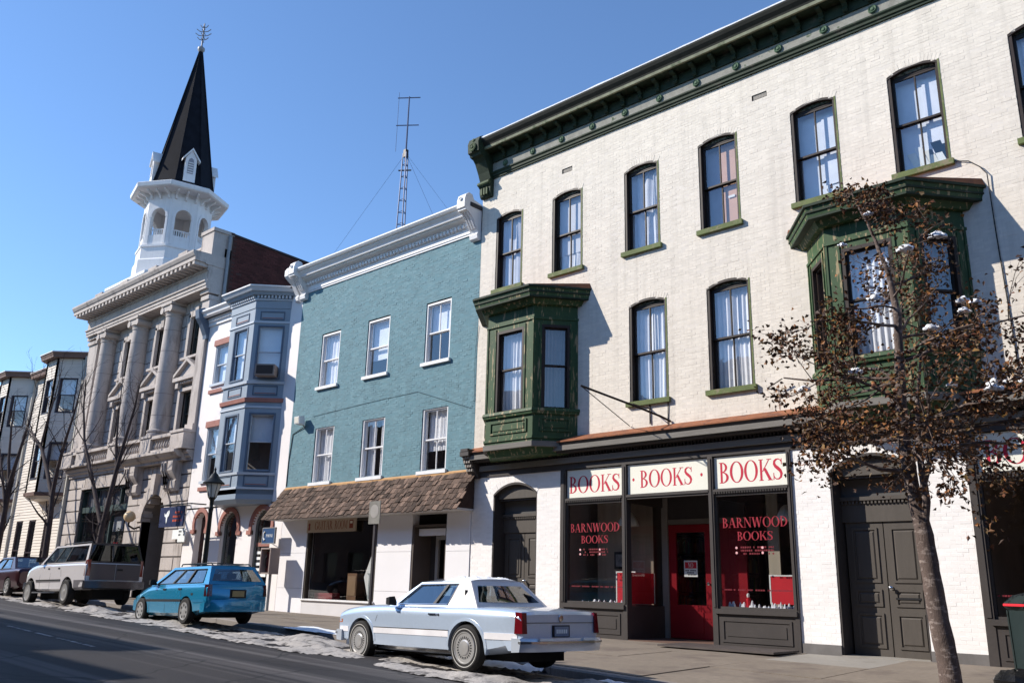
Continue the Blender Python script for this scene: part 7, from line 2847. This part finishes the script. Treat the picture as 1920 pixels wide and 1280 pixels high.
# ---- dark red saloon at the edge
MARO = carpaint('dark_maroon_paint', (.04, .005, .010), .3, .3, .35)
c2, ang = Vector((-25.3, -5.55)), PI
zf = zr(c2.x, c2.y)
mar_sp = dict(cat='car', paint=MARO, wx=(-1.32, 1.32), wr=.31, tw=.76, scale=(.70, .70, .70), style='six', lip=None, wout=.04, arch=.05, wwd=.18,
              st=[(-2.25, .40, .68, .78, .55, .74, .82, .84), (-2.18, .30, .72, .83, .55, .79, .90, .93), (-1.5, .20, .74, .86, .55, .81, .92, .96), (-.4, .18, .74, .86, .55, .81, .91, .93), (.7, .18, .74, .86, .55, .81, .89, .92),
                  (1.3, .20, .72, .85, .54, .79, .85, .91), (2.0, .26, .70, .81, .52, .74, .74, .79), (2.2, .34, .64, .74, .50, .68, .66, .69)],
              cabin=dict(outer=[(1.0, .90), (.25, 1.36), (-.95, 1.36), (-1.65, .93)], win=[(.78, .94), (.22, 1.30), (-.85, 1.30), (-1.2, .95)], wb=.79, wt=.60, split=[.5], trim=BLACKP, pillar=BLACKP, crown=.05, seats=(.1, -.8), mirror=(.72, .96)))
car('maroon_saloon', 'dark maroon saloon half cut off at the left edge', (c2.x, c2.y, zf), ang, mar_sp, 0, .025)
# ---------------------------------------------------------------- trees
def branch_tree(seed, base, segs, r0, twig_levels, spread, rn=None):
    pass


def grow(rn, p, d, L, r, level, out, tips, droop=0.0, kids=(2, 3), n=5, wig=.12, up_=.15):
    """recursive branch: list of (points, radii); tips collect (point, dir)"""
    pts, rad = [p.copy()], [r]
    cur = p.copy()
    dd = d.normalized()
    for i in range(n):
        dd = (dd + Vector((rn.gauss(0, wig), rn.gauss(0, wig), rn.gauss(0, wig) + up_ * .25 - droop))).normalized()
        cur = cur + dd * (L / n)
        pts.append(cur.copy())
        rad.append(r * (1 - .62 * (i + 1) / n))
    out.append((pts, rad, level))
    if level == 0:
        tips += [(q.copy(), dd.copy()) for q in pts[1:]]
        return
    k = rn.randint(*kids)
    for j in range(k + 2):
        t = .25 + .75 * (j + rn.random() * .6) / (k + 2)
        i = min(n - 1, int(t * n))
        q = pts[i].lerp(pts[i + 1], t * n - i)
        a = Vector((rn.gauss(0, 1), rn.gauss(0, 1), rn.gauss(0, .6)))
        nd = (dd * .75 + a.normalized() * .8).normalized()
        grow(rn, q, nd, L * rn.uniform(.42, .62), max(.004, rad[i] * .55), level - 1, out, tips, droop, kids, 4, wig * 1.15, up_)


# near street tree holding its brown leaves
rn = random.Random(17)
TB = Vector((-3.09, -4.15, zs(-3.09, -4.15) - .02))
tree = thing('street_tree', 'leaning street tree with rusty brown leaves and snow clumps in front of the bookshop', 'tree', tuple(TB))
trunk = [TB, Vector((-3.11, -4.15, .35)), Vector((-3.17, -4.15, .95)), Vector((-3.21, -4.15, 1.5)), Vector((-3.28, -4.14, 2.05)), Vector((-3.33, -4.14, 2.6)), Vector((-3.29, -4.14, 3.3)), Vector((-3.26, -4.13, 3.9)), Vector((-3.32, -4.12, 4.5)), Vector((-3.48, -4.12, 5.1)), Vector((-3.66, -4.1, 5.62))]
trad = [.112, .104, .096, .09, .075, .064, .054, .044, .03, .016, .006]
tk, tr_ = [], []
for i in range(len(trunk) - 1):
    for j in range(6):
        f = j / 6
        p = trunk[i].lerp(trunk[i + 1], f)
        tk.append(p + Vector((noise.noise(p * 2.3) * .012, noise.noise(p * 2.3 + Vector((9, 0, 0))) * .012, 0)))
        tr_.append((trad[i] + (trad[i + 1] - trad[i]) * f) * (1 + .10 * noise.noise(Vector((0, 3, p.z * 5.1)))))
tk.append(trunk[-1])
tr_.append(trad[-1])
tm = MB().tube(tk, tr_, 18)
tm.v = [tuple(Vector(q) + Vector((noise.noise(Vector(q) * 14), noise.noise(Vector(q) * 14 + Vector((5, 5, 5))), 0)) * .007) for q in tm.v]
side = [Vector((-3.19, -4.17, 1.55)), Vector((-3.14, -4.18, 1.85)), Vector((-3.15, -4.2, 2.3)), Vector((-3.12, -4.22, 2.9)), Vector((-3.0, -4.25, 3.5))]
tm.tube(side, [.04, .045, .036, .024, .012], 8)
tm.tube([Vector((-3.15, -4.19, 2.0)), Vector((-3.06, -4.2, 2.25)), Vector((-3.05, -4.2, 2.6))], [.03, .028, .02], 7)
tro = tm.build('trunk', BARK, tree, 50)
outs, tips = [], []
for i in range(5, 11):
    for j in range((6, 6, 5, 4, 3, 2)[i - 5]):
        t = rn.random()
        q = trunk[i - 1].lerp(trunk[i], t)
        a = 2 * PI * (j / (6, 6, 5, 4, 3, 2)[i - 5] + rn.random() * .25 + i * .13)
        Lb = (1.3, 1.35, 1.2, .95, .6, .3)[i - 5] * rn.uniform(.75, 1.1)
        d = Vector((math.cos(a), math.sin(a), rn.uniform(.0, .4) if i < 9 else rn.uniform(.3, .9)))
        grow(rn, q, d, Lb, trad[i] * .36 + .004, 2, outs, tips, .02 if i < 8 else 0, (1, 2), 5, .13, .1)
for q, d, L in ((Vector((-3.33, -4.14, 2.55)), Vector((-.85, .1, .05)), 1.1), (Vector((-3.3, -4.14, 2.7)), Vector((-.8, -.35, .12)), 1.0), (Vector((-3.12, -4.2, 2.5)), Vector((.9, .1, .08)), 1.3), (Vector((-3.1, -4.2, 2.7)), Vector((.8, -.4, .15)), 1.4), (Vector((-3.3, -4.14, 3.4)), Vector((1, .3, .2)), 1.5), (Vector((-3.28, -4.14, 3.2)), Vector((-1, .2, .1)), 1.05)):
    grow(rn, q, d, L, .022, 2, outs, tips, .03, (1, 2), 5, .13, .1)
br = MB()
for pts, rad, lv in outs:
    br.tube(pts, rad, 6 if lv == 2 else (4 if lv == 1 else 3), False)
kind(br.build('branches', BARK, tree, 60), 'stuff')
lf = MB()
lf.tone = {}
tones = [(1.0, 1.0, .9), (1.4, 1.2, .8), (.5, .5, .6), (.65, .6, .6), (1.7, 1.8, .9), (1.0, .7, .6), (2.2, 1.8, 1.1), (.4, .4, .45), (.8, .95, .6), (.55, .5, .5)]
for q, d in tips:
    for k in range(rn.choice((6, 8, 10)) if q.z < 3.9 else rn.choice((3, 4, 5))):
        c = q + Vector((rn.gauss(0, .075), rn.gauss(0, .075), rn.gauss(0, .06)))
        u = Vector((rn.gauss(0, 1), rn.gauss(0, 1), rn.gauss(-.5, .7))).normalized()
        v = u.cross(Vector((rn.gauss(0, 1), rn.gauss(0, 1), rn.gauss(0, 1)))).normalized()
        n = u.cross(v)
        L, W = rn.uniform(.04, .075), rn.uniform(.014, .025)
        lf.add([c, c + u * L * .4 + v * W + n * .006, c + u * L * .45 - n * .004, c + u * L * .4 - v * W + n * .006, c + u * L - n * .012],
               [(0, 1, 2), (0, 2, 3), (1, 4, 2), (2, 4, 3)], rn.choice(tones))
kind(lf.build('crown', LEAF, tree), 'stuff')


def blob(mb, c, r, rnx, sx=1.0, sz=.75):
    rg = []
    for i in range(1, 6):
        a = PI * i / 6
        ring = []
        for k in range(9):
            b = 2 * PI * k / 9
            j = 1 + .7 * noise.noise(Vector((c.x * 9 + math.cos(b) * 1.8, c.y * 9 + math.sin(b) * 1.8, c.z * 9 + a * 2.2)))
            ring.append((c.x + r * sx * math.sin(a) * math.cos(b) * j, c.y + r * sx * math.sin(a) * math.sin(b) * j, c.z + r * sz * math.cos(a) * j))
        rg.append(ring)
    mb.loft(rg)


for k, (x, y, z, r) in enumerate(((-3.46, -4.55, 4.93, .035), (-3.05, -4.5, 4.65, .055), (-2.62, -4.4, 4.38, .055), (-2.72, -4.5, 3.95, .045), (-2.45, -4.6, 3.78, .04), (-2.30, -4.6, 3.80, .035), (-3.0, -4.7, 3.95, .05), (-2.25, -4.5, 3.05, .06), (-2.35, -4.6, 2.85, .05), (-1.98, -4.4, 2.9, .06), (-3.6, -4.6, 3.3, .045), (-2.75, -4.8, 3.5, .05), (-4.15, -4.4, 3.05, .045), (-3.4, -4.7, 3.3, .035), (-2.55, -4.7, 2.75, .03), (-3.72, -4.4, 4.9, .03), (-3.25, -4.75, 4.05, .035), (-2.85, -4.7, 3.9, .03))):
    mb = MB()
    c = min((p for pts, rad, lv in outs for p in pts), key=lambda p: (p - Vector((x, y, z))).length) + Vector((0, 0, r * .45))
    blob(mb, c, r, rn)
    blob(mb, c + Vector((r * 1.1, .02, -.3 * r)), r * .65, rn)
    blob(mb, c + Vector((-r * .9, -.03, -.35 * r)), r * .55, rn)
    mb.build('snow_clump', SNOW, tree, 60)


def bare_tree(name, label, stems, seed):
    rn = random.Random(seed)
    b = stems[0][0][0]
    t = thing(name, label, 'tree', tuple(b))
    mb = MB()
    outs, tips = [], []
    for pts, rad in stems:
        rad = [r * .72 for r in rad]
        mb.tube(pts, rad, 9)
        for i in range(2, len(pts)):
            for _ in range(3):
                q = Vector(pts[i - 1]).lerp(Vector(pts[i]), rn.random())
                d = (Vector(pts[i]) - Vector(pts[i - 1])).normalized()
                d = (d + Vector((rn.gauss(0, .45), rn.gauss(0, .45), rn.uniform(.0, .5)))).normalized()
                grow(rn, q, d, rn.uniform(.8, 1.5), max(.012, rad[i] * .45), 2, outs, tips, 0, (0, 1), 4, .12, .3)
    mb.build('trunk', BARKD, t, 50)
    m2 = MB()
    for pts, rad, lv in outs:
        m2.tube(pts, rad, 4, False)
    kind(m2.build('branches', BARKD, t, 60), 'stuff')
    return t


V = Vector
bare_tree('bare_street_tree', 'bare forked street tree behind the white sport utility', [
    ([V((-28.6, -2.4, zs(-28.6, -2.4) - .05)), V((-28.45, -2.4, 1.2)), V((-28.4, -2.4, 2.1)), V((-28.35, -2.4, 2.5))], [.17, .15, .14, .12]),
    ([V((-28.38, -2.4, 2.3)), V((-29.2, -2.4, 3.3)), V((-30.2, -2.4, 4.5)), V((-30.9, -2.4, 5.3)), V((-31.6, -2.35, 6.6)), V((-31.8, -2.35, 7.6))], [.11, .095, .08, .06, .045, .02]),
    ([V((-28.38, -2.4, 2.3)), V((-28.2, -2.4, 3.1)), V((-27.95, -2.4, 4.1)), V((-27.7, -2.4, 4.9)), V((-27.3, -2.4, 6.0)), V((-27.1, -2.4, 6.9))], [.12, .11, .095, .075, .05, .02]),
    ([V((-27.95, -2.4, 4.1)), V((-28.5, -2.3, 4.9)), V((-28.9, -2.2, 6.0)), V((-29.0, -2.2, 7.2))], [.07, .055, .04, .015])], 3)
bare_tree('bare_street_tree', 'bare forked street tree in front of the right clapboard bay', [
    ([V((-33.4, -2.2, zs(-33.4, -2.2) - .05)), V((-33.35, -2.2, 1.6)), V((-33.45, -2.2, 3.0)), V((-33.6, -2.2, 3.7))], [.17, .15, .13, .11]),
    ([V((-33.6, -2.2, 3.6)), V((-34.6, -2.2, 4.7)), V((-35.6, -2.2, 5.6)), V((-36.8, -2.2, 6.2)), V((-37.6, -2.2, 6.6))], [.11, .10, .08, .05, .02]),
    ([V((-33.6, -2.2, 3.6)), V((-33.5, -2.2, 4.6)), V((-33.2, -2.2, 5.6)), V((-32.8, -2.2, 6.5)), V((-32.5, -2.2, 7.6))], [.10, .09, .07, .05, .02]),
    ([V((-35.6, -2.2, 5.5)), V((-35.4, -2.2, 6.4)), V((-35.0, -2.2, 7.4)), V((-34.8, -2.2, 8.3))], [.06, .05, .035, .015])], 5)
bare_tree('bare_street_tree', 'bare street tree at the left edge before the far clapboard house', [
    ([V((-39.0, -2.0, zs(-39, -2) - .05)), V((-39.0, -2, 2.0)), V((-38.95, -2, 3.4)), V((-39.0, -2, 4.4)), V((-38.4, -2, 5.8)), V((-37.9, -2, 7.0)), V((-37.7, -2, 8.2))], [.18, .16, .14, .12, .08, .05, .02]),
    ([V((-39.0, -2, 4.3)), V((-39.6, -2, 5.4)), V((-40.0, -2, 6.8)), V((-40.1, -2, 8.0))], [.10, .08, .05, .02]),
    ([V((-38.95, -2, 3.4)), V((-39.9, -2, 4.6)), V((-41, -2, 6.0))], [.09, .07, .03])], 8)

# ---------------------------------------------------------------- street furniture
lp = thing('street_lamp', 'black post lamp with tapered glass lantern before the white house', 'street lamp', (-20.0, -3.3, zs(-20.0, -3.3)))
LX, LY = -20.0, -3.3
z0 = zs(LX, LY)
MB().lathe([(.15, z0 - .02), (.15, z0 + .12), (.11, z0 + .2), (.10, z0 + .55), (.07, z0 + .62), (.062, z0 + .9), (.05, 2.45), (.06, 2.5), (.06, 2.55), (.045, 2.58), (.05, 2.72), (.10, 2.80)], 14, (LX, LY, 0)).build('post', IRON, lp, 40)
MB().lathe([(.09, 2.80), (.14, 2.95), (.185, 3.13)], 12, (LX, LY, 0), 'z', False).build('lantern_glass', mat('clear_lantern_glass', (.55, .56, .52), .15, .05), lp, 60)
fr = MB()
for k in range(8):
    a = 2 * PI * k / 8
    fr.tube([(LX + .10 * math.cos(a), LY + .10 * math.sin(a), 2.80), (LX + .19 * math.cos(a), LY + .19 * math.sin(a), 3.13)], .007, 4)
fr.build('lantern_frame', IRON, lp)
MB().lathe([(.25, 3.12), (.26, 3.15), (.20, 3.2), (.12, 3.28), (.08, 3.36), (.05, 3.38), (.02, 3.44), (.03, 3.48), (.001, 3.55)], 16, (LX, LY, 0)).build('lantern_hood', IRON, lp, 40)

sg = thing('parking_sign', 'weathered parking sign on a thin dark post at the kerb', 'sign', (-12.87, -3.85, 0))
MB().box(-12.90, -12.85, -3.87, -3.83, zs(-12.87, -3.85) - .05, 2.35).build('post', mat('dark_post', (.035, .03, .035), .6), sg)
MB().box(-13.03, -12.71, -3.892, -3.875, 1.92, 2.33).build('plate', mat('faded_sign_face', (.20, .19, .17), .6, .2, 6), sg)
rg_ = MB()
rg_.lathe([(.10, 0), (.12, 0), (.12, -.002), (.10, -.002)], 20, (-12.87, -3.893, 2.15), 'y')
rg_.build('sign_ring', mat('faded_grey_print', (.32, .30, .28), .6), sg)

# litter bin and bag at the right edge
bn = thing('litter_bin', 'dark green litter bin at the right edge of the sidewalk', 'bin', (-2.35, -2.6, zs(-2.4, -2.6)))
bz = zs(-2.4, -2.6)
BXc, BYc = -2.46, -2.6
MB().loft([[(BXc + r * math.cos(2 * PI * k / 8 + PI / 8), BYc + r * math.sin(2 * PI * k / 8 + PI / 8), z) for k in range(8)] for r, z in ((.36, bz), (.40, bz + .06), (.42, .76), (.45, .79), (.45, .84), (.36, .92), (.12, .98))]).build('drum', BIN, bn, fix=True)
MB().loft([[(BXc + r * math.cos(2 * PI * k / 16), BYc + r * math.sin(2 * PI * k / 16), z) for k in range(16)] for r, z in ((.455, .80), (.462, .805), (.462, .825), (.455, .83))]).build('red_rim', REDB, bn, fix=True)
for k in range(8):
    a = 2 * PI * k / 8 + PI / 8
    MB().tube([(BXc + .40 * math.cos(a), BYc + .40 * math.sin(a), bz + .05), (BXc + .425 * math.cos(a), BYc + .425 * math.sin(a), .76)], .014, 5).build('rib', BIN, bn)
bg_ = MB()
c = Vector((-2.80, -2.92, zs(-2.8, -2.9) + .13))
rg = []
for i in range(0, 11):
    a = PI * (.02 + .96 * i / 10)
    ring = []
    for k in range(22):
        b = 2 * PI * k / 22
        j = 1 + .22 * noise.noise(Vector((math.cos(b) * 2.2, math.sin(b) * 2.2, a * 2.0))) + .08 * noise.noise(Vector((math.cos(b) * 7, math.sin(b) * 7, a * 6)))
        ring.append((c.x + .24 * math.sin(a) * math.cos(b) * j, c.y + .22 * math.sin(a) * math.sin(b) * j, max(zs(c.x, c.y), c.z + .16 * math.cos(a) * j)))
    rg.append(ring)
bg_.loft(rg)
tag(bg_.build('bin_bag', BAGM, None, 40), 'shiny black bin bag lying beside the litter bin', 'bag')
# ---------------------------------------------------------------- the other side of the street: it shades the carriageway and shows in the glass
rn = random.Random(77)
HOUSES = [(-150, -125, 11.0), (-125, -100, 11.6), (-100, -74, 10.9), (-74, -64, 11.2), (-64, -55.5, 10.2), (-55.5, -47, 11.6), (-47, -39.5, 10.8), (-39.5, -31.5, 11.5), (-31.5, -23.8, 11.0), (-23.8, -19.4, 9.4), (-19.4, -11, 11.2), (-11, -3, 11.7), (-3, 5.5, 10.9), (5.5, 14, 11.5), (14, 23, 11.0), (23, 32, 11.4), (32, 46, 11.2), (46, 60, 11.6)]  # last two added unseen, to darken right-facing sides
OPY = -18.6
tones_ = [(.13, .06, .045), (.16, .10, .08), (.10, .05, .04), (.19, .17, .15), (.12, .09, .09)]
ORD = ('first long', 'second long', 'third long', 'fourth', 'fifth', 'sixth', 'seventh', 'eighth', 'ninth', 'tenth low', 'eleventh', 'twelfth', 'thirteenth', 'fourteenth', 'fifteenth', 'sixteenth', 'seventeenth', 'last')
for i, (a, b, h) in enumerate(HOUSES):
    h -= .75
    t_ = tones_[i % 5]
    o = thing('opposite_house', ORD[i] + ' brick house from the far end of the opposite street side', 'building', ((a + b) / 2, OPY, 0), 'houses on the opposite side of the street')
    zg = zr(a, OPY) - .5
    n = max(2, round((b - a) / 2.3))
    wins = []
    for k in range(n):
        c = a + (k + .5) * (b - a) / n
        for z0 in ([3.9, 7.0] if h > 9 else [3.9]):
            wins.append((c - .5, c + .5, z0, z0 + 1.8))
        wins.append((c - .7, c + .7, .5, 2.6))
    wall_grid('front_wall', a + .01, b - .01, zg, h, wins, mat('opposite_brick_%d' % (i % 5), t_, .9, .15, 1.5), o, OPY - .3, .3)
    MB().box(a + .01, b - .01, OPY - 10, OPY - .32, zg, h - .3).build('house_body', mat('opposite_body', (.06, .05, .05), .9), o)
    prof_x('cornice', [(OPY, h - .5), (OPY + .35, h - .3), (OPY + .5, h), (OPY, h)], a + .01, b - .01, mat('opposite_trim', (.25, .22, .2), .7), o)
    for (p, q, r, s) in wins:
        MB().poly([(q, OPY - .18, r), (p, OPY - .18, r), (p, OPY - .18, s), (q, OPY - .18, s)]).build('window_pane', mat('opposite_glass', (.03, .035, .045), .08), o)

# unseen houses added right and at the street end to darken right-facing sides
for i, (a, b, h) in enumerate(((6.05, 16, 10.4), (16, 27, 9.6), (27, 40, 10.8), (40, 56, 10.0))):
    o = thing('added_further_house', ('first', 'second', 'third', 'fourth')[i] + ' unseen brick house added beyond the cream house to block low sky', 'building', ((a + b) / 2, 0, 0), 'unseen houses added further along the street')
    n = max(3, round((b - a) / 2.3))
    wins = [(a + (k + .5) * (b - a) / n - .45, a + (k + .5) * (b - a) / n + .45, z0, z0 + 1.8) for k in range(n) for z0 in (.8, 4.2, 7.2)]
    wall_grid('front_wall', a + .01, b - .01, -.8, h, wins, mat('opposite_brick_%d' % (i % 5), tones_[i % 5], .9), o, 0, .3)
    MB().box(a + .01, b - .01, .35, 10, -.8, h - .3).build('house_body', mat('opposite_body', (.06, .05, .05), .9), o)
for i, (a, b, h) in enumerate(((-30, -18, 11), (-18, -6, 10.2), (-6, 8, 11.4))):
    o = thing('added_end_house', ('first', 'second', 'third')[i] + ' unseen brick house added across the street end to block low sky', 'building', (66, (a + b) / 2, 0), 'unseen houses added at the street end')
    MB().box(66, 76, a + .02, b - .02, -2, h).build('wall', mat('opposite_brick_%d' % (i % 5), tones_[i % 5], .9), o)
    MB().prism([(a, h), (b, h), ((a + b) / 2, h + 2)], 'x', 65.8, 76).build('roof', ROOFT, o, fix=True)
